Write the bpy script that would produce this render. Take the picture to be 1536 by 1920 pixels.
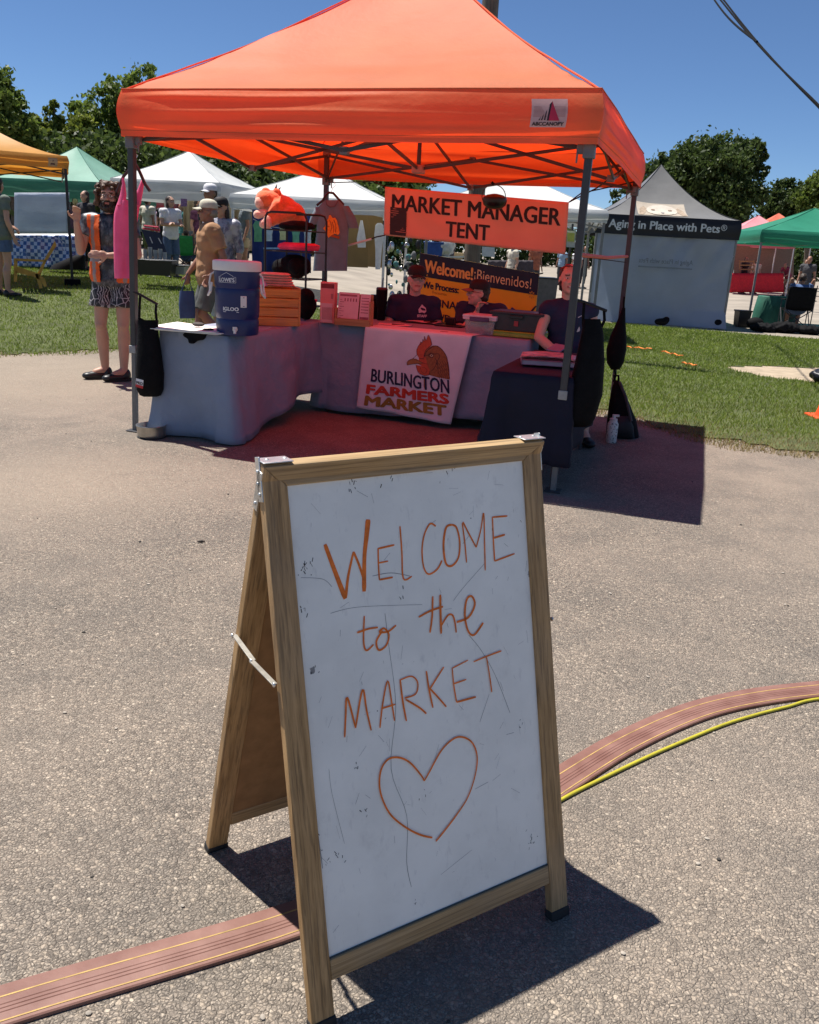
import bpy, bmesh, math, random
import numpy as np
from mathutils import Vector, Matrix, noise
from math import sin, cos, pi, sqrt, radians

for o in list(bpy.data.objects): bpy.data.objects.remove(o)
S = bpy.context.scene
COL = S.collection
rnd = random.Random(7)

# ------------------------------------------------------------------ camera
FPX, PIT, ROL, CH = 1609.1, radians(17.223), radians(3.1766), 1.4001
_F = Vector((0, cos(PIT), -sin(PIT))); _r = Vector((1, 0, 0)); _u = Vector((0, sin(PIT), cos(PIT)))
_R = cos(ROL)*_r + sin(ROL)*_u; _U = -sin(ROL)*_r + cos(ROL)*_u
CAM = Vector((0, 0, CH))
cd = bpy.data.cameras.new('camera'); cam = bpy.data.objects.new('camera', cd); COL.objects.link(cam)
cd.sensor_fit = 'HORIZONTAL'; cd.sensor_width = 36; cd.lens = 36*FPX/1536
cd.clip_start = .05; cd.clip_end = 2000
m = Matrix((_R, _U, -_F)).transposed().to_4x4(); m.translation = CAM
cam.matrix_world = m
S.camera = cam

# ------------------------------------------------------------------ sky, sun, exposure
SUN_TO = Vector((-.325, .20, 1)).normalized()
EL = math.asin(SUN_TO.z); AZ = math.atan2(SUN_TO.x, SUN_TO.y)
w = bpy.data.worlds.new('World'); S.world = w; w.use_nodes = True
nt = w.node_tree; bg = nt.nodes['Background']
sk = nt.nodes.new('ShaderNodeTexSky'); sk.sky_type = 'NISHITA'; sk.sun_disc = False
sk.sun_elevation = EL; sk.sun_rotation = AZ; sk.air_density = 1.0; sk.dust_density = 0; sk.ozone_density = 8.5; sk.altitude = 3000
nt.links.new(sk.outputs[0], bg.inputs[0]); bg.inputs[1].default_value = .064
sd = bpy.data.lights.new('sun', 'SUN'); sun = bpy.data.objects.new('sun', sd); COL.objects.link(sun)
sd.energy = 5.0; sd.angle = radians(.55); sd.color = (1, .955, .89)
sun.rotation_euler = SUN_TO.to_track_quat('Z', 'Y').to_euler(); sun.location = (0, 0, 12)
S.view_settings.view_transform = 'Standard'; S.view_settings.look = 'None'
S.view_settings.exposure = 0.75; S.view_settings.gamma = 1
S.cycles.use_denoising = True
S.cycles.max_bounces = 8; S.cycles.transmission_bounces = 6; S.cycles.diffuse_bounces = 4
S.cycles.sample_clamp_indirect = 6

# ------------------------------------------------------------------ where things stand
YAW = -.3122; TC = Vector((-.0757, 6.9226, 0)); _c, _s = cos(YAW), sin(YAW)
def W(a, b, z=0): return Vector((TC.x+_c*a-_s*b, TC.y+_s*a+_c*b, z))       # market-tent plan to world
def ray(x, y): return _F + (x-768)/FPX*_R - (y-960)/FPX*_U
def at(x, y, Y):
    d = ray(x, y); return CAM + d*(Y/d.y)
def gp(x, y, z=0):
    d = ray(x, y); return CAM + d*((z-CH)/d.z)
def on_plane(x, y, P, n):
    d = ray(x, y); return CAM + d*((P-CAM).dot(n)/d.dot(n))
def sst(a, b, x):
    t = min(1, max(0, (x-a)/(b-a))); return t*t*(3-2*t)
def terr(x, y):
    if y < 8: return 0.0
    return (.42*sst(9.6, 15.5, y) + .012*max(0, min(y, 40)-15.5))*(1-sst(-4.2, 2.0, x)) 

TMP = bpy.data.scenes.new('tmp')
def baked(o):
    """the evaluated mesh of one object, worked out in a scene of its own"""
    TMP.collection.objects.link(o); vl = TMP.view_layers[0]; vl.update()
    me = bpy.data.meshes.new_from_object(o.evaluated_get(vl.depsgraph)); TMP.collection.objects.unlink(o); return me

# ------------------------------------------------------------------ mesh collecting
class MB:
    def __init__(s): s.v = []; s.f = []; s.m = []
    def add(s, v, f, mi=0):
        b = len(s.v); s.v += [tuple(p) for p in v]; s.f += [tuple(b+i for i in q) for q in f]; s.m += [mi]*len(f); return s
    def boxm(s, fn, a0, a1, b0, b1, c0, c1, mi=0):
        v = [fn(a, b, c) for c in (c0, c1) for b in (b0, b1) for a in (a0, a1)]
        return s.add(v, [(0,2,3,1),(4,5,7,6),(0,1,5,4),(2,6,7,3),(0,4,6,2),(1,3,7,5)], mi)
    def box(s, c, d, mi=0, M=None):
        c = Vector(c); fn = (lambda a, b, e: c + (M @ Vector((a, b, e)) if M else Vector((a, b, e))))
        return s.boxm(fn, -d[0]/2, d[0]/2, -d[1]/2, d[1]/2, -d[2]/2, d[2]/2, mi)
    def bar(s, p, q, wa, wb=None, mi=0, up=(0, 0, 1)):
        p, q = Vector(p), Vector(q); wb = wb or wa; t = (q-p); L = t.length; t.normalize()
        up = Vector(up)
        if abs(t.dot(up)) > .98: up = Vector((0, 1, 0))
        x = t.cross(up).normalized(); y = x.cross(t)
        return s.boxm(lambda a, b, c: p + x*a + y*b + t*c, -wa/2, wa/2, -wb/2, wb/2, 0, L, mi)
    def tube(s, pts, r, n=8, mi=0, cap=True):
        pts = [Vector(p) for p in pts]; N = len(pts); rs = r if isinstance(r, (list, tuple)) else [r]*N
        v = []; prev = None
        for i, p in enumerate(pts):
            t = (pts[min(i+1, N-1)] - pts[max(i-1, 0)]).normalized()
            if prev is None:
                a = Vector((0, 0, 1)) if abs(t.z) < .9 else Vector((1, 0, 0)); x = t.cross(a).normalized()
            else: x = (prev - t*prev.dot(t)).normalized()
            prev = x; y = t.cross(x)
            for k in range(n):
                an = 2*pi*k/n; v.append(p + (x*cos(an) + y*sin(an))*rs[i])
        f = [(i*n+k, i*n+(k+1) % n, (i+1)*n+(k+1) % n, (i+1)*n+k) for i in range(N-1) for k in range(n)]
        if cap: f += [tuple(range(n-1, -1, -1)), tuple(range((N-1)*n, N*n))]
        return s.add(v, f, mi)
    def lathe(s, prof, n=28, c=(0, 0, 0), mi=0, M=None, fx=None):
        c = Vector(c); v = []; N = len(prof)
        for r, z in prof:
            for k in range(n):
                an = 2*pi*k/n; rr = r*(fx(an, z) if fx else 1); p = Vector((rr*cos(an), rr*sin(an), z)); v.append(c + (M @ p if M else p))
        f = [(i*n+k, i*n+(k+1) % n, (i+1)*n+(k+1) % n, (i+1)*n+k) for i in range(N-1) for k in range(n)]
        if prof[0][0] > 1e-5: f.append(tuple(range(n-1, -1, -1)))
        if prof[-1][0] > 1e-5: f.append(tuple(range((N-1)*n, N*n)))
        return s.add(v, f, mi)
    def ell(s, c, r, n=14, mi=0, M=None):
        k = max(5, n//2); P = [(sin(pi*i/k), -cos(pi*i/k)) for i in range(k+1)]; P[0] = (1e-4, -1); P[-1] = (1e-4, 1)
        c = Vector(c); v = []
        for rr, z in P:
            for j in range(n):
                an = 2*pi*j/n; p = Vector((rr*cos(an)*r[0], rr*sin(an)*r[1], z*r[2])); v.append(c + (M @ p if M else p))
        f = [(i*n+j, i*n+(j+1) % n, (i+1)*n+(j+1) % n, (i+1)*n+j) for i in range(k) for j in range(n)]
        f += [tuple(range(n-1, -1, -1)), tuple(range(k*n, (k+1)*n))]
        return s.add(v, f, mi)
    def caps(s, p, q, r0, r1=None, n=12, mi=0):
        p, q = Vector(p), Vector(q); r1 = r0 if r1 is None else r1
        t = (q-p).normalized(); pts = []; rs = []
        for a in (1.45, 1.0, .5, 0): pts.append(p - t*r0*sin(a)); rs.append(r0*cos(a))
        for a in (0, .5, 1.0, 1.45): pts.append(q + t*r1*sin(a)); rs.append(r1*cos(a))
        return s.tube(pts, rs, n, mi)
    def grid(s, fn, nu, nv, mi=0):
        v = [fn(i/nu, j/nv) for j in range(nv+1) for i in range(nu+1)]
        f = [(j*(nu+1)+i, j*(nu+1)+i+1, (j+1)*(nu+1)+i+1, (j+1)*(nu+1)+i) for j in range(nv) for i in range(nu)]
        return s.add(v, f, mi)
    def loft(s, rows, n=20, mi=0, fold=0, fn=None, seed=0, e=.75, ff=38, fz=5):
        """rows (z, xl, xr, half thickness[, ymid]): a closed flattened body such as a bag or a hung shirt"""
        v = []
        for r in rows:
            z, xl, xr, t = r[:4]; ym = r[4] if len(r) > 4 else 0
            for k in range(n):
                an = 2*pi*k/n; ca, sa = cos(an), sin(an)
                x = (xl+xr)/2 + (xr-xl)/2*math.copysign(abs(ca)**e, ca); y = ym + t*math.copysign(abs(sa)**e, sa)
                if fold: y += fold*sin(x*ff*(1+.06*seed) + 2.2*sin(z*fz+seed)) * (.4+.6*sin(.6*fz*z+seed)**2)
                p = Vector((x, y, z)); v.append(fn(p) if fn else p)
        N = len(rows)
        f = [(i*n+k, i*n+(k+1) % n, (i+1)*n+(k+1) % n, (i+1)*n+k) for i in range(N-1) for k in range(n)]
        f += [tuple(range(n-1, -1, -1)), tuple(range((N-1)*n, N*n))]
        return s.add(v, f, mi)
    def prism(s, pts2, fn, t0, t1, mi=0):
        """outline in (u, v) with real thickness along w; fn(u, v, w) places it"""
        n = len(pts2); v = [fn(u, q, t0) for u, q in pts2] + [fn(u, q, t1) for u, q in pts2]
        f = [tuple(range(n-1, -1, -1)), tuple(range(n, 2*n))] + [(i, (i+1) % n, n+(i+1) % n, n+i) for i in range(n)]
        return s.add(v, f, mi)
    def fan(s, pts2, fn, w=0, mi=0):
        n = len(pts2); cx, cy = sum(p[0] for p in pts2)/n, sum(p[1] for p in pts2)/n
        return s.add([fn(cx, cy, w)]+[fn((u+cx)/2, (q+cy)/2, w) for u, q in pts2]+[fn(u, q, w) for u, q in pts2], [(0, 1+i, 1+(i+1) % n) for i in range(n)]+[(1+i, 1+n+i, 1+n+(i+1) % n, 1+(i+1) % n) for i in range(n)], mi)
    def flat(s, pts2, fn, w=0, mi=0, sub=0):
        if not sub: return s.add([fn(u, q, w) for u, q in pts2], [tuple(range(len(pts2)))], mi)
        bm = bmesh.new(); bm.faces.new([bm.verts.new((u, q, 0)) for u, q in pts2]); bmesh.ops.triangulate(bm, faces=bm.faces[:])
        for _ in range(sub): bmesh.ops.subdivide_edges(bm, edges=bm.edges[:], cuts=1, use_grid_fill=True)
        bm.verts.index_update(); s.add([fn(p.co.x, p.co.y, w) for p in bm.verts], [[p.index for p in f.verts] for f in bm.faces], mi); bm.free(); return s
    def stroke(s, pts2, fn, wd, w=0, mi=0, sub=5):
        P = smooth2(pts2, sub) if sub > 1 else [Vector(p) for p in pts2]
        N = len(P); v = []
        for i, p in enumerate(P):
            t = P[min(i+1, N-1)] - P[max(i-1, 0)]; t = t.normalized() if t.length > 0 else Vector((1, 0)); nn = Vector((-t.y, t.x))
            ww = wd*(.8+.35*noise.noise((p.x*9, p.y*9, 3)))*(1 if 0 < i < N-1 else .75)
            for q in (p+nn*ww/2, p-nn*ww/2): v.append(fn(q.x, q.y, w))
        return s.add(v, [(2*i, 2*i+1, 2*i+3, 2*i+2) for i in range(N-1)], mi)
    def text(s, body, fn, size, x=0, y=0, wx=None, off=0, w=0, mi=0, align='LEFT', sub=0, shear=0, sp=1):
        cu = bpy.data.curves.new('t', 'FONT'); cu.body = body; cu.size = size; cu.shear = shear; cu.space_character = sp
        cu.resolution_u = 3; cu.fill_mode = 'FRONT'
        o = bpy.data.objects.new('t', cu); me = baked(o)
        bpy.data.objects.remove(o); bpy.data.curves.remove(cu)
        bm = bmesh.new(); bm.from_mesh(me)
        if sub:
            bmesh.ops.triangulate(bm, faces=bm.faces[:])
            bmesh.ops.subdivide_edges(bm, edges=bm.edges[:], cuts=sub, use_grid_fill=True)
        vs = [p.co.copy() for p in bm.verts]; bm.verts.index_update(); fs = [[p.index for p in f.verts] for f in bm.faces]
        bm.free(); bpy.data.meshes.remove(me)
        if not vs: return s
        x0 = min(p.x for p in vs); x1 = max(p.x for p in vs); k = (wx/(x1-x0)) if wx else 1
        sh = {'LEFT': 0, 'CENTER': (x1-x0)*k/2, 'RIGHT': (x1-x0)*k}[align]
        if off and not isinstance(off, tuple): off = (off, off)
        for i, (ox, oy) in enumerate(((0, 0), (1, 0), (-1, 0), (0, .7), (0, -.7), (.7, .5), (-.7, .5), (.7, -.5), (-.7, -.5)) if off else ((0, 0),)):
            s.add([fn(x+(p.x-x0)*k-sh+ox*(off[0] if off else 0), y+p.y+oy*(off[1] if off else 0), w+.00012*i) for p in vs], fs, mi)
        return s
    def mesh(s, name='m', smooth=True):
        me = bpy.data.meshes.new(name); me.from_pydata(s.v, [], s.f)
        me.polygons.foreach_set('material_index', s.m)
        if smooth: me.polygons.foreach_set('use_smooth', [True]*len(me.polygons))
        me.update(); return me
    def build(s, name, mats, parent=None, smooth=40, bevel=0, solid=0, loc=None, rotz=0, seg=2):
        me = s.mesh(name, smooth > 0)
        for q in (mats if isinstance(mats, (list, tuple)) else [mats]): me.materials.append(q)
        o = bpy.data.objects.new(name, me); COL.objects.link(o)
        if parent: o.parent = parent
        if loc is not None: o.location = loc
        o.rotation_euler.z = rotz
        if 0 < smooth < 180: me.set_sharp_from_angle(angle=radians(smooth))
        if solid:
            q = o.modifiers.new('s', 'SOLIDIFY'); q.thickness = solid; q.offset = 0
        if bevel:
            q = o.modifiers.new('b', 'BEVEL'); q.width = bevel; q.segments = seg; q.limit_method = 'ANGLE'
        return o
def smooth2(pts, sub=5):
    P = [Vector(p) for p in pts]; out = []; n = len(P)
    for i in range(n-1):
        a, b, c, d = P[max(i-1, 0)], P[i], P[i+1], P[min(i+2, n-1)]
        for k in range(sub):
            t = k/sub; out.append(.5*((2*b) + (c-a)*t + (2*a-5*b+4*c-d)*t*t + (3*b-a-3*c+d)*t**3))
    out.append(P[-1]); return out
def thing(name, label, cat, loc=(0, 0, 0), rotz=0, group=None):
    o = bpy.data.objects.new(name, None); COL.objects.link(o); o.location = loc; o.rotation_euler.z = rotz
    o.empty_display_size = .1
    return tag(o, label, cat, group)
def tag(o, label, cat, group=None):
    o['label'] = label; o['category'] = cat
    if group: o['group'] = group
    return o
def dup(root, loc, rotz=None, label=None):
    r = root.copy(); COL.objects.link(r); r.location = loc
    if rotz is not None: r.rotation_euler.z = rotz
    if label: r['label'] = label
    for ch in list(root.children):
        c = ch.copy(); COL.objects.link(c); c.parent = r
        for g in ch.children:
            d = g.copy(); COL.objects.link(d); d.parent = c
    return r
def locb(x, y, b):                                    # pixel to the market tent's plan, in its plane b = const
    n = W(0, 1)-W(0, 0); p = on_plane(x, y, W(0, b), n); d = p-TC; return Vector((_c*d.x+_s*d.y, b, p.z))
class PX:
    """measures shapes off the photograph at one distance; depth is added in metres"""
    def __init__(s, x0, y0, Y): s.Y = Y; s.o = at(x0, y0, Y); s.k = Y/FPX
    def __call__(s, x, y, d=0): return at(x, y, s.Y+d)-s.o
    def loft(s, p): return s(p.x, p.z, p.y)
    def uvw(s, x, y, w): return s(x, y, -w)
XYZ = lambda u, v, w: Vector((u, v, w))
FRONT = lambda u, v, w: Vector((u, -w, v))            # drawing on a surface that faces the camera side

# ------------------------------------------------------------------ materials
def newmat(name):
    m = bpy.data.materials.new(name); m.use_nodes = True; nt = m.node_tree
    b = nt.nodes['Principled BSDF']; return m, nt, b
def ramp(nt, src, stops, interp='LINEAR'):
    r = nt.nodes.new('ShaderNodeValToRGB'); e = r.color_ramp; e.interpolation = interp
    while len(e.elements) < len(stops): e.elements.new(.5)
    for q, (p, c) in zip(e.elements, stops):
        q.position = p; q.color = (c, c, c, 1) if isinstance(c, (int, float)) else (*c, 1)
    nt.links.new(src, r.inputs[0]); return r.outputs[0]
def mix(nt, f, a, b, mode='MIX'):
    n = nt.nodes.new('ShaderNodeMix'); n.data_type = 'RGBA'; n.blend_type = mode
    for sock, v in ((n.inputs[0], f), (n.inputs[6], a), (n.inputs[7], b)):
        if hasattr(v, 'is_output'): nt.links.new(v, sock)
        else: sock.default_value = v if isinstance(v, (int, float)) else (*v, 1)
    return n.outputs[2]
def coords(nt, kind='Object', scale=(1, 1, 1)):
    t = nt.nodes.new('ShaderNodeTexCoord'); mp = nt.nodes.new('ShaderNodeMapping'); mp.inputs['Scale'].default_value = scale
    nt.links.new(t.outputs[kind], mp.inputs[0]); return mp.outputs[0]
def noisen(nt, co, scale, detail=4, rough=.55):
    n = nt.nodes.new('ShaderNodeTexNoise'); n.inputs['Scale'].default_value = scale; n.inputs['Detail'].default_value = detail; n.inputs['Roughness'].default_value = rough
    nt.links.new(co, n.inputs[0]); return n.outputs[0]
def bump(nt, b, h, strength=.3, dist=.01):
    n = nt.nodes.new('ShaderNodeBump'); n.inputs['Strength'].default_value = strength; n.inputs['Distance'].default_value = dist
    nt.links.new(h, n.inputs['Height']); nt.links.new(n.outputs[0], b.inputs['Normal']); return n
_mc = {}
def mat(name, col, rough=.65, var=.18, vs=14, bmp=.15, bs=60, bd=.004, metal=0, spec=.4, trans=0, tcol=None, sheen=0, stretch=(1, 1, 1)):
    if name in _mc: return _mc[name]
    m, nt, b = newmat(name); co = coords(nt, 'Object', stretch)
    c = mix(nt, ramp(nt, noisen(nt, co, vs), [(.3, 0.), (.7, 1.)]), tuple(max(0, x*(1-var)) for x in col), tuple(min(1, x*(1+var)) for x in col))
    nt.links.new(c, b.inputs['Base Color']); b.inputs['Roughness'].default_value = rough; b.inputs['Metallic'].default_value = metal
    b.inputs['Specular IOR Level'].default_value = spec
    if sheen: b.inputs['Sheen Weight'].default_value = sheen
    if bmp: bn = bump(nt, b, noisen(nt, co, bs, 5), bmp, bd)
    if trans:
        t = nt.nodes.new('ShaderNodeBsdfTranslucent'); t.inputs[0].default_value = (*(tcol or col), 1)
        x = nt.nodes.new('ShaderNodeMixShader'); x.inputs[0].default_value = trans
        if bmp: nt.links.new(bn.outputs[0], t.inputs['Normal'])
        nt.links.new(b.outputs[0], x.inputs[1]); nt.links.new(t.outputs[0], x.inputs[2])
        nt.links.new(x.outputs[0], nt.nodes['Material Output'].inputs[0])
    _mc[name] = m; return m
def wood(name, col, dark, axis=2, scale=14):
    m, nt, b = newmat(name); st = [7, 7, 7]; st[axis] = .25; st[1] = 1.2 if axis == 2 else 7; co = coords(nt, 'Object', st)
    g = noisen(nt, co, scale, 6, .65); big = noisen(nt, coords(nt), 4, 3)
    st2 = [46, 46, 46]; st2[axis] = .7; st2[1] = 8 if axis == 2 else st2[1]; f = noisen(nt, coords(nt, 'Object', st2), 5, 3, .6)
    c = mix(nt, ramp(nt, g, [(.34, 0.), (.62, 1.)]), dark, col)
    c = mix(nt, ramp(nt, f, [(.36, .55), (.5, 0.)]), c, tuple(x*.35 for x in dark))
    c = mix(nt, ramp(nt, big, [(.45, 0.), (.75, .35)]), c, (.30, .24, .17))
    nt.links.new(c, b.inputs['Base Color']); b.inputs['Roughness'].default_value = .6
    bump(nt, b, f, .35, .002); return m
# ------------------------------------------------------------------ ground
def struct(o): o['kind'] = 'structure'; return o
def asphalt():
    m, nt, b = newmat('asphalt'); co = coords(nt)
    def vor(sc, feat='F1', out='Color', dim='3D'):
        v = nt.nodes.new('ShaderNodeTexVoronoi'); v.feature = feat; v.inputs['Scale'].default_value = sc*1.42; nt.links.new(wco, v.inputs[0]); return v.outputs[out]
    wn = nt.nodes.new('ShaderNodeTexNoise'); wn.inputs['Scale'].default_value = 60; nt.links.new(co, wn.inputs[0])
    wa = nt.nodes.new('ShaderNodeVectorMath'); wa.operation = 'MULTIPLY_ADD'; nt.links.new(wn.outputs[1], wa.inputs[0]); wa.inputs[1].default_value = (.012, .012, .012); nt.links.new(co, wa.inputs[2])
    wco = wa.outputs[0]
    sep = nt.nodes.new('ShaderNodeSeparateColor'); nt.links.new(vor(84), sep.inputs[0])
    stone = ramp(nt, sep.outputs[0], [(0, (.125, .108, .09)), (.3, (.21, .18, .148)), (.55, (.275, .232, .187)), (.75, (.345, .286, .224)), (.94, (.41, .34, .262)), (1, (.56, .48, .38))])
    sep2 = nt.nodes.new('ShaderNodeSeparateColor'); nt.links.new(vor(215), sep2.inputs[0])
    fine = ramp(nt, sep2.outputs[0], [(0, (.09, .079, .067)), (.55, (.26, .221, .18)), (1, (.46, .388, .307))])
    c = mix(nt, ramp(nt, sep.outputs[1], [(.42, 0.), (.47, 1.)]), stone, fine)
    gap = ramp(nt, vor(84, 'DISTANCE_TO_EDGE', 'Distance'), [(0, 1.), (.12, 0.)])
    gp_ = nt.nodes.new('ShaderNodeMath'); gp_.operation = 'MULTIPLY'; nt.links.new(gap, gp_.inputs[0]); gp_.inputs[1].default_value = .50
    c = mix(nt, gp_.outputs[0], c, (.045, .043, .041))
    big = noisen(nt, co, .55, 6, .62); mid = noisen(nt, co, 3.1, 5, .6)
    c = mix(nt, ramp(nt, big, [(.38, 0.), (.66, .6)]), c, (.39, .318, .25))
    c = mix(nt, ramp(nt, mid, [(.36, .35), (.55, 0.)]), c, (.15, .135, .118))
    # worn, sandy patches along the left edge by the grass
    geo = nt.nodes.new('ShaderNodeNewGeometry')
    def blob(cx, cy, r, soft):
        d = nt.nodes.new('ShaderNodeVectorMath'); d.operation = 'DISTANCE'; nt.links.new(geo.outputs['Position'], d.inputs[0]); d.inputs[1].default_value = (cx, cy, 0)
        a = nt.nodes.new('ShaderNodeMath'); a.operation = 'MULTIPLY_ADD'; nt.links.new(mid, a.inputs[0]); a.inputs[1].default_value = 1.6; nt.links.new(d.outputs['Value'], a.inputs[2])
        return ramp(nt, a.outputs[0], [(0, 1.), (min(.99, (r)/10), 1.), (min(1, (r+soft)/10), 0.)]) if False else scaled(a.outputs[0], r, soft)
    def scaled(v, r, soft):
        q = nt.nodes.new('ShaderNodeMapRange'); nt.links.new(v, q.inputs[0]); q.inputs[1].default_value = r; q.inputs[2].default_value = r+soft; q.inputs[3].default_value = .62; q.inputs[4].default_value = 0; return q.outputs[0]
    for cx, cy, r, sf in ((-4.0, 8.3, 2.0, 1.0), (-7.5, 8.6, 2.6, 1.0), (-2.0, 4.7, .9, .9), (3.6, 5.9, .95, .5), (5.6, 5.0, 1.1, .5)):
        c = mix(nt, blob(cx, cy, r, sf), c, (.41, .333, .255))
    nt.links.new(c, b.inputs['Base Color']); b.inputs['Roughness'].default_value = .82; b.inputs['Specular IOR Level'].default_value = .25
    hh = mix(nt, .35, ramp(nt, vor(84, 'DISTANCE_TO_EDGE', 'Distance'), [(0, 0.), (.3, 1.)]), sep2.outputs[1])
    vp = nt.nodes.new('ShaderNodeTexVoronoi'); vp.inputs['Scale'].default_value = 84*1.42; nt.links.new(wco, vp.inputs[0])
    def vm(op, a, b_):
        q = nt.nodes.new('ShaderNodeVectorMath'); q.operation = op
        for i, v in ((0, a), (1, b_)):
            if hasattr(v, 'is_output'): nt.links.new(v, q.inputs[i])
            else: q.inputs[i].default_value = v
        return q
    tilt = vm('DOT_PRODUCT', vm('SUBTRACT', wco, vp.outputs['Position']).outputs[0], vm('SUBTRACT', vp.outputs['Color'], (.5, .5, .5)).outputs[0]).outputs['Value']
    ad = nt.nodes.new('ShaderNodeMath'); ad.operation = 'MULTIPLY_ADD'; nt.links.new(tilt, ad.inputs[0]); ad.inputs[1].default_value = 130; nt.links.new(hh, ad.inputs[2])
    bump(nt, b, ad.outputs[0], .9, .006)
    return m
LF = [(-60, 9.3), (-5.6, 9.3), (-4.6, 9.45), (-3.4, 10.3), (-2.2, 9.6), (-1.0, 8.5), (.5, 8.3), (1.9, 7.75), (2.3, 6.85), (3.1, 6.5), (6, 5.6), (60, 0)]
LB = [(-60, 30), (-8, 27), (-4, 21), (-1.5, 14.5), (1, 17), (3, 19.6), (4.7, 19.2), (8, 18.0), (60, 14)]
lerp = lambda T, x: float(np.interp(x, [p[0] for p in T], [p[1] for p in T]))
def in_patch(x, y):
    q = (x-5.6 - .35*noise.noise((x, y, 1)))/1.25, (y-11.9 - .4*noise.noise((x*1.3, y, 5)))/.85
    return (q[0]*.9+q[1]*.35)**2 + (q[1]-.25*q[0])**2 < 1
def in_lawn(x, y, marg=0):
    if not -30 < x < 24: return False
    e = .16*noise.noise((x*2.1, y*2.1, 0)) + .09*noise.noise((x*7, y*7, 2))
    return lerp(LF, x)+e+marg < y < lerp(LB, x)+e
mg = mat('dirt_road', (.27, .232, .187), .9, .22, .8, .5, 25, .01)
mb = MB(); xs = list(np.linspace(-14, 14, 41)); ys = list(np.linspace(8, 40, 41))
xs = [-900, -300, -120, -60, -30] + xs + [30, 60, 120, 300, 900]; ys = [-60, -5] + ys + [70, 140, 300, 900]
mb.add([(x, y, terr(x, y)-.012) for y in ys for x in xs], [(j*len(xs)+i, j*len(xs)+i+1, (j+1)*len(xs)+i+1, (j+1)*len(xs)+i) for j in range(len(ys)-1) for i in range(len(xs)-1)])
struct(mb.build('ground', mg))
ma = asphalt()
mb = MB(); ax = np.concatenate(([-40, -20], np.linspace(-8, 8, 65), [14, 24, 40]))
ey = [lerp(LF, x) + .62 + (.2*noise.noise((x*2, 3, 0)) if abs(x) < 9 else 0) for x in ax]
rows = [[(x, -30, 0) for x in ax], [(x, 0, 0) for x in ax]] + [[(x, e*t, min(0.0, terr(x, e*t)) if e*t < 9.4 else terr(x, e*t)-.006) for x, e in zip(ax, ey)] for t in (.5, .9, 1)]
mb.add([p for r in rows for p in r], [(j*len(ax)+i, j*len(ax)+i+1, (j+1)*len(ax)+i+1, (j+1)*len(ax)+i) for j in range(len(rows)-1) for i in range(len(ax)-1)])
struct(mb.build('asphalt_pavement', ma))
mb = MB(); g = random.Random(12)
for i in range(130):
    y = 1.2*(8/1.2)**g.random(); x = g.uniform(-.5, .5)*y; r = g.uniform(.002, .006)
    mb.ell((x, y, r*.5), (r*g.uniform(.7, 1.6), r, r*.6), 7, M=Matrix.Rotation(g.uniform(0, 3), 3, 'Z'), mi=g.choice((0, 0, 1)))
o = mb.build('loose_grit', [mat('grit_pale', (.34, .30, .25), .9), mat('grit_dark', (.05, .045, .04), .9)]); o['kind'] = 'stuff'; tag(o, 'scattered loose grit lying on the asphalt', 'grit')

mlawn = mat('lawn_soil', (.075, .09, .03), .95, .35, 5, .6, 60, .02)
mb = MB(); idx = {}; cell = .16; F = []
for i in range(int(-14/cell), int(12/cell)):
    for j in range(int(5/cell), int(29/cell)):
        x, y = (i+.5)*cell, (j+.5)*cell
        if in_lawn(x, y, .30) and not in_patch(x, y):
            q = []
            for a, b_ in ((0, 0), (1, 0), (1, 1), (0, 1)):
                k = (i+a, j+b_)
                if k not in idx:
                    X, Y = k[0]*cell, k[1]*cell; idx[k] = len(mb.v); mb.v.append((X, Y, terr(X, Y)+.012))
                q.append(idx[k])
            F.append(q)
mb.f = F; mb.m = [0]*len(F); struct(mb.build('lawn', mlawn))

def leafmat(name, c1, c2, tr=.35, rough=.55, sc=3.0):
    m, nt, b = newmat(name); co = coords(nt); g = nt.nodes.new('ShaderNodeNewGeometry')
    f = ramp(nt, g.outputs['Random Per Island'], [(0, 0.), (1, 1.)]); c = mix(nt, f, c1, c2)
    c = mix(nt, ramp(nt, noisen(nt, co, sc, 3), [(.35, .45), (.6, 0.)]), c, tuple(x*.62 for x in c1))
    nt.links.new(c, b.inputs['Base Color']); b.inputs['Roughness'].default_value = rough; b.inputs['Specular IOR Level'].default_value = .35
    t = nt.nodes.new('ShaderNodeBsdfTranslucent'); nt.links.new(c, t.inputs[0])
    x = nt.nodes.new('ShaderNodeMixShader'); x.inputs[0].default_value = tr
    nt.links.new(b.outputs[0], x.inputs[1]); nt.links.new(t.outputs[0], x.inputs[2]); nt.links.new(x.outputs[0], nt.nodes['Material Output'].inputs[0])
    return m
def npmesh(name, v, f, mi=None):
    me = bpy.data.meshes.new(name); n = len(v); k = f.shape[1]
    me.vertices.add(n); me.vertices.foreach_set('co', v.astype(np.float32).ravel())
    me.loops.add(f.size); me.loops.foreach_set('vertex_index', f.astype(np.int32).ravel())
    me.polygons.add(len(f)); me.polygons.foreach_set('loop_start', np.arange(0, f.size, k, dtype=np.int32))
    if mi is not None: me.polygons.foreach_set('material_index', mi.astype(np.int32))
    me.update(calc_edges=True); return me
R = np.random.default_rng(5)
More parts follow.
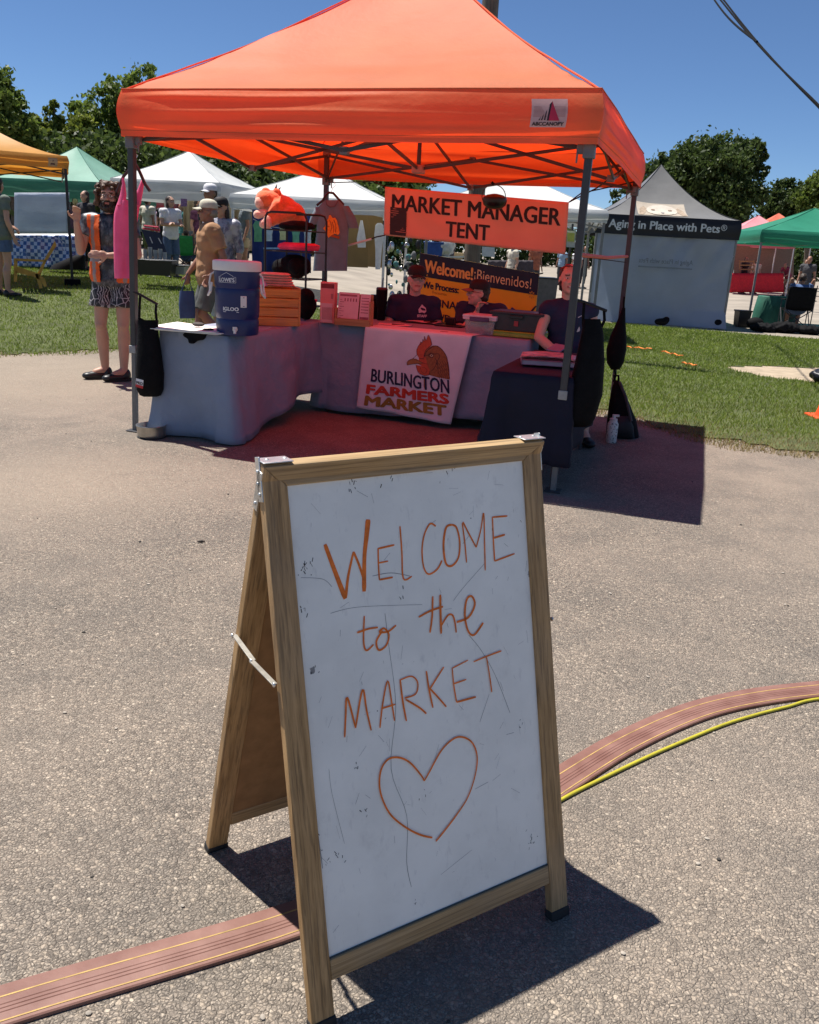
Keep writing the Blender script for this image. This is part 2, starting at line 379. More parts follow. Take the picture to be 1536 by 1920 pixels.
def grass(name, n, xr, yr, mats):
    P = []; dry = []
    while len(P) < n:
        y = yr[0]*(yr[1]/yr[0])**R.random(); x = xr[0]+(xr[1]-xr[0])*R.random()
        if abs(x) > .53*y+.6 or not in_lawn(x, y, -.12) or in_patch(x, y): continue
        d = y-lerp(LF, x); q = .5+.5*noise.noise((x*1.1, y*1.1, 9))
        if R.random() > .45+1.6*max(0, d+.12): continue
        bare = noise.noise((x*.9, y*.9, 22))
        if bare > .42 and R.random() < .5: continue
        P.append((x, y, terr(x, y))); dry.append(1 if R.random() < (.05 + .95*max(0, 1-d/(.6+.6*sst(0, 2.5, x)+.4*noise.noise((x*1.5, 7, 0))))*(.3+.7*sst(-1, 2, x)) + .25*(q > .78)) else 0)
    P = np.array(P); n = len(P); an = R.random(n)*2*pi; sc = P[:, 1]/9
    h = (.022+.036*R.random(n))*np.where(np.array(dry) > 0, .7, 1); wd = .0035*sc*(1+R.random(n)); ln = h*(R.random((2, n))-.5)*1.5
    dx, dy = np.cos(an)*wd, np.sin(an)*wd
    v = np.stack([P-np.c_[dx, dy, 0*dx], P+np.c_[dx, dy, 0*dx], P+np.c_[ln[0], ln[1], h]], 1).reshape(-1, 3)
    me = npmesh(name, v, np.arange(3*n).reshape(-1, 3), np.array(dry))
    for q in mats: me.materials.append(q)
    o = bpy.data.objects.new(name, me); COL.objects.link(o); o['kind'] = 'stuff'; return o
gm = [leafmat('grass_blade', (.115, .175, .020), (.25, .315, .050), .4, .5, 1.0), leafmat('dry_blade', (.26, .21, .085), (.38, .31, .15), .3, .6, 1.2)]
g = grass('grass', 120000, (-13.5, 0), (9.2, 27), gm); tag(g, 'mown green grass of the lawn left of the orange tent', 'grass')
g = grass('grass', 150000, (0, 11), (6.3, 20), gm); tag(g, 'mown green grass with dry edge right of the orange tent', 'grass')

# ------------------------------------------------------------------ trees
mbark = mat('bark', (.12, .095, .07), .9, .3, 8, .5, 20, .03)
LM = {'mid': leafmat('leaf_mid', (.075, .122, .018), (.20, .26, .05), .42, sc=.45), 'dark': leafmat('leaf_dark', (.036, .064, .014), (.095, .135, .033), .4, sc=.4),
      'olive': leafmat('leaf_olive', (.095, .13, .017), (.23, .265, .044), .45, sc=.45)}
def crown_mesh(blobs, nleaf, size, seed):
    g = np.random.default_rng(seed); V = []; tot = sum(b[3]*b[4]*b[5] for b in blobs)**(1)
    for bx, by, bz, rx, ry, rz in blobs:
        k = max(200, int(nleaf*(rx*ry*rz)/tot)); nc = max(10, k//75)
        d = g.normal(size=(nc, 3)); d /= np.linalg.norm(d, axis=1)[:, None]
        cc = d*(.45+.6*g.random(nc)**.6)[:, None]
        cl = g.integers(0, nc, k); p = cc[cl] + g.normal(size=(k, 3))*(.115*(.5+.9*g.random(nc)))[cl][:, None]*(1+.9*g.random((nc, 3))*(g.random((nc, 1)) < .35))[cl]
        c = p*np.array([rx, ry, rz])+np.array([bx, by, bz])
        a = g.normal(size=(k, 3)); a[:, 2] *= .7; a /= np.linalg.norm(a, axis=1)[:, None]
        u = np.cross(a, g.normal(size=(k, 3))); u /= np.linalg.norm(u, axis=1)[:, None]; q = np.cross(a, u)
        s = (size*(.6+.8*g.random(k)))[:, None]
        V.append(np.stack([c-u*s, c-q*s*.55, c+u*s, c+q*s*.55], 1).reshape(-1, 3))
    v = np.concatenate(V); return npmesh('crown', v, np.arange(len(v)).reshape(-1, 4))
def tree(label, base, top, blobs, nleaf, size, lm, seed, group, tr=.22):
    """blobs relative to the base; trunk and limbs reach into them"""
    t = thing('leafy_tree', label, 'tree', base, 0, group); g = random.Random(seed)
    me = crown_mesh(blobs, nleaf, size, seed); me.materials.append(LM[lm]); o = bpy.data.objects.new('crown', me); COL.objects.link(o); o.parent = t
    mb = MB(); th = top*.5
    mb.tube([(0, 0, -.3), (.1, 0, th*.5), (-.1, .1, th), (0, 0, top*.8)], [tr*1.3, tr, tr*.7, tr*.25], 9)
    for i, b in enumerate(blobs):
        z0 = th*(.55+.4*g.random()); mb.tube([(0, 0, z0), (b[0]*.5, b[1]*.5, z0*.4+b[2]*.6), (b[0], b[1], b[2]+b[5]*.4)], [tr*.5, tr*.3, tr*.1], 7)
    mb.build('trunk', mbark, t); return t
def px_tree(label, Y, zb, pts, nleaf, size, lm, seed, group, trunkx=None):
    """pts: crown lumps as (px, py, radius px) at distance Y"""
    k = Y/FPX; B = [(at(x, y, Y), r*k) for x, y, r in pts]; bx = trunkx if trunkx is not None else sum(p.x for p, r in B)/len(B)
    base = Vector((bx, Y, zb)); g = random.Random(seed)
    bl = [(p.x-base.x, g.uniform(-.5, .5)*r, p.z-zb, r, r*1.05, r*.92) for p, r in B]
    return tree(label, base, max(b[2]+b[5] for b in bl)*.8, bl, nleaf, size, lm, seed, group)
GT = 'trees behind the market stalls'
px_tree('tall tree with a rounded top behind the left tents, beside the orange canopy', 46, .4, [(238, 178, 40), (255, 150, 24), (228, 160, 22), (190, 240, 50), (165, 215, 26), (275, 225, 55), (225, 290, 62), (300, 300, 60), (180, 300, 45), (290, 170, 34), (258, 250, 50)], 30000, .115, 'mid', 1, GT)
px_tree('bright olive tree lower than its neighbours above the green tent', 42, .4, [(75, 262, 34), (120, 290, 48), (95, 215, 14), (103, 200, 9), (150, 250, 28), (98, 240, 24), (60, 320, 45), (172, 320, 40), (130, 245, 22), (60, 240, 22)], 24000, .10, 'olive', 2, GT)
px_tree('dark tree cut by the left picture edge over the yellow canopy', 38, .4, [(-10, 190, 44), (18, 180, 24), (30, 240, 36), (-30, 150, 40), (40, 280, 40), (0, 300, 48), (10, 230, 45), (48, 255, 20)], 26000, .095, 'mid', 3, GT)
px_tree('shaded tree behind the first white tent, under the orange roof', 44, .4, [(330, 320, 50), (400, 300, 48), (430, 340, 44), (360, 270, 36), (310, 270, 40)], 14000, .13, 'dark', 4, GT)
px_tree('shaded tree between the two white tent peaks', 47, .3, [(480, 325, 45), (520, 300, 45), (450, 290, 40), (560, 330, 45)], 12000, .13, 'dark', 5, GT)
px_tree('tree with lit olive leaves right of the hanging t-shirt', 45, .2, [(655, 340, 40), (700, 350, 42), (745, 345, 40), (690, 320, 30), (780, 340, 34)], 14000, .12, 'olive', 6, GT)
px_tree('large dark rounded tree behind the grey printed tent', 62, 0, [(1290, 330, 52), (1340, 320, 52), (1385, 300, 34), (1400, 275, 14), (1388, 265, 7), (1428, 320, 16), (1432, 290, 9), (1412, 290, 24), (1225, 345, 40), (1250, 310, 30), (1330, 380, 60), (1395, 350, 36), (1270, 400, 50), (1185, 375, 30), (1345, 278, 16), (1290, 285, 16), (1376, 395, 26), (1200, 345, 22)], 48000, .15, 'dark', 7, GT)
px_tree('small tree behind the pink tent and the orange peak', 66, 0, [(1452, 385, 26), (1478, 360, 22), (1462, 355, 10), (1492, 352, 12), (1440, 410, 26), (1490, 385, 30), (1465, 420, 28), (1436, 375, 10)], 18000, .13, 'dark', 8, GT)
px_tree('tree at the right edge above the green canopy', 58, 0, [(1520, 370, 26), (1545, 355, 28), (1530, 400, 30), (1560, 400, 30), (1512, 350, 10)], 16000, .125, 'mid', 9, GT)
px_tree('low tree seen in the gap right of the grey printed tent', 75, 0, [(1385, 434, 14), (1372, 442, 14), (1396, 446, 12)], 4000, .16, 'dark', 10, GT)
def treeline(name, label, pts, n, size, lm, seed):
    g = np.random.default_rng(seed); V = []
    for (x0, y0, z0, h0), (x1, y1, z1, h1) in zip(pts, pts[1:]):
        k = int(n*math.hypot(x1-x0, y1-y0)/sum(math.hypot(b[0]-a[0], b[1]-a[1]) for a, b in zip(pts, pts[1:])))
        t = g.random(k); h = h0+(h1-h0)*t; up = g.random(k)**.75
        hh = np.array([h[i]*(.82+.3*noise.noise((t[i]*abs(x1-x0)*.35, seed, x0))+.12*noise.noise((t[i]*abs(x1-x0)*1.3, seed, x1))) for i in range(k)])
        c = np.c_[x0+(x1-x0)*t, y0+(y1-y0)*t+g.normal(size=k)*.9, z0+(z1-z0)*t+up*hh]
        c += g.normal(size=(k, 3))*.12
        a = g.normal(size=(k, 3)); a /= np.linalg.norm(a, axis=1)[:, None]; u = np.cross(a, g.normal(size=(k, 3))); u /= np.linalg.norm(u, axis=1)[:, None]; q = np.cross(a, u); s_ = (size*(.6+.8*g.random(k)))[:, None]
        V.append(np.stack([c-u*s_, c-q*s_*.6, c+u*s_, c+q*s_*.6], 1).reshape(-1, 3))
    v = np.concatenate(V); me = npmesh(name, v, np.arange(len(v)).reshape(-1, 4)); me.materials.append(LM[lm]); o = bpy.data.objects.new(name, me); COL.objects.link(o); o['kind'] = 'stuff'; return tag(o, label, 'wood')
treeline('treeline', 'far dark wood along the horizon behind the market field', [(-75, 85, 0, 7), (-20, 95, 0, 6), (20, 100, 0, 4.5), (45, 100, 0, 5), (80, 85, 0, 6)], 52000, .26, 'dark', 3)
treeline('undergrowth', 'dark green undergrowth below the trees behind the left stalls', [(-27, 38, .5, 5.0), (-14, 40, .5, 5.5), (-7, 42, .4, 4.8), (0, 42, .2, 4.2)], 36000, .13, 'dark', 4)
# ------------------------------------------------------------------ the sandwich board
mwz = wood('board_wood_upright', (.50, .305, .13), (.29, .165, .06), 2)
mwx = wood('board_wood_rail', (.48, .32, .155), (.29, .175, .07), 0)
msteel = mat('zinc_steel', (.62, .62, .60), .38, .2, 40, .1, 80, metal=.9)
mrub = mat('black_rubber', (.02, .02, .02), .7, .2)
mhard = mat('brown_hardboard', (.30, .165, .07), .85, .15, 30, .2, 300, .001)
def whiteboard():
    m, nt, b = newmat('whiteboard_enamel'); co = coords(nt)
    c = mix(nt, ramp(nt, noisen(nt, co, 5, 5, .6), [(.4, 0.), (.8, .8)]), (.88, .88, .82), (.70, .70, .65))
    c = mix(nt, ramp(nt, noisen(nt, coords(nt, 'Object', (1, 1, .25)), 60, 3, .7), [(.60, 0.), (.75, .3)]), c, (.45, .45, .45))
    c = mix(nt, ramp(nt, noisen(nt, coords(nt, 'Object', (1, 1, 1)), 11, 6, .7), [(.57, 0.), (.78, .35)]), c, (.52, .51, .48))
    c = mix(nt, ramp(nt, noisen(nt, co, 38, 2, .5), [(.75, 0.), (.77, .8)]), c, (.10, .10, .11))
    nt.links.new(c, b.inputs['Base Color']); b.inputs['Roughness'].default_value = .42; b.inputs['Specular IOR Level'].default_value = .35
    bump(nt, b, noisen(nt, co, 24, 5, .6), .12, .002); return m
mwb = whiteboard()
mink = mat('orange_marker', (.78, .17, .012), .5, .25, 60)
mscuff = mat('scuff_grey', (.30, .30, .30), .7, .3, 40); mscuffd = mat('scuff_black', (.03, .03, .03), .7, .3, 40)
BW, BH, BSF, BSR = .628, 1.0353, .2539, .335
board = thing('sandwich_board', 'wooden folding A-frame sign with a white panel reading WELCOME to the MARKET in orange marker', 'sandwich board', (.0012, 1.6062, 0), .576)
def leaf(front):
    sp = BSF if front else BSR; L = sqrt(BH**2+sp**2); sg = -1 if front else 1
    dv = Vector((0, -sg*sp, BH))/L; dn = Vector((0, sg*BH, sp))/L
    foot = Vector((0, sg*sp, 0))
    return (lambda u, v, w: Vector((u, 0, 0)) + foot + dv*v + dn*w), L
TH = .021; SW = .047
for front in (True, False):
    P, L = leaf(front); L -= .004
    def part(nm, a0, a1, b0, b1, c0, c1, mt, bv=.0025):
        # each board is built along its own grain so the wood texture follows it
        mb = MB(); mb.boxm(P, a0, a1, b0, b1, c0, c1); return mb.build(nm, mt, board, bevel=bv)
    for sg in (-1, 1):
        a, b_ = sorted((sg*BW/2, sg*(BW/2-SW)))
        # mitred top end
        mb = MB(); o = sg*BW/2; i = sg*(BW/2-SW)
        v = [P(o, .012, -TH), P(i, .012, -TH), P(i, L-SW, -TH), P(o, L, -TH), P(o, .012, 0), P(i, .012, 0), P(i, L-SW, 0), P(o, L, 0)]
        mb.add(v, [(0,1,2,3), (4,7,6,5), (0,4,5,1), (1,5,6,2), (2,6,7,3), (3,7,4,0)])
        st = mb.build('stile', mwz, board, bevel=.002)
        mb = MB(); mb.boxm(P, a-.002, b_+.002, 0, .022, -TH-.003, .003); mb.build('rubber_foot', mrub, st, bevel=.003)
    mb = MB(); x = BW/2
    v = [P(-x, L, -TH), P(x, L, -TH), P(x-SW, L-SW, -TH), P(-x+SW, L-SW, -TH), P(-x, L, 0), P(x, L, 0), P(x-SW, L-SW, 0), P(-x+SW, L-SW, 0)]
    mb.add(v, [(0,1,2,3), (4,7,6,5), (0,4,5,1), (1,5,6,2), (2,6,7,3), (3,7,4,0)]); mb.build('top_rail', mwx, board, bevel=.002)
    part('bottom_rail', -BW/2+SW, BW/2-SW, .088, .130, -TH, -.001, mwx)
    part('white_panel' if front else 'back_panel', -BW/2+SW-.003, BW/2-SW+.003, .127, L-SW+.004, -.013, -.006, mwb if front else mhard, 0)
    part('panel_gap', -BW/2+SW, BW/2-SW, .1295, .1325, -.0062, -.0035, mat('gap_dark', (.05, .065, .07), .8), 0)
    if not front:
        part('inner_panel', -BW/2+SW-.003, BW/2-SW+.003, .127, L-SW+.004, -.0185, -.0135, mhard, 0)
P, L = leaf(True)
# hinges over both ends of the top, folding struts half way down
for sg in (-1, 1):
    mb = MB(); x0, x1 = sorted((sg*(BW/2+.0015), sg*(BW/2-.055)))
    PB, _ = leaf(False)
    mb.box(((x0+x1)/2, 0, BH-.0035), (x1-x0, .038, .0022))
    for Q in (P, PB):
        xs_ = sg*(BW/2+.0025); mb.boxm(Q, min(xs_, xs_-sg*.003), max(xs_, xs_-sg*.003), L-.075, L+.004, -TH+.002, -.001)
    h = mb.build('hinge', msteel, board, bevel=.001)
    for Q in (P, PB):
        for v in (L-.062, L-.022): MB().ell(Q(sg*(BW/2+.0035), v, -TH/2), (.002, .0042, .0042), 10).build('screw', msteel, h)
    for x in (.014, .048): MB().ell((sg*(BW/2-x), .004, BH-.0022), (.004, .004, .0016), 10).build('screw', msteel, h)
    mb = MB(); xo = sg*(BW/2+.005); pf = P(xo, .667, -.008); pr = PB(xo, .690, -.008); md = (pf+pr)/2 + Vector((0, .005, -.007))
    mb.bar(pr, md, .0025, .010, up=(1, 0, 0)); mb.bar(md+Vector((sg*.003, 0, 0)), pf+Vector((sg*.003, 0, 0)), .0025, .010, up=(1, 0, 0))
    st = mb.build('folding_strut', mat('dull_steel', (.34, .32, .28), .5, .2, 40, .1, 80, metal=.6), board, bevel=.0006)
    for q in (pf, pr, md): MB().ell(q+Vector((sg*.005, 0, 0)), (.003, .005, .005), 10).build('rivet', msteel, st)
# handwriting: strokes read off the panel, laid on the panel itself
cB, sB = cos(.576), sin(.576); Mb = Matrix.Translation((.0012, 1.6062, 0)) @ Matrix.Rotation(.576, 4, 'Z'); Mbi = Mb.inverted()
pn = (Mb.to_3x3() @ (P(0, 0, 1)-P(0, 0, 0))).normalized(); p0 = Mb @ P(0, .5, -.006)
dvl = P(0, 1, 0)-P(0, 0, 0)
def uv(x, y):
    q = Mbi @ on_plane(360+x/1.7139, 800+y/1.7143, p0, pn); return (q.x, (q-P(0, 0, -.006)).dot(dvl))
PW = lambda u, v, w: P(u, v, -.006+w)
ST = {'b': [[(427, 378), (458, 462), (493, 553)], [(566, 298), (561, 350), (554, 420), (553, 530)]],
 'm': [[(494, 550), (502, 480), (519, 402)], [(519, 402), (535, 440), (553, 492)], [(519, 403), (536, 441), (553, 490)], [(598, 390), (599, 440), (602, 492)], [(598, 392), (650, 380)], [(600, 438), (630, 432)], [(602, 492), (645, 484)],
  [(668, 320), (674, 400), (679, 488), (706, 481)], [(783, 320), (765, 312), (747, 345), (739, 395), (744, 450), (760, 474), (788, 458), (803, 430)],
  [(835, 315), (816, 325), (808, 380), (815, 438), (835, 447), (856, 420), (860, 370), (850, 325), (835, 315)],
  [(868, 310), (876, 370), (882, 437)], [(870, 306), (890, 345), (913, 388)], [(913, 388), (928, 330), (937, 278), (940, 380), (942, 462)],
  [(965, 290), (968, 360), (972, 432)], [(965, 291), (1013, 287)], [(968, 358), (1005, 347)], [(972, 432), (1036, 408)],
  [(553, 608), (551, 690), (560, 719), (583, 700)], [(530, 662), (565, 650), (597, 645)],
  [(612, 655), (592, 690), (600, 718), (624, 702), (632, 668), (616, 648), (602, 660), (630, 658), (655, 638)],
  [(728, 612), (765, 592), (806, 578)], [(773, 545), (771, 610), (764, 662)], [(797, 540), (798, 600), (800, 665)], [(800, 640), (822, 606), (838, 608), (846, 640), (848, 662)],
  [(850, 628), (888, 612), (908, 572), (898, 545), (882, 556), (876, 605), (886, 655), (906, 669), (935, 630)],
  [(490, 998), (493, 930), (498, 870), (525, 968)], [(525, 968), (547, 845), (560, 910), (575, 976)], [(603, 968), (612, 890), (628, 817), (640, 880), (650, 945)], [(607, 906), (652, 892)],
  [(668, 812), (676, 880), (688, 946)], [(668, 814), (704, 802), (724, 822), (718, 858), (682, 872)], [(685, 876), (730, 903), (752, 922)],
  [(752, 785), (760, 840), (773, 903)], [(808, 772), (785, 808), (764, 842)], [(764, 842), (792, 872), (816, 900)],
  [(835, 776), (840, 830), (849, 885)], [(835, 776), (886, 750)], [(840, 826), (880, 812)], [(849, 885), (911, 868)], [(904, 755), (945, 738), (993, 720)], [(945, 740), (955, 800), (962, 853)],
  [(745, 1138), (735, 1120), (700, 1080), (665, 1063), (630, 1068), (607, 1100), (601, 1150), (612, 1200), (640, 1250), (690, 1290), (735, 1312), (771, 1320)],
  [(745, 1138), (762, 1108), (800, 1040), (840, 1002), (872, 998), (901, 1018), (915, 1062), (908, 1122), (885, 1190), (850, 1245), (810, 1298), (782, 1332)]]}
mb = MB()
for k, wd in (('b', .0115), ('m', .0044)):
    for i, q in enumerate(ST[k]): mb.stroke([uv(*p) for p in q], PW, wd*(1 if k == 'b' else (1.6 if i < 2 else rnd.uniform(.85, 1.2))), .0006+.00004*i)
mb.build('handwriting', mink, board, smooth=0)
mb = MB(); mb2 = MB(); g = random.Random(3)
for q in ([(445, 600), (500, 585), (560, 578), (660, 574), (740, 572)], [(890, 670), (930, 720), (975, 800), (1022, 920)], [(350, 485), (420, 490), (450, 515)], [(620, 600), (632, 700), (655, 900), (640, 1100), (690, 1250), (690, 1400), (705, 1480)],
          [(910, 1165), (952, 1142)], [(440, 1100), (450, 1180), (490, 1340)], [(800, 1440), (900, 1360)], [(700, 480), (640, 470), (580, 480)], [(940, 440), (870, 520), (840, 560)], [(955, 860), (925, 950)], [(365, 900), (385, 1150), (420, 1420)], [(1010, 990), (1035, 983)]):
    mb.stroke([uv(*p) for p in q], PW, g.uniform(.0008, .002), .0003)
for i in range(95):
    x, y = g.uniform(340, 1130), g.uniform(130, 1640)
    if y > 1650-.4*(x-400): continue
    if x < 320+ (y-160)*.085: continue
    u, v = uv(x, y); l = g.uniform(.004, .03); a = g.gauss(1.3, .7)
    mb.stroke([(u, v), (u+l*cos(a), v+l*sin(a))], PW, g.uniform(.0005, .0011), .0003, sub=1)
for x, y, n in ((515, 190, 7), (360, 460, 8), (378, 462, 6), (355, 605, 6), (402, 790, 3), (530, 1098, 5), (1085, 1335, 10), (680, 545, 4), (455, 1390, 5), (605, 930, 3), (713, 1540, 3), (480, 1395, 4), (820, 145, 5), (640, 170, 3), (420, 1350, 3), (745, 1180, 3), (1050, 945, 3), (560, 1230, 4), (415, 170, 4), (1068, 300, 1)):
    for _ in range(n):
        u, v = uv(x+g.gauss(0, 12), y+g.gauss(0, 14)); l = g.uniform(.002, .008); a = g.uniform(.6, 2.4)
        mb2.stroke([(u, v), (u+l*cos(a), v+l*sin(a))], PW, g.uniform(.0012, .003), .0004, sub=1)
mb.build('scuff_lines', mscuff, board, smooth=0); mb2.build('scuff_marks', mscuffd, board, smooth=0)

# ------------------------------------------------------------------ cable cover, cord, twig
def sweep(path, sect, z=0):
    P = smooth2(path, 8); v = []
    for i, p in enumerate(P):
        t = (P[min(i+1, len(P)-1)]-P[max(i-1, 0)]).normalized(); n = Vector((-t.y, t.x))
        for s_, h in sect: v.append((p.x+n.x*s_, p.y+n.y*s_, h+z))
    k = len(sect); f = [(i*k+j, i*k+(j+1) % k, (i+1)*k+(j+1) % k, (i+1)*k+j) for i in range(len(P)-1) for j in range(k)]
    f += [tuple(range(k-1, -1, -1)), tuple(range((len(P)-1)*k, len(P)*k))]
    return v, f
path = [(-1.6, .70), (-1.15, 1.0), (-.712, 1.244), (-.187, 1.508), (.15, 1.745), (.467, 2.068), (.70, 2.29), (.958, 2.485), (1.19, 2.602), (1.455, 2.69), (1.85, 2.79), (2.5, 2.86)]
m, nt, b = newmat('red_brown_rubber'); co = coords(nt)
c = mix(nt, ramp(nt, noisen(nt, co, 9, 5), [(.35, 0.), (.7, 1.)]), (.155, .068, .050), (.235, .122, .095))
nt.links.new(c, b.inputs['Base Color']); b.inputs['Roughness'].default_value = .6; bump(nt, b, noisen(nt, co, 150, 3), .2, .002)
mcab = m; mcy = mat('cover_yellow_line', (.40, .26, .085), .7, .3, 30)
WD = .104; prof = [(-WD/2, .001), (-WD/2, .0085), (-.049, .0112), (-.022, .0118), (-.0205, .0104), (-.019, .0118), (-.013, .0118), (-.0115, .0104), (-.010, .0118), (-.004, .0118), (-.0025, .0106), (-.001, .0118), (.030, .0118), (.047, .0098), (WD/2, .004), (WD/2, 0)]
prof = [(a, h) for a, h in prof]
cov = thing('cable_cover', 'red-brown rubber cable ramp with two yellow lines curving under the sandwich board', 'cable cover', (0, 0, 0))
mb = MB(); v, f = sweep(path, prof[::-1]); mb.add(v, f); mb.build('rubber_ramp', mcab, cov, smooth=25)
for off in (.016, -.041):
    mb = MB(); v, f = sweep(path, [(off+.0016, .0110), (off-.0016, .0110), (off-.0016, .0124), (off+.0016, .0124)]); mb.add(v, f); mb.build('yellow_line', mcy, cov)
mb = MB(); hp = [(.20, 1.72), (.33, 1.86), (.457, 1.982), (.60, 2.098), (.75, 2.214), (.91, 2.329), (1.04, 2.418), (1.17, 2.492), (1.29, 2.552), (1.436, 2.622), (1.8, 2.70), (2.4, 2.72)]
mb.tube([(p.x, p.y, .0058) for i, p in enumerate(smooth2(hp, 6))], .0054, 10)
tag(mb.build('extension_cord', mat('yellow_cord', (.42, .37, .03), .45, .12, 20), smooth=80), 'yellow cord lying on the asphalt below the red-brown cable ramp', 'cord')
mb = MB(); t0 = gp(370, 1018); mb.tube([t0+Vector((0, 0, .006)), t0+Vector((.018, .004, .008)), t0+Vector((.034, .012, .006))], [.003, .006, .003], 7)
tag(mb.build('twig', mat('dark_twig', (.03, .024, .02), .8)), 'short dark twig lying on the asphalt left of the sandwich board', 'twig')
# ------------------------------------------------------------------ the orange market tent
def fabric(name, col, tcol, trans=.5, rough=.6, wr=.5):
    m, nt, b = newmat(name); co = coords(nt)
    c = mix(nt, ramp(nt, noisen(nt, co, 2.2, 4), [(.35, 0.), (.7, 1.)]), tuple(x*.9 for x in col), tuple(min(.95, x*1.08) for x in col))
    nt.links.new(c, b.inputs['Base Color']); b.inputs['Roughness'].default_value = rough; b.inputs['Specular IOR Level'].default_value = .25
    n1 = noisen(nt, coords(nt, 'Object', (.7, .7, 4)), 1.5, 3, .5); n2 = noisen(nt, co, 4, 4, .55); n3 = noisen(nt, co, 34, 3, .6)
    h = mix(nt, .12, mix(nt, .5, n1, n2), n3); bn = bump(nt, b, h, wr, .03)
    t = nt.nodes.new('ShaderNodeBsdfTranslucent'); t.inputs[0].default_value = (*tcol, 1); nt.links.new(bn.outputs[0], t.inputs['Normal'])
    x = nt.nodes.new('ShaderNodeMixShader'); x.inputs[0].default_value = trans
    nt.links.new(b.outputs[0], x.inputs[1]); nt.links.new(t.outputs[0], x.inputs[2]); nt.links.new(x.outputs[0], nt.nodes['Material Output'].inputs[0]); return m
def fold(a, z, s):
    g = random.Random(int(s*31)); r = 0
    for i in range(7):
        z0, tl, c, wd, am = g.uniform(1.99, 2.24), g.uniform(-.018, .018), g.uniform(-1.4, 1.4), g.uniform(.4, 1.1), g.uniform(.006, .015)
        d = (z-z0-tl*(a-c)-.006*sin(a*3+i))/g.uniform(.012, .022); e = ((a-c)/wd)**2
        if e < 6 and abs(d) < 4: r += am*math.exp(-d*d-e)
    return r + noise.noise((a*1.1+s, z*6, s*3))*.010
def canopy(label, cat, loc, rotz, hs, eave, val, peak, mf, mv, frame, group=None, lean=None, nleg=((-1, -1), (1, -1), (1, 1), (-1, 1)), curve=.12, n=28, name='market_tent', legr=.02, wr=1., sides=4):
    """pop-up tent: roof, four valances, legs; local x/y is its plan"""
    t = thing(name, label, cat, loc, rotz, group); hz = peak-eave; lin = (hz-curve*hs*hs)/hs
    def z_(a, b):
        u = hs-max(abs(a), abs(b)); k = min(abs(a), abs(b))/max(.01, max(abs(a), abs(b)))
        return eave+lin*u+curve*u*u - .055*(1-k*k)*sin(pi*min(1, u/hs))*1.2 + wr*.012*noise.noise((a*2, b*2, hs+peak)) + wr*.01*noise.noise((a*1.0 if abs(b) > abs(a) else a*7, b*1.0 if abs(a) > abs(b) else b*7, 2))*(u < .5)
    mb = MB(); K = 2*n; f = []
    for j in range(K):
        for i in range(K):
            a, b, c, d = j*(K+1)+i, j*(K+1)+i+1, (j+1)*(K+1)+i+1, (j+1)*(K+1)+i
            f += [(a, b, c), (a, c, d)] if (i-n+.5)*(j-n+.5) > 0 else [(a, b, d), (b, c, d)]       # the hips follow cell diagonals
    mb.add([(x, y, z_(x, y)) for y in np.linspace(-hs, hs, K+1) for x in np.linspace(-hs, hs, K+1)], f); mb.build('roof', mf, t, smooth=35)
    for k in range(sides):
        M = Matrix.Rotation(k*pi/2, 3, 'Z'); mb = MB()
        def fv(s, q, M=M, k=k):
            dl = .004+.012*q+wr*.022*sin(pi*min(1, q*1.15)); a = (2*s-1)*(hs+dl); z = eave+.004-val*q
            return M @ Vector((a, -hs-dl-wr*fold(a, z if frame is True else z+2.1-eave, k+1)*min(1, 8*min(s, 1-s)) - .02*sin(pi*s)*q*wr, z - .012*sin(pi*s)*q))
        if k == 0: canopy.front = lambda a, z, w, fv=fv: fv((a/(hs+.004)+1)/2, (eave+.004-z)/val)-Vector((0, w, 0))
        mb.grid(fv, 64 if frame is True else 30, 30 if frame is True else 8); vl_ = mb.build('valance', mv, t, smooth=60)
        if frame is True:
            n_ = M @ Vector((0, -1, 0)); mb = MB(); mb.grid(lambda s, q: fv(s, .865+.012*q)+n_*.0012, 64, 1); mb.build('hem_stitching', mseam, vl_)
            mb = MB(); mb.tube([fv(s, 0)+n_*.002+Vector((0, 0, .002)) for s in np.linspace(0, 1, 40)], .0035, 6); mb.build('eave_seam', mseam, vl_)
    if frame:
        for k in range(4):
            M = Matrix.Rotation(k*pi/2, 3, 'Z'); mb = MB()
            mb.tube([M @ Vector((-u, -u, z_(u, u)+.004)) for u in np.linspace(hs, .02, 14)], .006, 6); mb.build('hip_seam', mv, t)
    return t, z_
mseam = mat('seam_orange', (.50, .10, .035), .8)
mor = fabric('orange_canopy', (.92, .36, .18), (1.0, .040, .004), .59, .55, .38)
mov = fabric('orange_valance', (.84, .23, .09), (1.0, .07, .008), .45, .55, .38)
mfr = mat('dark_grey_frame', (.045, .046, .05), .45, .1, 30, .05, 200)
mfl = mat('grey_frame', (.17, .17, .165), .5, .1, 30, .05, 200)
mbk = mat('grey_plastic', (.14, .145, .15), .5, .1)
mblk = mat('black_nylon', (.006, .006, .007), .8, .25, 20, .4, 60, .01, spec=.12)
tent, TZ = canopy('large orange pop-up canopy tent with a steep roof in front, standing over the tables', 'canopy tent', W(0, 0, 0), YAW, 1.5, 2.245, .275, 3.36, mor, mov, True, n=40)
mtag = mat('label_vinyl', (.62, .36, .34), .5, .08); mred = mat('label_red', (.55, .02, .06), .5); mlb = mat('label_black', (.03, .012, .015), .5)
mb = MB(); CF = canopy.front; mb.grid(lambda s, q: CF(1.125+.193*s, 2.055+.14*q, .005), 10, 8); pt = mb.build('logo_patch', mtag, tent)
lf = lambda u, v, w: CF(1.125+u, 2.055+v, .0075+w)
mb = MB(); mb.flat([(.098, .032), (.155, .032), (.112, .128)], lf, 0); mb.build('logo_triangle', mred, pt, smooth=0)
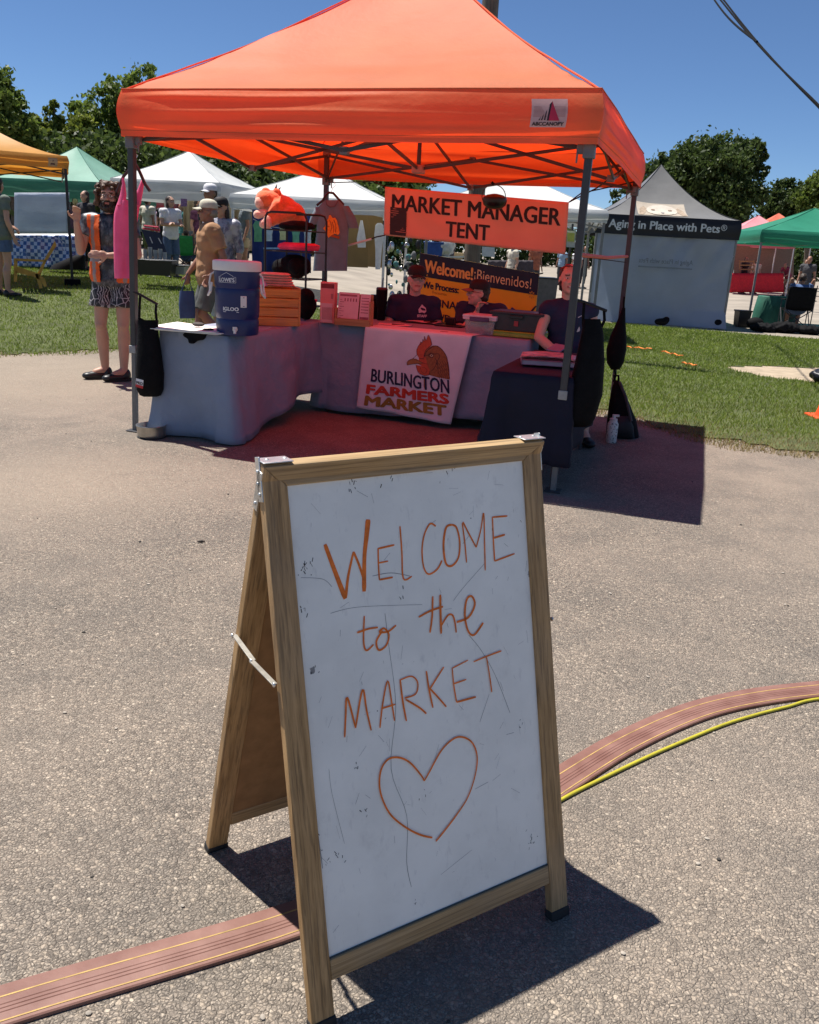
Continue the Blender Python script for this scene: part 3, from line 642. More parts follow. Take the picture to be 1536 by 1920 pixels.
mb = MB(); mb.flat([(.088, .032), (.098, .032), (.112, .128), (.098, .112)], lf, 0)
for i, (x, h) in enumerate(((.072, .085), (.056, .065), (.042, .052))): mb.flat([(x, .034), (x+.008, .034), (x+.012, h), (x+.006, h-.01)], lf, 0)
mb.text('ABCCANOPY', lf, .024, .012, .008, wx=.168, off=.0012); mb.build('logo_lettering', mlb, pt, smooth=0)
mb = MB()
for i in range(9): mb.flat([(.012, .052+i*.006), (.085-.004*i, .052+i*.006), (.085-.004*i, .0535+i*.006), (.012, .0535+i*.006)], lf, -.0006); mb.flat([(.14-.002*i, .052+i*.006), (.182, .052+i*.006), (.182, .0535+i*.006), (.14-.002*i, .0535+i*.006)], lf, -.0006)
mb.build('logo_lines', mat('label_line', (.36, .13, .13), .5), pt, smooth=0)
LEGS = {'FL': ((-1.625, -1.345), (-1.47, -1.455)), 'FR': ((1.462, -1.425), (1.468, -1.455)), 'BR': ((1.50, 1.42), (1.47, 1.45)), 'BL': ((-1.40, 1.46), (-1.40, 1.44))}
LP = {}
for nm, (f, tp) in LEGS.items():
    f = Vector((*f, 0)); tp = Vector((*tp, 2.20)); LP[nm] = (lambda z, f=f, tp=tp: f+(tp-f)*(z/2.2))
    mb = MB(); mb.bar(LP[nm](.57), tp, .042, .042, up=(0, 1, 0)); lg = mb.build('leg', mfr, tent, bevel=.004)
    mb = MB(); mb.bar(LP[nm](.004), LP[nm](.58), .033, .033, up=(0, 1, 0)); mb.build('inner_leg', mfl, lg, bevel=.003)
    mb = MB(); mb.box(LP[nm](.60), (.054, .054, .055)); mb.box(LP[nm](.60)+Vector((.034, 0, 0)), (.02, .02, .03)); mb.build('leg_collar', mat('grey_collar', (.34, .34, .33), .5), lg, bevel=.004)
    mb = MB(); mb.box(LP[nm](.004)+Vector((0, 0, .002)), (.10, .10, .006)); mb.build('foot_plate', mfr, lg, bevel=.002)
    mb = MB(); c = LP[nm](1.945); mb.box(c, (.064, .064, .075)); mb.box(c+Vector((-.045*(1 if c.x > 0 else -1), 0, .01)), (.05, .03, .05)); mb.box(c+Vector((0, -.045*(1 if c.y > 0 else -1), .01)), (.03, .05, .05))
    mb.box(c+Vector((-.062*(1 if c.x > 0 else -1), -.02, -.035)), (.010, .012, .06)); mb.build('corner_bracket', mbk, tent, bevel=.005)
    mb = MB(); mb.box(LP[nm](2.19), (.06, .06, .07)); mb.build('top_bracket', mbk, tent, bevel=.005)
def trussbar(p, q, r=.011): MB().bar(p, q, r, r*2.1).build('truss_bar', mfr, tent)
cor = [Vector((-1.47, -1.455, 0)), Vector((1.468, -1.455, 0)), Vector((1.47, 1.45, 0)), Vector((-1.40, 1.44, 0))]
Z = lambda p, z: Vector((p.x, p.y, z))
hub = Vector((0, 0, 0))
for i in range(4):
    A, B = cor[i], cor[(i+1) % 4]; Mid = (A+B)/2; inn = Vector((-Mid.x, -Mid.y, 0)).normalized()*.02
    for E in (A, B):
        trussbar(Z(E, 2.17)+inn, Z(Mid, 1.925)+inn); trussbar(Z(E, 1.96)+inn*2, Z(Mid, 2.16)+inn*2)
    trussbar(Z(Mid, 2.16)+inn*3, Z(hub, 1.95)+inn); trussbar(Z(Mid, 1.925)+inn*3.4, Z(hub, 2.28)+inn*1.5)
    for z in (1.925, 2.16): mb = MB(); mb.box(Z(Mid, z)+inn*2, (.05, .05, .045)); mb.build('truss_joint', mbk, tent, bevel=.004)
    # rafters from the corner slider to the roof's hip
    trussbar(Z(A, 1.97)*.985+Vector((0, 0, .03)), Vector((A.x*.52, A.y*.52, TZ(.75, .75)-.03)), .010)
for z in (1.95, 2.28): mb = MB(); mb.box((0, 0, z), (.085, .085, .06)); mb.build('hub', mat('hub_plastic', (.40, .22, .19), .5), tent, bevel=.008)
mb = MB(); mb.tube([(0, 0, 1.93), (0, 0, 3.31)], .016, 10); mb.build('centre_pole', mfr, tent)

# weights, strap and clothes hung on the legs
def bag(label, px0, Y, rows, hang, strap, group='sand bags hung on the orange tent legs'):
    q = PX(*px0, Y); t = thing('weight_bag', label, 'weight bag', q.o, 0, group)
    mb = MB(); mb.loft(rows, 22, fold=.006, fn=q.loft, ff=.22, fz=.05, seed=1); b_ = mb.build('bag_body', mblk, t, smooth=70)
    mb = MB()
    for s_ in strap: mb.tube([q(*p) for p in s_], .009, 7)
    mb.build('strap', mblk, t)
    if hang: mb = MB(); mb.tube([q(*p) for p in hang], .009, 8); mb.build('hanger_bar', mat('black_bar', (.012, .012, .013), .35, .1), t)
    return t, q
b1, q = bag('black weight bag with a white and red tag, hung on the left front tent leg', (280, 745), 6.02,
    [(600, 261, 262, .01), (606, 259, 266, .03), (600, 258, 297, .03), (622, 258, 297, .045), (660, 256, 303, .07), (700, 254, 308, .085), (730, 256, 307, .075), (741, 262, 302, .05), (744, 270, 294, .02)][2:],
    [(250, 547, -.01), (262, 552), (296, 571)], [[(263, 552), (262, 568), (261, 600)], [(293, 571), (292, 583), (294, 604)], [(263, 598), (278, 606), (294, 602)]])
mb = MB(); mb.prism([(255, 709), (269, 713), (268, 729), (254, 725)], q.uvw, .086, .090); tg = mb.build('tag', mat('white_vinyl', (.7, .7, .7), .5), b1)
mb = MB(); mb.prism([(254.5, 720), (268.3, 724), (268, 729), (254, 725)], q.uvw, .0902, .0915); mb.build('tag_stripe', mat('tag_red', (.55, .03, .03), .5), tg)
mb = MB(); mb.text('PRO', lambda u, v, w: q.uvw(255.6+u+.0*v, 719.5-v+u*.25, w), 7.5, 0, 0, wx=12, w=.0915, off=.2); mb.build('tag_lettering', mlb, tg, smooth=0)
bag('long black weight bag hung on the right front leg of the orange tent', (1095, 800), 5.18,
    [(598, 1094, 1126, .03), (625, 1090, 1132, .05), (680, 1078, 1134, .085), (740, 1064, 1130, .10), (785, 1058, 1116, .10), (797, 1064, 1108, .07), (801, 1075, 1098, .02)],
    [(1078, 562, -.02), (1095, 566), (1138, 583)], [[(1096, 566), (1094, 590), (1094, 612)], [(1133, 582), (1134, 600), (1127, 616)]])
bag('narrow black weight bag hanging from the back right leg of the orange tent', (1157, 700), 7.75,
    [(577, 1167, 1173, .02), (600, 1158, 1173, .05), (630, 1144, 1175, .075), (655, 1137, 1175, .085), (680, 1138, 1170, .085), (693, 1146, 1162, .05)],
    None, [[(1171, 556, 0), (1170, 570), (1170, 585)], [(1153, 692), (1155, 705), (1150, 716)]])
mb = MB(); p, q2 = LP['FR'](1.40)+Vector((0, .03, 0)), LP['BR'](1.41)-Vector((0, .03, 0))
mb.tube([p, (p+q2)/2+Vector((0, 0, -.012)), q2], .012, 7); o = mb.build('ratchet_strap', mat('red_strap', (.62, .10, .06), .6, .1), None, loc=TC, rotz=YAW)
tag(o, 'red strap stretched between the two right legs of the orange tent', 'strap')
def hanger(par, pts, hook, fn, r=.011):
    mb = MB(); mb.tube([fn(*p) for p in pts], r, 8); h = mb.build('clothes_hanger', mat('dark_wood_hanger', (.045, .016, .012), .4, .2), par)
    mb = MB(); mb.tube([fn(*p) for p in hook], .0025, 6); mb.build('hook', msteel, h)
# pink tank top, seen half edge on, wrapped round the leg
q = PX(243, 335, 6.12); tt = thing('tank_top', 'bright pink sleeveless top on a dark hanger tied to the left tent leg', 'tank top', q.o)
mpink = mat('hot_pink_cotton', (.86, .16, .33), .8, .12, 12, .25, 90, .003, trans=.3, tcol=(.9, .16, .34))
mb = MB(); mb.loft([(522, 215, 252, .035, .03), (505, 214, 253, .04, .03), (460, 213, 255, .045, .02), (420, 213, 257, .045, .015), (400, 214, 260, .045, .01), (388, 217, 262, .04, .01), (375, 222, 264, .03, .005)], 40, fold=.012, fn=q.loft, ff=.30, fz=.03, seed=2)
mb.loft([(384, 219, 236, .028), (365, 225, 237, .015), (345, 229, 235, .01), (333, 228, 232, .006)], 12, fn=q.loft); mb.loft([(384, 247, 264, .028), (360, 256, 268, .015), (345, 262, 270, .01), (337, 265, 270, .006)], 12, fn=q.loft)
mb.build('top_cloth', mpink, tt, smooth=75)
hanger(tt, [(219, 360, .03), (232, 330, .02), (248, 312, 0), (254, 308, -.005), (262, 322, -.02), (272, 345, -.03), (281, 358, -.04)], [(252, 309), (253, 300), (258, 292), (252, 284), (247, 287)], q)
# grey t-shirt on the back left leg
q = PX(618, 375, 8.55); ts = thing('tshirt', 'grey t-shirt with an orange rooster print on a dark hanger under the orange tent', 't-shirt', q.o)
mgt = mat('grey_jersey', (.13, .19, .23), .85, .12, 10, .25, 120, .002)
mb = MB(); mb.loft([(508, 587, 651, .035), (470, 590, 652, .045), (430, 594, 654, .05), (405, 594, 652, .045), (388, 597, 648, .03), (378, 606, 640, .015), (375, 611, 634, .008)], 40, fold=.009, fn=q.loft, ff=.22, fz=.02, seed=1)
mb.loft([(421, 578, 596, .02), (405, 583, 602, .03), (388, 592, 606, .02)], 16, fn=q.loft); mb.loft([(428, 653, 673, .02), (408, 646, 667, .03), (386, 636, 654, .02)], 16, fn=q.loft)
sh = mb.build('shirt_cloth', mgt, ts, smooth=75)
mb = MB(); mb.tube([q(x, y, -.045) for x, y in ((611, 376), (613, 384), (620, 388), (628, 386), (634, 377))], .006, 7); mb.build('collar', mat('collar_rib', (.12, .11, .13), .8), sh)
mo1 = mat('print_orange', (.75, .26, .02), .6, .2, 60); mo2 = mat('print_brown', (.30, .07, .01), .6)
uw = lambda x, y, w: q.uvw(x, y, w)
mb = MB(); mb.prism([(620, 403), (624, 409), (629, 408), (632, 414), (635, 425), (637, 436), (634, 441), (628, 438), (622, 441), (616, 446), (612, 436), (606, 428), (610, 424), (612, 414), (616, 410), (617, 404)], uw, .03, .062); pr = mb.build('rooster_print', mo1, ts)
mb = MB()
for a in (((618, 412), (622, 424), (620, 434)), ((626, 412), (630, 424), (629, 436)), ((613, 424), (618, 425)), ((623, 416), (626, 428), (625, 437))): mb.stroke(a, uw, 1.6, .0625)
mb.flat([(622, 439), (637, 443), (636, 448), (621, 444)], uw, .06); mb.build('print_lines', mo2, pr, smooth=0)
hanger(ts, [(594, 385, 0), (605, 376), (611, 366), (617, 361), (625, 362), (632, 370), (645, 384)], [(621, 361), (624, 352), (629, 348), (627, 340)], q)
hanger(tt, [(252, 309, 0), (252, 311, 0)], [(247, 287), (246, 275)], PX(243, 335, 6.12), .004)
def lump(name, label, cat, loc, els, mt, vox=.012, rz=0, group=None, nz=.0, sm=4):
    mb = MB()
    for c_, r_, *e in els: mb.ell(c_, r_, 14, M=e[0] if e else None)
    o = mb.build(name, mt, None, loc=loc, rotz=rz); remesh(o, vox, sm, nz); return tag(o, label, cat, group) if label else o
def remesh(o, vox, sm=4, nz=0, nf=14):
    md = o.modifiers.new('r', 'REMESH'); md.mode = 'VOXEL'; md.voxel_size = vox; md.use_smooth_shade = True
    md = o.modifiers.new('s', 'SMOOTH'); md.factor = .5; md.iterations = sm
    par, mb_ = o.parent, o.matrix_basis.copy(); o.parent = None; me = baked(o); o.parent = par; o.matrix_basis = mb_; old = o.data; o.modifiers.clear(); o.data = me; bpy.data.meshes.remove(old)
    if nz:
        ns = [v.normal.copy() for v in me.vertices]
        for v, q in zip(me.vertices, ns): v.co += q*nz*noise.noise(v.co*nf)
    me.polygons.foreach_set('use_smooth', [True]*len(me.polygons)); me.update(); return me
# ------------------------------------------------------------------ tables and cloths
mcl = mat('blue_grey_tablecloth', (.235, .28, .36), .85, .05, 6, .55, 11, .025); mnv = mat('navy_tablecloth', (.0045, .005, .020), .8, .2, 6, .3, 40, .006)
mwt = mat('white_plastic_table', (.6, .6, .58), .6)
def table(label, a0, a1, b0, b1, z, group='folding tables under the orange tent'):
    c = W((a0+a1)/2, (b0+b1)/2); t = thing('folding_table', label, 'table', c, YAW, group); x, y = (a1-a0)/2-.015, (b1-b0)/2-.015
    mb = MB(); mb.box((0, 0, z-.025), (2*x, 2*y, .04)); mb.build('table_top', mwt, t, bevel=.006)
    for sx in (-1, 1):
        for sy in (-1, 1): mb = MB(); mb.tube([(sx*(x-.06), sy*(y-.06), z-.045), (sx*(x-.05), sy*(y-.04), 0)], .0135, 8); mb.build('leg', mfr, t)
    return t
def cloth(name, label, a0, a1, b0, b1, z, hem, mt, flare, amp, nf, seed, parent=None, rnd_=.02):
    """hem(a, b) gives the hem height under a point of the outline"""
    ca, cb = (a0+a1)/2, (b0+b1)/2; hx, hy = (a1-a0)/2, (b1-b0)/2; n = 200; P = []; per = 4*(hx+hy)
    for i in range(n):
        d = per*i/n
        if d < 2*hx: p = (-hx+d, -hy); nn = (0, -1)
        elif d < 2*hx+2*hy: p = (hx, -hy+d-2*hx); nn = (1, 0)
        elif d < 4*hx+2*hy: p = (hx-(d-2*hx-2*hy), hy); nn = (0, 1)
        else: p = (-hx, hy-(d-4*hx-2*hy)); nn = (-1, 0)
        ex, ey = hx-abs(p[0]), hy-abs(p[1]); cr = .12
        if max(ex, ey) < cr or (ex < cr and ey < cr):
            k = max(ex, ey)/cr; dg = Vector((math.copysign(1, p[0]), math.copysign(1, p[1]))).normalized(); nn = (Vector(nn)*k + dg*(1-k)).normalized()
        P.append((Vector(p), Vector(nn), d))
    mb = MB(); rows = []; m_ = 14
    for k in (.0, .3, .6, .9, .985): rows.append([(p.x*k, p.y*k, z + .0025*noise.noise((p.x*k*4, p.y*k*4, seed))) for p, nn, d in P])
    rows.append([(p.x, p.y, z-.003) for p, nn, d in P])
    for j in range(1, m_+1):
        q = j/m_; r = []
        for p, nn, d in P:
            h = hem(p.x+ca, p.y+cb); cor = sum(1 for e in (hx-abs(p.x), hy-abs(p.y)) if e < .08) == 2
            w_ = amp*q**1.1*(sin(d*nf+seed)+.6*sin(d*nf*.43+seed*2.3)+.8*noise.noise((d*3, q*1.5, seed))) + flare*q + (.035*q if cor else 0) + .012*noise.noise((d*6, q*7, seed+4))
            r.append((p.x+nn.x*(.004+w_), p.y+nn.y*(.004+w_), z-.004-(z-h)*q))
        rows.append(r)
    mb.add([v for r in rows for v in r], [(j*n+i, j*n+(i+1) % n, (j+1)*n+(i+1) % n, (j+1)*n+i) for j in range(len(rows)-1) for i in range(n)])
    o = mb.build(name, mt, parent, smooth=75, solid=.0025)
    if not parent: o.location = W(ca, cb); o.rotation_euler.z = YAW; tag(o, label, 'tablecloth', 'cloths on the tables')
    return o
LT = (-1.40, -.86, -1.33, .44); FT = (-.87, .93, .15, .90); NT = (1.03, 1.51, -1.44, -.08); TZ0 = .74
table('folding table under the light blue cloth, carrying the blue drinks cooler', *LT, TZ0)
table('folding table in the middle, under the cloth with the rooster banner', *FT, TZ0)
table('small folding table under the dark navy cloth, one bare leg showing', *NT, .70)
cloth('tablecloth', 'light blue-grey cloth on the left table, sunlit at its near end', *LT, TZ0+.004, lambda a, b: .015 + .16*sst(-1.25, -.1, b)*(1 if a > -1.3 else .6), mcl, .050, .036, 9, 2)
cloth('tablecloth', 'blue-grey cloth on the middle table behind the rooster banner', *FT, TZ0+.004, lambda a, b: .06+.03*sin(a*3), mcl, .035, .026, 12, 5)
cloth('tablecloth', 'dark navy cloth on the small table behind the sandwich board', *NT, .704, lambda a, b: .22+.10*(b > -.5)-.05*sin(b*3), mnv, .015, .028, 12, 9)

# rooster banner over the front edge of the middle table
mwc = mat('white_cotton', (.66, .66, .68), .85, .06, 8, .25, 60, .004)
bt = thing('rooster_banner', 'white cloth banner printed with a rooster head, hanging over the front of the middle table', 'banner', W(.04, .15, 0), YAW)
def bf(u, v, w):                          # u across 0..1, v down 0..1 from the table edge
    x = -.45+.90*u - .10*v*(.35+.75*u); z = TZ0+.011-.66*v-.05*u*v
    y = -.075 - .045*v - w + .012*sin(u*17+2*v)*v + .014*sin(u*7-1)*v
    if v < 0: z = TZ0+.0115; y = -.075-v*.55-w
    return Vector((x, y, z))
mb = MB(); mb.grid(lambda s, q: bf(s, -.45+1.45*q, 0), 44, 44); cl = mb.build('cloth', mwc, bt, smooth=60, solid=.0018)
def bu(x, y):                             # detail crop of the banner to its own u, v
    v = (y-(112+ (x-205)*.072))/(985+ (x-180)*.12-(112+(x-205)*.072)); xl = 205+(180-205)*v - 25*sin(pi*v); xr = 1380+(1100-1380)*v
    return ((x-xl)/(xr-xl), v)
bd = lambda x, y, w: bf(*bu(x, y), w+.002)
mr1 = mat('rooster_red', (.52, .09, .035), .7, .12, 60); mr2 = mat('rooster_brown', (.30, .11, .035), .7, .25, 60); mr3 = mat('rooster_beak', (.33, .16, .05), .7)
mli = mat('print_dark', (.025, .012, .02), .7); mtn = mat('print_navy', (.015, .016, .05), .7); mtr = mat('print_red', (.50, .045, .02), .7); mto = mat('print_olive', (.27, .16, .02), .7)
mb = MB()
comb = [(780, 400), (776, 350), (800, 300), (826, 285), (822, 262), (840, 270), (848, 235), (862, 258), (866, 205), (885, 245), (910, 192), (935, 240), (944, 290), (915, 315), (880, 345), (862, 385), (850, 430), (800, 430)]
mb.flat(comb, bd, .0, sub=3); mb.flat([(765, 500), (790, 505), (830, 512), (880, 540), (915, 560), (905, 600), (860, 608), (815, 595), (785, 565)], bd, .0, sub=3)
mb.flat([(850, 430), (862, 385), (900, 350), (950, 360), (1000, 380), (1020, 420), (1000, 450), (985, 490), (950, 540), (915, 560), (880, 540), (830, 512), (790, 490), (800, 430)], bd, .0, sub=3); mb.build('rooster_face', mr1, cl, smooth=0)
mb = MB(); mb.flat([(862, 385), (880, 345), (915, 315), (960, 298), (1010, 300), (1055, 340), (1095, 400), (1112, 470), (1118, 560), (1118, 640), (1060, 630), (1000, 625), (940, 610), (905, 600), (915, 560), (950, 540), (985, 490), (1000, 450), (1020, 420), (1000, 380), (950, 360), (900, 350)], bd, .0004, sub=3)
mb.flat([(850, 640), (880, 640), (876, 700), (860, 760), (848, 720)], bd, 0, sub=3); mb.build('rooster_feathers', mr2, cl, smooth=0)
mb = MB(); mb.flat([(668, 508), (668, 478), (690, 455), (735, 435), (775, 440), (810, 460), (850, 480), (800, 492), (740, 490), (700, 500)], bd, .0008, sub=3); mb.build('rooster_beak', mr3, cl, smooth=0)
mb = MB()
for s_, wd in ((comb, 5), ([(860, 415), (885, 360), (930, 325), (985, 300), (1040, 325), (1090, 390), (1112, 470), (1120, 560), (1118, 640)], 7), ([(668, 508), (666, 480), (690, 455), (735, 435), (780, 395)], 6), ([(668, 508), (700, 500), (760, 490), (850, 480)], 5), ([(735, 438), (790, 455), (850, 480), (900, 490)], 4),
               ([(765, 500), (785, 565), (815, 595), (860, 608), (905, 600), (915, 560)], 5), ([(862, 410), (900, 395), (935, 375), (975, 385), (1010, 380), (1025, 410), (1000, 450), (970, 520), (930, 560)], 5), ([(905, 408), (925, 385), (955, 390), (962, 405), (940, 420), (908, 408)], 6), ([(815, 525), (830, 570), (860, 585), (885, 560), (870, 530), (820, 520)], 3)):
    mb.stroke(s_, bd, wd, .0016)
for i in range(26):
    x = 975+ (i*47 % 130); y = 430+(i*29 % 180); mb.stroke([(x, y), (x+18, y+30), (x+22, y+62)], bd, 4, .0012, sub=2)
mb.build('rooster_lines', mli, cl, smooth=0)
mb = MB(); mb.flat([(922, 402), (935, 388), (952, 394), (956, 406), (940, 414)], bd, .0014, sub=3); mb.build('eye_white', mat('print_cream', (.6, .45, .25), .7), cl, smooth=0)
mb = MB(); mb.flat([(934, 396), (944, 394), (948, 402), (940, 408), (933, 404)], bd, .0018, sub=3); mb.build('eye_pupil', mli, cl, smooth=0)
def btext(s, x0, x1, yb, h, off, slope, mt, nm, sub=1, sh=0):
    mb = MB(); mb.text(s, lambda u, v, w: bd(x0+u+ v*.10, yb-v*h/.73+u*slope, w), 1.0, 0, 0, wx=x1-x0, off=off, w=.0016, sub=sub); mb.build(nm, mt, cl, smooth=0)
btext('BURLINGTON', 292, 1112, 690, 142, (4, .02), .108, mtn, 'lettering')
btext('FARMERS', 262, 1098, 822, 98, (11, .07), .075, mtr, 'lettering'); btext('MARKET', 262, 1068, 950, 105, (11, .07), .068, mto, 'lettering')

# ------------------------------------------------------------------ hung signs and what hangs by them
morb = fabric('orange_banner_vinyl', (.86, .42, .29), (.95, .44, .28), .32, .45, .25); mbt = mat('banner_black', (.008, .007, .01), .55)
def quad_banner(name, label, cat, cs, b, mt, amp, seed):
    c = [locb(*p, b) for p in cs]; o = W((c[0].x+c[1].x)/2, b, 0); t = thing(name, label, cat, o, YAW); cx = (c[0].x+c[1].x)/2
    def f(u, v, w):
        p = (c[0]*(1-u)+c[1]*u)*v + (c[3]*(1-u)+c[2]*u)*(1-v)
        y = amp*(noise.noise((u*3, v*2, seed))+.5*noise.noise((u*8+v*3, v*2, seed+3)))
        return Vector((p.x-cx, y-w, p.z))
    mb = MB(); mb.grid(lambda s, q: f(s, q, 0), 50, 18); o = mb.build('sheet', mt, t, smooth=80, solid=.002); return t, o, f
mm, sh, f = quad_banner('tent_banner', 'orange banner reading MARKET MANAGER TENT hung at the back of the orange tent', 'banner', [(722, 350), (1067, 379), (1060, 477), (720, 441)], 1.435, morb, .012, 3)
def stext(par, f, s, u0, u1, v0, h, off, mt, nm='lettering', w=.004, sub=1, wh=1.72, hh=.435, sh=0):
    mb = MB(); mb.text(s, lambda u, v, w_: f(u0+u, v0+v*h/.73, w_), 1.0, 0, 0, wx=u1-u0, off=off, w=w, sub=sub, shear=sh); mb.build(nm, mt, par, smooth=0)
stext(sh, f, 'MARKET MANAGER', .045, .962, .545, .335, (.0032, .018), mbt); stext(sh, f, 'TENT', .355, .592, .115, .32, (.0032, .018), mbt)
po = thing('notice', 'small black notice with an orange stripe on the left of the orange banner', 'notice', mm.location, YAW)
mb = MB(); mb.boxm(f, .035, .128, .03, .60, .004, .007); pb = mb.build('board', mat('notice_black', (.02, .015, .018), .6), po)
mb = MB(); mb.boxm(f, .035, .128, .25, .34, .007, .0078); mb.build('orange_stripe', mat('notice_orange', (.75, .28, .02), .6), pb)
mb = MB()
for i in range(12):
    if 5 <= i <= 6: continue
    v = .56-.042*i; l = .03+.01*((i*7) % 3); mb.boxm(f, .0815-l, .0815+l, v, v+(.030 if i == 0 else .014), .007, .0078)
mb.build('print_lines', mat('notice_print', (.35, .16, .12), .6), pb)
mrope = mat('black_cord', (.015, .013, .013), .7); mrw = mat('white_cord', (.55, .52, .48), .7)
g0 = W(0, 0) ; inv = lambda p: Matrix.Rotation(-YAW, 3, 'Z') @ (p-mm.location)
def tie(par, pts, r, mt): mb = MB(); mb.tube([inv(W(*p)) for p in pts], r, 6); mb.build('tie_cord', mt, par)
tie(mm, [locb(722, 441, 1.435), locb(706, 444, 1.4), locb(696, 448, 1.4)], .007, mrope); tie(mm, [locb(697, 448, 1.4), locb(640, 464, 1.42), (-1.38, 1.44, 1.36)], .010, mrw)
tie(mm, [locb(722, 350, 1.4), locb(700, 340, 1.42), (-1.38, 1.44, 1.93)], .005, mrope); tie(mm, [locb(1067, 379, 1.4), locb(1090, 362, 1.42), (1.47, 1.42, 2.02)], .006, mrope); tie(mm, [locb(1060, 477, 1.4), (1.48, 1.42, 1.36)], .004, mrope)
tie(mm, [locb(1067, 379, 1.4), locb(1120, 352, 1.3), (1.47, .2, 2.0)], .006, mrope)
lp = thing('hanging_lamp', 'round black lamp hung by a wire ring in front of the orange banner', 'lamp', at(928, 375, 7.75)); q = PX(928, 375, 7.75)
mb = MB(); mb.lathe([(.001, -.075), (.06, -.068), (.095, -.04), (.104, -.005), (.10, .02), (.07, .04), (.02, .05), (.001, .05)], 24); mb.build('lamp_body', mat('black_gloss', (.008, .007, .008), .3), lp)
mb = MB(); mb.tube([q(926+22*sin(a), 368-22*cos(a)) for a in np.linspace(0, 2*pi, 28)], .004, 6); mb.build('wire_ring', mfr, lp)
mb = MB(); mb.tube([q(926, 346), q(922, 341)], .012, 6); mb.build('clip', mblk, lp)
wb, sh, f = quad_banner('payment_banner', 'navy and yellow banner reading Welcome! Bienvenidos! behind the seated staff', 'banner', [(789, 474), (1011, 513), (1001, 632), (783, 602)], 1.75, mat('banner_yellow', (.80, .42, .015), .5, .06, 4, .15, 8, .02), .016, 8)
mnb = mat('banner_navy', (.012, .012, .03), .5); mco = mat('banner_cream', (.78, .50, .24), .5); mor_ = mat('banner_orange', (.85, .42, .10), .5)
mb = MB(); mb.grid(lambda s, q: f(s, .665+.335*q, .004), 40, 6); mb.build('navy_band', mnb, sh, smooth=80)
stext(sh, f, 'Welcome!', .045, .455, .735, .19, (.0045, .022), mor_, w=.007); stext(sh, f, '¡Bienvenidos!', .47, .945, .745, .17, .0, mco, w=.007)
for s_, u0, u1, v0, h, of in (('We Process:', .035, .345, .505, .105, (.0035, .02)), ('EBT/SNAP/3Squares', -.06+.06, .72, .255, .12, (.002, .012)), ('Credit/Debit', .0, .42, .04, .12, (.002, .012))): stext(sh, f, s_, u0, u1, v0, h, of, mnb, w=.005)
for s_, u0, u1, v0 in (('Procesamos:', .12, .25, .44), ('Crédito/Débito', .17, .33, .0-.0+.005)): stext(sh, f, s_, u0, u1, v0, .045, 0, mat('banner_brown', (.30, .12, .01), .5), w=.005)
mcard = mat('card_blue', (.03, .05, .14), .4); mcard2 = mat('card_navy', (.01, .012, .02), .4)
mb = MB(); mb.flat([(.72, .10), (.80, .42), (.98, .25), (.90, .0)], f, .006); mb.build('card_picture', mcard, sh, smooth=0)
mb = MB(); mb.flat([(.70, .06), (.72, .10), (.90, .0), (.88, 0)], f, .007); mb.flat([(.745, .17), (.758, .22), (.94, .10), (.925, .05)], f, .007); mb.stroke([(.86, .06), (.93, .30), (1.0, .50)], f, .02, .007); mb.build('card_stripe', mcard2, sh, smooth=0)
for (u, v) in ((.055, .665), (.955, .655)):
    mb = MB()
    for k in range(8): a = k*pi/4; mb.flat([(u+.008*cos(a), v+.02*sin(a)), (u+.022*cos(a-.25), v+.05*sin(a-.25)), (u+.028*cos(a), v+.062*sin(a)), (u+.022*cos(a+.25), v+.05*sin(a+.25))], f, .008)
    mb.build('sunflower', mat('banner_gold', (.55, .30, .04), .5), sh, smooth=0)
mb = MB()
for u in (.03, .97): mb.bar(f(u, 1.0, -.02), Vector((f(u, 0, -.02).x, .05, 0)), .018)
mb.build('stand', mfr, wb)

# ------------------------------------------------------------------ on the left table
TT = TZ0+.008
def onT(x, y, z=TT): p = gp(x, y, z); return p
co_ = onT(437, 631); co_.y += .15
ck = thing('drinks_cooler', 'large dark blue round drinks cooler with white lid and tap on the left table', 'cooler', co_, .10); ck.scale = (.93, .93, .90)
mcb = mat('cooler_blue', (.012, .022, .105), .35, .08, 12, .08, 60); mcw = mat('cooler_white', (.72, .69, .66), .4, .04); mcp = mat('cooler_print', (.72, .72, .74), .5)
rib = lambda a, z: 1 + (.006*sin(a*56) if .17 < z < .33 else 0)
mb = MB(); mb.lathe([(.130, 0), (.150, .006), (.155, .03), (.157, .11), (.152, .125), (.157, .14), (.160, .165), (.161, .175), (.162, .30), (.163, .335), (.158, .35), (.164, .37), (.168, .47), (.168, .478), (.15, .478)], 112, fx=rib); mb.build('cooler_body', mcb, ck, smooth=35)
mb = MB(); mb.lathe([(.15, .475), (.174, .476), (.177, .485), (.177, .535), (.174, .545), (.16, .549), (.08, .546), (.001, .545)], 48); mb.build('lid', mcw, ck, smooth=50)
cyl = lambda R_, a0: (lambda u, v, w: Vector(((R_+w)*sin(a0+u/R_), -(R_+w)*cos(a0+u/R_), v)))
fl = cyl(.1675, -.36)
mb = MB(); mb.tube([(0, -.158, .055), (0, -.18, .053)], .018, 12); mb.tube([(0, -.175, .058), (0, -.19, .052), (0, -.192, .026)], .010, 10); mb.box((0, -.186, .068), (.03, .014, .012)); mb.build('tap', mcw, ck)
mb = MB(); mb.boxm(cyl(.1605, .38), -.022, .022, .215, .30, 0, .007); lt = mb.build('latch', mcw, ck, bevel=.003)
for z in (.225, .288): MB().ell(cyl(.1605, .38)(0, z, .008), (.004, .004, .004), 8).build('screw', mfr, lt)
mb = MB(); sgn = [(-.068, .392), (-.068, .432), (-.050, .434), (-.045, .442), (0, .464), (.045, .442), (.050, .434), (.068, .432), (.068, .392), (-.068, .392)]
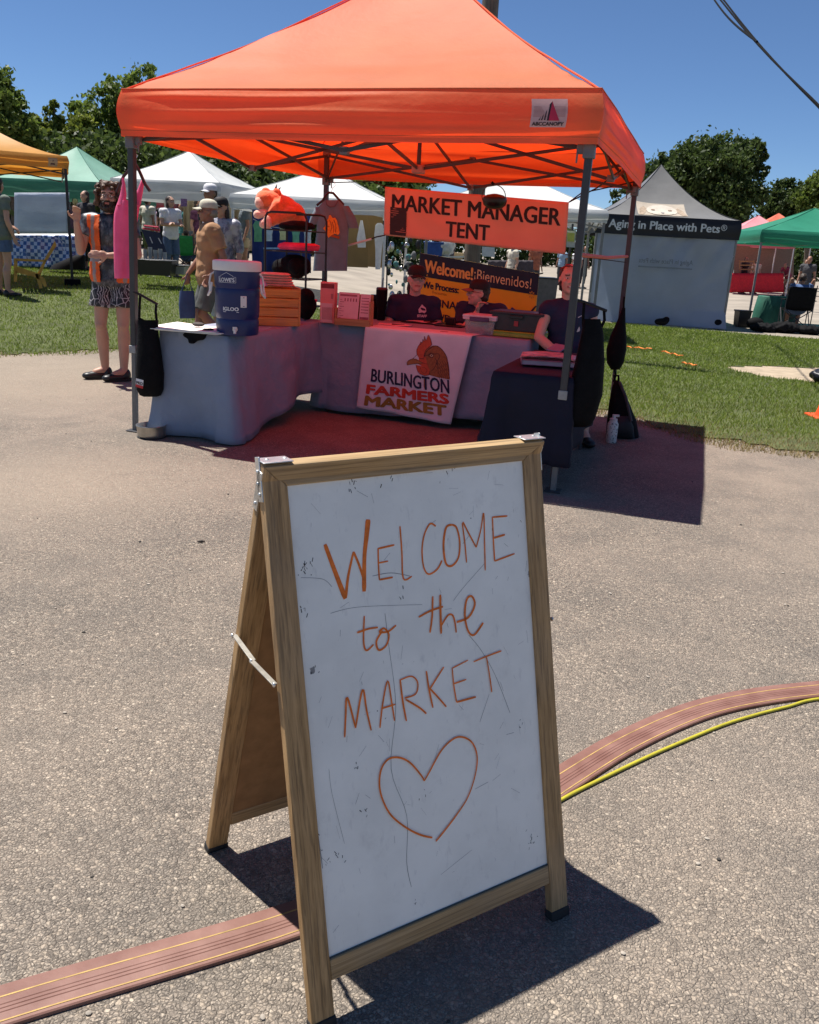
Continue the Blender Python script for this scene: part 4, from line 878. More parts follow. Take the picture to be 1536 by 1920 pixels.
for a, b_ in zip(sgn, sgn[1:]): mb.stroke([a, ((a[0]+b_[0])/2, (a[1]+b_[1])/2), b_], fl, .0035, .0022, sub=1)
mb.text("LOWE'S", fl, .040, -.058, .398, wx=.116, off=.0012, w=.0025, sub=1); mb.build('printed_sign', mcp, ck, smooth=0)
mb = MB(); mb.text("IGLOO", cyl(.1625, -.20), .036, -.055, .19, wx=.112, off=.0018, w=.004, sub=1); mb.boxm(cyl(.1625, -.20), -.055, .06, .178, .182, .003, .004); mb.build('lettering', mcp, ck, smooth=0)
for sg in (-1, 1):
    a = sg*1.35; d = Vector((sin(a), -cos(a), 0)); p = d*.165+Vector((0, 0, .44)); s_ = Vector((cos(a), sin(a), 0))
    mb = MB(); mb.tube([p+s_*.0+Vector((0, 0, .02)), p+d*.025, p+d*.035-Vector((0, 0, .06)), p+d*.03-Vector((0, 0, .14))], .007, 8); mb.tube([p+d*.03-s_*.03-Vector((0, 0, .12)), p+d*.045-Vector((0, 0, .15)), p+d*.03+s_*.03-Vector((0, 0, .12)), p+d*.02+s_*.02-Vector((0, 0, .06)), p+d*.02-s_*.02-Vector((0, 0, .06)), p+d*.03-s_*.03-Vector((0, 0, .12))], .009, 8); mb.build('handle', mcw, ck)
mpap = mat('white_paper', (.80, .79, .74), .8, .05)
pp = onT(345, 608); o = thing('poster_stack', 'stack of sunlit white cardboard sheets on the near end of the left table', 'cardboard', W(-1.18, -1.16, TT+.004), YAW+.10)
for i, (dx, r) in enumerate(((0, 0), (.012, .05), (-.01, -.04))):
    M = Matrix.Rotation(r, 3, 'Z'); mb = MB(); mb.grid(lambda s, q: M @ Vector((-.27+.52*s+dx, -.25+.42*q, .004+i*.006 + .006*sin(s*5+i)*q)), 10, 8); mb.build('sheet', mpap, o, solid=.004)
mb = MB()
for i in range(7): a = i*.9; mb.stroke([(-.12+.02*i, -.05), (-.10+.03*i, .0+.02*sin(a)), (-.06+.025*i, .04+.02*cos(a))], lambda u, v, w: Vector((u, v, .0245+w)), .006, 0)
mb.build('faded_print', mat('print_grey', (.40, .44, .42), .8), o, smooth=0)
mb = MB(); mb.ell((0, 0, .015), (.045, .035, .016), 10); tag(mb.build('stone', mat('dark_stone', (.06, .055, .05), .8, .3, 30, .4, 40), None, loc=onT(372, 612, TT+.027)), 'flat dark stone holding down the cardboard sheets by the cooler', 'stone')
q = PX(368, 635, 6.0)
mb = MB(); g = random.Random(4)
for x, y, d, r in ((352, 628, -.02, .03), (362, 632, -.03, .035), (374, 630, -.03, .04), (386, 622, -.01, .03), (360, 640, -.05, .025), (395, 619, .0, .022)): mb.ell(q(x, y, d), (r*1.3, r, r*.8), 10)
o = mb.build('cap', mblk); remesh(o, .012, 3); o.location = q.o
o.name = 'cloth_pouch'; tag(o, 'crumpled black pouch hanging over the near table edge beside the cooler', 'pouch')
# slatted crate with folded cloths
cr = onT(520, 612); c = thing('wooden_crate', 'slatted wooden crate beside the cooler, its wood coloured orange for the tent light', 'crate', W(-1.06, -.30, TT), YAW+.62)
mcr = wood('crate_wood', (.72, .29, .045), (.55, .20, .03), 0, 8)  # natural wood with the canopy's orange light put into its colour
for sy in (-1, 1):
    for i in range(4): mb = MB(); mb.box((0, sy*.165, .032+i*.072), (.36, .012, .064)); mb.build('slat', mcr, c, bevel=.002)
for sx in (-1, 1): mb = MB(); mb.box((sx*.188, 0, .145), (.015, .345, .29)); mb.build('end_panel', mcr, c, bevel=.002)
mb = MB(); mb.box((0, 0, .01), (.36, .318, .012)); mb.build('base', mcr, c)
fc = thing('folded_cloths', 'stack of folded light cloths on top of the slatted crate', 'folded cloths', W(-1.04, -.24, TT+.292), YAW+.5)
mfc = mat('cream_terry', (.62, .40, .32), .9, .15, 30, .5, 90, .004)
for i in range(5):
    mb = MB(); h = .020
    mb.loft([(i*h+.0, -.13+.006*(i % 2), .12-.01*i, .10), (i*h+h*.5, -.14, .13-.008*i, .115), (i*h+h*.98, -.13, .12-.01*i, .10)], 24, fold=.004, ff=30, seed=i); mb.build('folded_cloth', mfc, fc, smooth=80)
mb = MB(); mb.loft([(0, -.10, .10, .06), (.03, -.09, .085, .05), (.055, -.02, .03, .02)], 16, fold=.004); o = mb.build('bundle', mat('lilac_cloth', (.52, .34, .52), .9), None, smooth=80, loc=W(-1.165, -.36, TT+.292), rotz=YAW+.3); tag(o, 'lilac folded cloth on the crate next to the cooler handle', 'cloth')
# wire rack with shirts and bags
rk = thing('wire_rack', 'black wire display rack with a rounded top on the left table', 'display rack', W(-1.20, .40, TT), YAW)
mwr = mat('black_wire', (.01, .01, .011), .4)
RZ = .86
for y in (-.20, .20): mb = MB(); mb.tube([(-.19, y, 0), (-.19, y, RZ-.05), (-.17, y, RZ-.01), (-.13, y, RZ), (.13, y, RZ), (.17, y, RZ-.01), (.19, y, RZ-.05), (.19, y, 0)], .0095, 8); mb.build('side_hoop', mwr, rk)
for z in (.10, .33, .55, .72):
    mb = MB()
    mb.tube([(-.19, -.2, z), (.19, -.2, z), (.19, .2, z), (-.19, .2, z), (-.19, -.2, z)], .006, 6); mb.build('shelf_rim', mwr, rk)
    mb = MB()
    for i in range(9): mb.bar((-.19+.0475*i, -.2, z), (-.19+.0475*i, .2, z), .004)
    mb.build('shelf', mwr, rk)
mhp = mat('red_pink_cotton', (.75, .05, .12), .85, .15, 20, .3, 70)
lump('camera_bag', 'black padded bag on the lower shelf of the wire rack', 'bag', W(-1.19, .36, TT+.34), [((0, 0, .09), (.15, .13, .10)), ((.05, -.10, .09), (.06, .06, .07)), ((-.1, -.05, .07), (.08, .1, .08))], mblk, .012, YAW, nz=.008)
for z, x, lab in ((.565, .02, 'pink folded shirts on the upper shelf of the wire rack'), (.115, .0, 'pink folded shirts on the bottom shelf of the wire rack')):
    mb = MB(); mb.loft([(0, -.15, .15, .15), (.02, -.17, .16, .17), (.045, -.16, .17, .16), (.06, -.12, .12, .12)], 30, fold=.012, ff=28, seed=z*9); o = mb.build('folded_shirts', mhp, None, smooth=80, loc=W(-1.17+x, .36, TT+z), rotz=YAW); tag(o, lab, 'folded shirts')
lump('folded_shirts', 'black folded shirts on the top shelf of the wire rack', 'folded shirts', W(-1.20, .40, TT+.725), [((0, 0, .03), (.16, .17, .035)), ((.03, 0, .05), (.12, .13, .03))], mblk, .012, YAW, nz=.01)
lump('shoulder_bag', 'black bag with a shiny lens-like buckle standing in front of the wire rack', 'bag', W(-1.02, .22, TT), [((0, 0, .12), (.10, .08, .12)), ((.02, -.03, .2), (.08, .06, .07))], mblk, .012, YAW, nz=.008)
# soft toy lying on the rack
q = PX(525, 395, 8.0)
mpl = mat('orange_plush', (.72, .15, .045), .95, .2, 30, .6, 120, .006, sheen=.5); mpl2 = mat('pale_plush', (.72, .42, .32), .95, .12, 30, .5, 120, .006, sheen=.4)
k = q.k; E = lambda x, y, d, rx, ry, rz: (q(x, y, d), (rx*k, ry*k, rz*k))
mb = MB()
for c_, r_ in (E(544, 402, 0, 28, 26, 23), E(530, 390, 0, 26, 24, 22), E(515, 376, 0, 18, 19, 18), E(500, 374, -.02, 20, 20, 17), E(512, 398, -.10, 9, 9, 14), E(524, 405, -.09, 20, 9, 11), E(555, 412, .02, 18, 20, 15)): mb.ell(c_, r_, 16)
mb.caps(q(520, 384, -.10), q(505, 404, -.11), 9*k, 8*k); mb.caps(q(545, 400, -.10), q(508, 416, -.11), 11*k, 8*k)
py_ = mb.build('plush_toy', mpl, None, loc=q.o); remesh(py_, .012, 5, .004, 60); tag(py_, 'orange plush animal with pale paws lying face down on the wire rack', 'soft toy')
for nm, els in (('muzzle', (E(489, 380, -.05, 11, 15, 12),)), ('paw', (E(484, 402, -.10, 9, 9, 8), E(494, 400, -.10, 9, 8, 8))), ('foot', (E(502, 416, -.13, 9, 8, 13), E(495, 420, -.12, 9, 9, 8)))):
    mb = MB()
    for c_, r_ in els: mb.ell(c_, r_, 14)
    o = mb.build(nm, mpl2, py_); remesh(o, .012, 3, .003, 60)
for x, y, a in ((500, 360, .5), (520, 362, .9)): mb = MB(); mb.ell(q(x, y, -.04), (9*k, 4*k, 7*k), 12, M=Matrix.Rotation(a, 3, 'Y')); mb.build('ear', mpl, py_)
mb = MB(); mb.loft([(-.02, -.05, .05, .012), (0, -.012, .012, .012), (.02, -.055, .055, .012)], 12, fn=lambda p: q(518, 358, -.03)+Matrix.Rotation(-1.1, 3, 'Y') @ p); mb.build('bow', mat('dark_red_felt', (.12, .02, .015), .9), py_)

# ------------------------------------------------------------------ on the middle table
q_ = lambda x, y: gp(x, y, TT)
mpk = mat('pink_carton', (.72, .24, .22), .6, .06); mpk2 = mat('carton_pale', (.68, .42, .44), .6, .05); mdk = mat('print_dim', (.30, .10, .12), .7)
p = q_(613, 606); c = thing('carton', 'tall narrow pink carton at the left end of the middle table', 'carton', p, YAW+.12)
mb = MB(); mb.box((0, .04, .165), (.125, .08, .33)); cb = mb.build('carton_body', mpk, c, bevel=.003)
mb = MB(); mb.box((-.005, -.0012, .085), (.10, .0024, .155)); mb.build('printed_label', mpk2, cb)
mb = MB(); mb.box((0, -.001, .30), (.11, .002, .035)); mb.build('window', mat('carton_dark', (.22, .03, .03), .4), cb)
mb = MB()
for i in range(9): mb.boxm(FRONT, -.04+.01*i, -.036+.01*i, .03, .13, .0026, .003)
for i in range(5): mb.boxm(FRONT, .03+.004*i, .032+.004*i, .20, .24, .0006, .001)
mb.build('print', mdk, cb, smooth=0)
p = q_(660, 611); c = thing('leaflet_holder', 'wooden holder with two printed sheets on the middle table', 'leaflet holder', p, YAW+.10)
mho = wood('holder_wood', (.50, .26, .10), (.36, .17, .06), 0, 8)
for nm, ct, d in (('front_lip', (0, 0, .028), (.30, .012, .056)), ('base', (0, .05, .006), (.30, .09, .012)), ('back_board', (0, .10, .13), (.29, .010, .24)), ('side_board', (.145, .055, .10), (.012, .10, .20)), ('side_board', (-.145, .055, .07), (.012, .10, .13))):
    mb = MB(); mb.box(ct, d); mb.build(nm, mho, c, bevel=.002)
for x0, x1, h, sh_ in ((-.135, .04, .26, 0), (.05, .135, .255, 1)):
    mb = MB(); tl = lambda u, v, w: Vector((u, .016+v*.20-w, .015+v)); mb.boxm(tl, x0, x1, 0, h-.015, 0, .002); s_ = mb.build('sheet', mpk2, c)
    mb = MB()
    if sh_ == 0:
        mb.boxm(tl, x0+.01, x1-.02, h-.045, h-.03, .002, .0026)
        for i in range(9): mb.boxm(tl, x0+.01, x0+.03+.02*(i % 2), h-.075-.018*i, h-.071-.018*i, .002, .0026)
        for i in range(5): mb.boxm(tl, x0+.05+.024*i, x0+.06+.024*i, h-.085, h-.06, .002, .0026)
    else:
        mb.boxm(tl, x0+.005, x1-.005, .01, .06, .002, .0026)
        for i in range(6): mb.boxm(tl, x0+.01, x1-.012, .09+.023*i, .096+.023*i, .002, .0026)
    mb.build('print', mdk, s_)
def lathe_thing(name, label, cat, loc, prof, mt, extra=None, group=None, n=24):
    t = thing(name, label, cat, loc, YAW, group); mb = MB(); mb.lathe(prof, n); mb.build('cup_body' if cat in ('tumbler', 'cup') else 'jar_body', mt, t, smooth=45)
    if extra: extra(t)
    return t
def tlid(t):
    mb = MB(); mb.lathe([(.001, .262), (.05, .262), (.053, .27), (.045, .285), (.001, .287)], 24); mb.build('lid', mat('dark_lid', (.05, .025, .025), .4), t); mb = MB(); mb.tube([(0, 0, .28), (.004, .01, .37)], .004, 8); mb.build('straw', mrope, t)
lathe_thing('tumbler', 'tall black tumbler with lid and straw beside the leaflet holder', 'tumbler', q_(714, 600), [(.034, 0), (.036, .01), (.037, .11), (.05, .14), (.052, .262), (.046, .264)], mblk, tlid)
M_ = mat('black_plastic', (.012, .012, .013), .35, .1)
c = thing('clipboard', 'dark clipboard with papers and a pen in front of the seated staff', 'clipboard', q_(795, 606)+Vector((0, .05, 0)), YAW-.05)
mb = MB(); mb.box((0, 0, .006), (.36, .24, .010)); mb.build('board', M_, c, bevel=.003)
mb = MB(); mb.grid(lambda s, t_: Vector((-.13+.27*s, -.11+.21*t_, .013+.004*sin(s*6))), 8, 4); mb.build('paper', mpk2, c, solid=.002)
mb = MB(); mb.tube([(.02, -.06, .02), (.12, .02, .022)], .005, 8); mb.build('pen', M_, c)
o = MB(); o.grid(lambda s, t_: Vector((-.14+.28*s, -.10+.2*t_, .004+.003*sin(s*8+t_*3))), 8, 4); tag(o.build('paper', mpk2, None, solid=.002, loc=q_(740, 611)+Vector((0, .08, 0)), rotz=YAW+.25), 'loose sheet of paper on the middle table left of the clipboard', 'paper')
mb = MB(); mb.tube([(0, 0, .006), (.11, .008, .006)], .005, 8); tag(mb.build('pen', M_, None, loc=q_(735, 609), rotz=YAW), 'dark pen lying on the loose paper beside the rooster banner', 'pen')
c = thing('card_reader', 'small dark card reader standing on a black tray on the middle table', 'card reader', q_(845, 612)+Vector((0, .03, 0)), YAW)
mb = MB(); mb.box((0, 0, .006), (.25, .17, .012)); mb.build('tray', M_, c, bevel=.005); mb = MB(); mb.boxm(lambda u, v, w: Vector((u, v-.25*w, w)), -.04, .04, -.02, .04, .012, .075); mb.build('reader', mat('reader_dark', (.03, .014, .014), .4), c, bevel=.005)
mb = MB(); mb.box((0, 0, .004), (.06, .03, .006)); tag(mb.build('card', mdk, None, loc=q_(833, 623), rotz=YAW), 'small card lying at the front edge of the rooster banner', 'card')
# clear bin, dark bin, lime lid
def bin_(name, label, loc, rz, sx, sy, h, mt, ml, lid_h, fl=1.12):
    t = thing(name, label, 'storage bin', loc, rz); mb = MB(); n = 4
    def ringz(z, k, inset=0): return [(x*(sx/2*k-inset), y*(sy/2*k-inset), z) for x, y in ((-1, -1), (1, -1), (1, 1), (-1, 1))]
    rows = [ringz(0, .88), ringz(h, 1), ringz(h, 1, .006), ringz(.008, .88, .006)]
    mb.add([p for r in rows for p in r], [(j*4+i, j*4+(i+1) % 4, (j+1)*4+(i+1) % 4, (j+1)*4+i) for j in range(3) for i in range(4)] + [(3, 2, 1, 0), (12, 13, 14, 15)]); mb.build('bin_body', mt, t, bevel=.006)
    mb = MB(); mb.box((0, 0, h-.012), (sx+.022, sy+.022, .02)); 
    if lid_h: mb.box((0, 0, h+.006), (sx+.026, sy+.026, .022))
    mb.build('lid' if lid_h else 'rim', ml, t, bevel=.006); return t
m, nt, b = newmat('clear_plastic'); b.inputs['Base Color'].default_value = (.75, .68, .68, 1); b.inputs['Roughness'].default_value = .25; b.inputs['Transmission Weight'].default_value = .75; mclr = m
p = W(.50, .36, TT); t = bin_('clear_bin', 'clear plastic bin with a purple handled lid on the middle table', p, YAW-.05, .26, .2, .135, mclr, mat('clear_lid', (.62, .5, .52), .3), 1)
mb = MB(); mb.box((0, -.114, .12), (.16, .02, .035)); mb.build('handle', mat('purple_grip', (.08, .03, .10), .4), t, bevel=.005)
mb = MB(); [mb.ell((x, y, z), (.05, .05, .03), 10) for x, y, z in ((-.06, 0, .04), (.05, -.02, .045), (0, .03, .06), (.08, .03, .04))]; o = mb.build('contents', mat('pale_bag', (.5, .38, .38), .7), t); remesh(o, .01, 3, .006)
p = W(.80, .40, TT); mb = MB(); mb.box((0, 0, .022), (.40, .27, .044)); mb.box((0, 0, .04), (.42, .29, .012)); o = mb.build('lime_tub', mat('lime_plastic', (.33, .36, .03), .4), None, bevel=.008, loc=p, rotz=YAW-.06); tag(o, 'flat lime green tub under the dark grey bin', 'tub')
t = bin_('grey_bin', 'dark grey open storage bin standing on the lime green tub', p+Vector((0, 0, .048)), YAW-.06, .42, .28, .15, mat('dark_grey_plastic', (.035, .04, .045), .45), mat('dark_grey_rim', (.03, .034, .04), .45), 0)
mb = MB(); mb.box((0, -.145, .11), (.11, .016, .025)); mb.build('handle', M_, t, bevel=.004); mb = MB(); mb.box((.0, -.137, .06), (.035, .004, .04)); mb.build('sticker', mat('sticker_red', (.35, .05, .05), .6), t)
# row of dark bottles and jars at the back of the left table corner
for i, (x, y, r, h, mm_, lb) in enumerate(((650, 590, .022, .20, mblk, 'slim black bottle behind the pink carton'), (663, 588, .045, .16, mat('jar_white', (.5, .42, .40), .4), 'pale jar with a dark base behind the leaflet holder'), (676, 588, .04, .14, mat('jar_green', (.08, .12, .10), .4), 'dark green jar behind the leaflet holder'), (690, 588, .035, .13, mat('jar_red', (.18, .03, .03), .4), 'dark red jar behind the leaflet holder'), (702, 590, .05, .21, mblk, 'squat black canister with knob lid left of the tumbler'))):
    p = gp(x, y, TT)
    if p.y > 8.25: p = at(x, y, 8.05); p.z = TT
    lathe_thing('jar', lb, 'jar', p, [(r*.9, 0), (r, .01), (r, h*.7), (r*.75, h*.8), (r*.75, h*.84)], mm_, lambda t, r=r, h=h: MB().lathe([(.001, h*.83), (r*.8, h*.83), (r*.8, h), (.001, h)], 18).build('lid', M_, t), 'jars along the back of the middle table')
# books and phone on the navy table
c = thing('book', 'thick dark-edged book under the magazine on the navy table', 'book', gp(1035, 684, .72)+Vector((-.02, .06, 0)), YAW+.22)
mb = MB(); mb.box((0, 0, .014), (.33, .24, .024)); mb.build('pages', mpk2, c); mb = MB(); mb.box((0, 0, .028), (.34, .25, .004)); mb.box((0, 0, .0), (.34, .25, .004)); mb.box((-.17, 0, .014), (.004, .25, .03)); mb.build('cover', mat('book_cover', (.42, .16, .22), .35, .4, 18), c, bevel=.001)
mb = MB(); mb.grid(lambda s, t_: Vector((-.19+.36*s, -.13+.25*t_, .004+.012*sin(s*pi)*1.2+.004*t_)), 12, 6); tag(mb.build('magazine', mat('magazine_print', (.55, .24, .22), .35, .6, 26), None, solid=.006, loc=c.location+Vector((.02, .02, .036)), rotz=YAW+.15), 'glossy magazine lying on the book on the navy table', 'magazine')
mb = MB(); mb.boxm(lambda u, v, w: Vector((u, v, .02+w+.5*u)), -.04, .04, -.07, .07, 0, .008); tag(mb.build('phone', mat('phone_case', (.12, .16, .28), .35), None, bevel=.003, loc=gp(1040, 662, .745)+Vector((.02, .02, .01)), rotz=YAW+.9), 'blue-grey phone leaning on the magazine on the navy table', 'phone')

# ------------------------------------------------------------------ on the ground by the tent
bw = gp(275, 824); t = thing('dog_bowl', 'round metal dog bowl on the asphalt by the left tent leg', 'bowl', bw+Vector((.01, .085, 0)))
mst = mat('brushed_steel', (.42, .40, .36), .36, .15, 20, .05, 60, metal=.85)
mb = MB(); mb.lathe([(.088, 0), (.094, .004), (.098, .03), (.102, .082), (.106, .088), (.104, .092), (.098, .088), (.088, .03), (.08, .02), (.001, .018)], 40); mb.build('bowl_body', mst, t, smooth=50)
mb = MB(); mb.lathe([(.090, .0005), (.1, .0005), (.1, .008), (.095, .01)], 40); mb.build('rubber_ring', mrub, t)
p = gp(1148, 832); t = thing('spray_can', 'white patterned bottle standing in the shade by the backpack', 'bottle', p+Vector((0, .05, 0)))
m, nt, b = newmat('patterned_can'); c = ramp(nt, noisen(nt, coords(nt), 75, 3), [(.55, 0.), (.60, .8)], 'LINEAR'); cc = mix(nt, c, (.6, .6, .58), (.03, .03, .04)); nt.links.new(cc, b.inputs['Base Color'])
mb = MB(); mb.lathe([(.038, 0), (.042, .008), (.042, .15), (.03, .172)], 24); mb.build('bottle_body', m, t, smooth=45)
mb = MB(); mb.lathe([(.03, .170), (.03, .19), (.014, .197), (.014, .22), (.001, .222)], 18); mb.box((.015, 0, .215), (.05, .02, .016)); mb.build('cap', mat('can_cap', (.6, .59, .57), .5), t)
q = PX(1165, 830, 6.95)
q = PX(1168, 829, 7.0); t = thing('backpack', 'black backpack leaning in the tent shade behind the patterned bottle', 'backpack', q.o)
mb = MB(); mb.loft([(829, 1138, 1196, .14), (822, 1136, 1199, .16), (790, 1138, 1194, .15), (755, 1142, 1180, .11), (725, 1148, 1166, .06), (713, 1152, 1160, .03)], 24, fn=q.loft, fold=.008, ff=.3, fz=.06, seed=3); mb.build('pack_body', mblk, t, smooth=75)
mb = MB(); mb.loft([(822, 1146, 1190, .05, -.14), (800, 1148, 1188, .06, -.15), (780, 1150, 1180, .04, -.13)], 18, fn=q.loft); mb.build('front_pocket', mat('black_pocket', (.014, .014, .017), .7, .2), t, smooth=75)
mb = MB(); mb.tube([q(1162, 716, -.05), q(1174, 745, -.13), q(1184, 790, -.17)], .012, 6); mb.build('zip', mat('zip_grey', (.05, .05, .055), .5), t)
mb = MB(); mb.tube([q(1153, 714), q(1152, 704), q(1160, 704), q(1160, 716)], .010, 6); mb.build('handle', mblk, t)
lump('duffel_bag', 'black bag on the dirt patch, cut by the right picture edge', 'bag', gp(1552, 722)+Vector((.12, .1, 0)), [((0, 0, .10), (.36, .22, .11)), ((.1, 0, .16), (.25, .18, .10))], mat('black_shiny_bag', (.012, .012, .016), .35, .2, 12, .6, 20, .02), .02, .3, nz=.03)
cn = gp(1548, 785); t = thing('traffic_cone', 'orange traffic cone on the grass at the right picture edge', 'cone', cn)
mcn = mat('cone_orange', (.85, .09, .02), .5, .06)
mb = MB(); mb.lathe([(.105, .025), (.085, .10), (.03, .42), (.026, .44), (.001, .44)], 32); mb.build('cone_body', mcn, t, smooth=40); mb = MB(); mb.box((0, 0, .016), (.30, .30, .028)); mb.build('base', mcn, t, bevel=.01)
mb = MB(); g = random.Random(2)
for x0, x1, y, yd in ((1172, 1222, 656, 4), (1240, 1280, 664, 10), (1278, 1306, 686, 6)):
    pts = [gp(x0+(x1-x0)*i/12, y+yd*(i/12)+1.1*sin(i*1.3+x0)+.7*sin(i*3.1)) for i in range(13)]
    o = MB(); o.tube([p+Vector((0, 0, .05)) for p in pts], .010, 5); tag(o.build('orange_cord', mat('orange_cord', (.75, .22, .04), .7)), {1172: 'orange cord on the grass nearest the right tent leg', 1240: 'orange cord on the grass, middle one of three pieces', 1278: 'shortest orange cord on the grass, farthest right'}[x0], 'cord', 'orange cords lying on the grass')
# ------------------------------------------------------------------ people
def skinmat(name, c):
    m, nt, b = newmat(name); co = coords(nt)
    q = mix(nt, ramp(nt, noisen(nt, co, 9, 4), [(.35, 0.), (.7, 1.)]), tuple(x*.9 for x in c), (c[0]*1.05, c[1]*1.0, c[2]*.97))
    nt.links.new(q, b.inputs['Base Color']); b.inputs['Roughness'].default_value = .5; b.inputs['Subsurface Weight'].default_value = .08; b.inputs['Subsurface Radius'].default_value = (.01, .004, .002); b.inputs['Specular IOR Level'].default_value = .35
    return m
SK1 = skinmat('skin', (.47, .275, .195)); SK3 = skinmat('skin_light', (.62, .38, .29)); SK2 = skinmat('skin_tan', (.29, .15, .10))
mlip = mat('lip', (.42, .14, .11), .45, .05); mbrow = mat('brow_hair', (.05, .028, .018), .8); mhair = mat('dark_brown_hair', (.035, .02, .013), .55, .4, 60, .6, 90, .006); mhair2 = mat('brown_hair', (.085, .042, .022), .55, .35, 60, .5, 90, .006)
meyew = mat('eye_white', (.7, .68, .65), .3, .02); meye = mat('eye_dark', (.03, .018, .012), .25)
mlens = mat('dark_lens', (.012, .01, .012), .15, .05); mglass = mat('glasses_rim', (.03, .026, .03), .35)
def Rz(a): return Matrix.Rotation(a, 3, 'Z')
class Fig:
    """a figure facing -y with its feet at the origin, H tall; joints in metres for 1.75 m"""
    def __init__(s, label, loc, rz, H=1.75, skin=None, joints=None, head=(0, 0, 0), vox=.010, build=1.0, hands=True, face=True, legs=True, group=None, brow=None, beard=None, smile=False):
        s.t = thing('person', label, 'person', loc, rz, group); s.k = H/1.75; s.b = build; k = s.k
        J = dict(pel=(0, 0, .96), chest=(0, 0, 1.28), neck=(0, .0, 1.475), shL=(.185, .0, 1.42), shR=(-.185, .0, 1.42), elL=(.235, .03, 1.14), elR=(-.235, .03, 1.14), wrL=(.25, -.05, .90), wrR=(-.25, -.05, .90),
                 hipL=(.09, 0, .93), hipR=(-.09, 0, .93), knL=(.10, -.02, .51), knR=(-.10, -.02, .51), anL=(.10, .02, .085), anR=(-.10, .02, .085), toL=(.13, -.15, .03), toR=(-.13, -.15, .03), head=(0, -.02, 1.625))
        J.update(joints or {}); s.J = {a: Vector(v)*k for a, v in J.items()}; J = s.J
        s.HM = Matrix.Rotation(head[0], 3, 'Z') @ Matrix.Rotation(head[1], 3, 'X') @ Matrix.Rotation(head[2], 3, 'Y')
        mb = MB(); s.torso(mb, 0); s.limbs(mb, hands, legs); s.headmesh(mb)
        s.body = mb.build('body', skin or SK1, s.t); remesh(s.body, vox*k, 3)
        if face: s.face(brow or mbrow, beard, smile)
    def h(s, x, y, z): return s.J['head'] + s.HM @ (Vector((x, y, z))*s.k)
    def torso(s, mb, g, low=True):
        J, k, b = s.J, s.k, s.b; g *= 1; c, p = J['chest'], J['pel']
        ax = (J['neck']-p).normalized(); M = ax.to_track_quat('Z', 'Y').to_matrix()
        sx = (J['shL']-J['shR']); sx.z = 0; ang = math.atan2(sx.y, sx.x); M = Matrix.Rotation(ang, 3, 'Z') @ (M if abs(ax.z) < .995 else Matrix.Identity(3))
        if abs(ax.z) < .995: M = Matrix.Rotation(ang, 3, 'Z') @ Vector((0, 0, 1)).rotation_difference(Matrix.Rotation(-ang, 3, 'Z') @ ax).to_matrix()
        e = lambda cc, r: mb.ell(cc, ((r[0]*b)*k+g, (r[1]*b)*k+g, r[2]*k+g), 20, M=M)
        e(c+ax*.03*k, (.165, .112, .19)); e(p+(c-p)*.52, (.148, .108, .20)); e(p+(c-p)*.25, (.158, .115, .16))
        if low: e(p, (.168, .118, .13))
        mb.caps(J['shL'], J['shR'], .062*k+g, .062*k+g); mb.caps(J['shL']*.5+J['neck']*.5-Vector((0, 0, .02*k)), J['shR']*.5+J['neck']*.5-Vector((0, 0, .02*k)), .055*k+g)
    def limbs(s, mb, hands, legs):
        J, k = s.J, s.k; mb.caps(J['neck']-Vector((0, 0, .06*k)), s.h(0, .015, -.06), .056*k, .052*k)
        for S_ in 'LR':
            a, b_, c = J['sh'+S_], J['el'+S_], J['wr'+S_]
            mb.caps(a, b_, .050*k, .040*k); m_ = b_+(c-b_)*.3; mb.caps(b_, m_, .039*k, .041*k); mb.caps(m_, c, .041*k, .026*k)
            if hands: s.hand(mb, S_)
            else: mb.caps(c, c+(c-b_).normalized()*.10*k, .030*k, .026*k)
            if legs:
                a, b_, c = J['hip'+S_], J['kn'+S_], J['an'+S_]
                mb.caps(a, b_, .088*k, .055*k); mb.ell(b_+Vector((0, -.012*k, 0)), (.050*k, .050*k, .06*k), 12); m_ = b_+(c-b_)*.32+Vector((0, .022*k, 0)); mb.caps(b_, m_, .050*k, .060*k); mb.caps(m_, c, .058*k, .035*k); mb.caps(c, c+(J['to'+S_]-c)*.45, .040*k, .034*k)
    hc = None
    def hand(s, mb, S_):
        """palm, four bent fingers of different length and a thumb from the side of the palm"""
        J, k = s.J, s.k; w_, e = J['wr'+S_], J['el'+S_]; d, side, curl = (s.pose or {}).get(S_, (None, None, .5))
        d = Vector(d).normalized() if d else (w_-e).normalized(); up = Vector(side) if side else Vector((0, 1, 0)); x = (up - d*up.dot(d)).normalized(); n = d.cross(x)*(1 if S_ == 'L' else -1)
        pc = w_+d*.05*k; M = Matrix((x, n, d)).transposed(); mb.ell(pc, (.040*k, .017*k, .052*k), 14, M=M)
        for i, (o, L) in enumerate(((-.030, .062), (-.010, .074), (.010, .070), (.029, .055))):
            p = pc+d*.042*k+x*o*k; r = .0092*k; q = d; c = curl*(1+.12*i)
            for j, f in enumerate((.42, .33, .25)):
                q = (q*cos(c*.9)+n*sin(c*.9)).normalized(); p2 = p+q*L*f*k*1.25; mb.caps(p, p2, r, r*.9, 9); p = p2; r *= .93; nn = n; n = (n*cos(c*.9)-d*sin(c*.9)*0).normalized()
        p = pc-x*.030*k-d*.02*k; q = (-x*.75+d*.6+n*.35).normalized(); p2 = p+q*.042*k; mb.caps(p, p2, .0125*k, .011*k, 9); mb.caps(p2, p2+(q*.4+d*.8+n*.3).normalized()*.032*k, .0105*k, .009*k, 9)
    pose = None
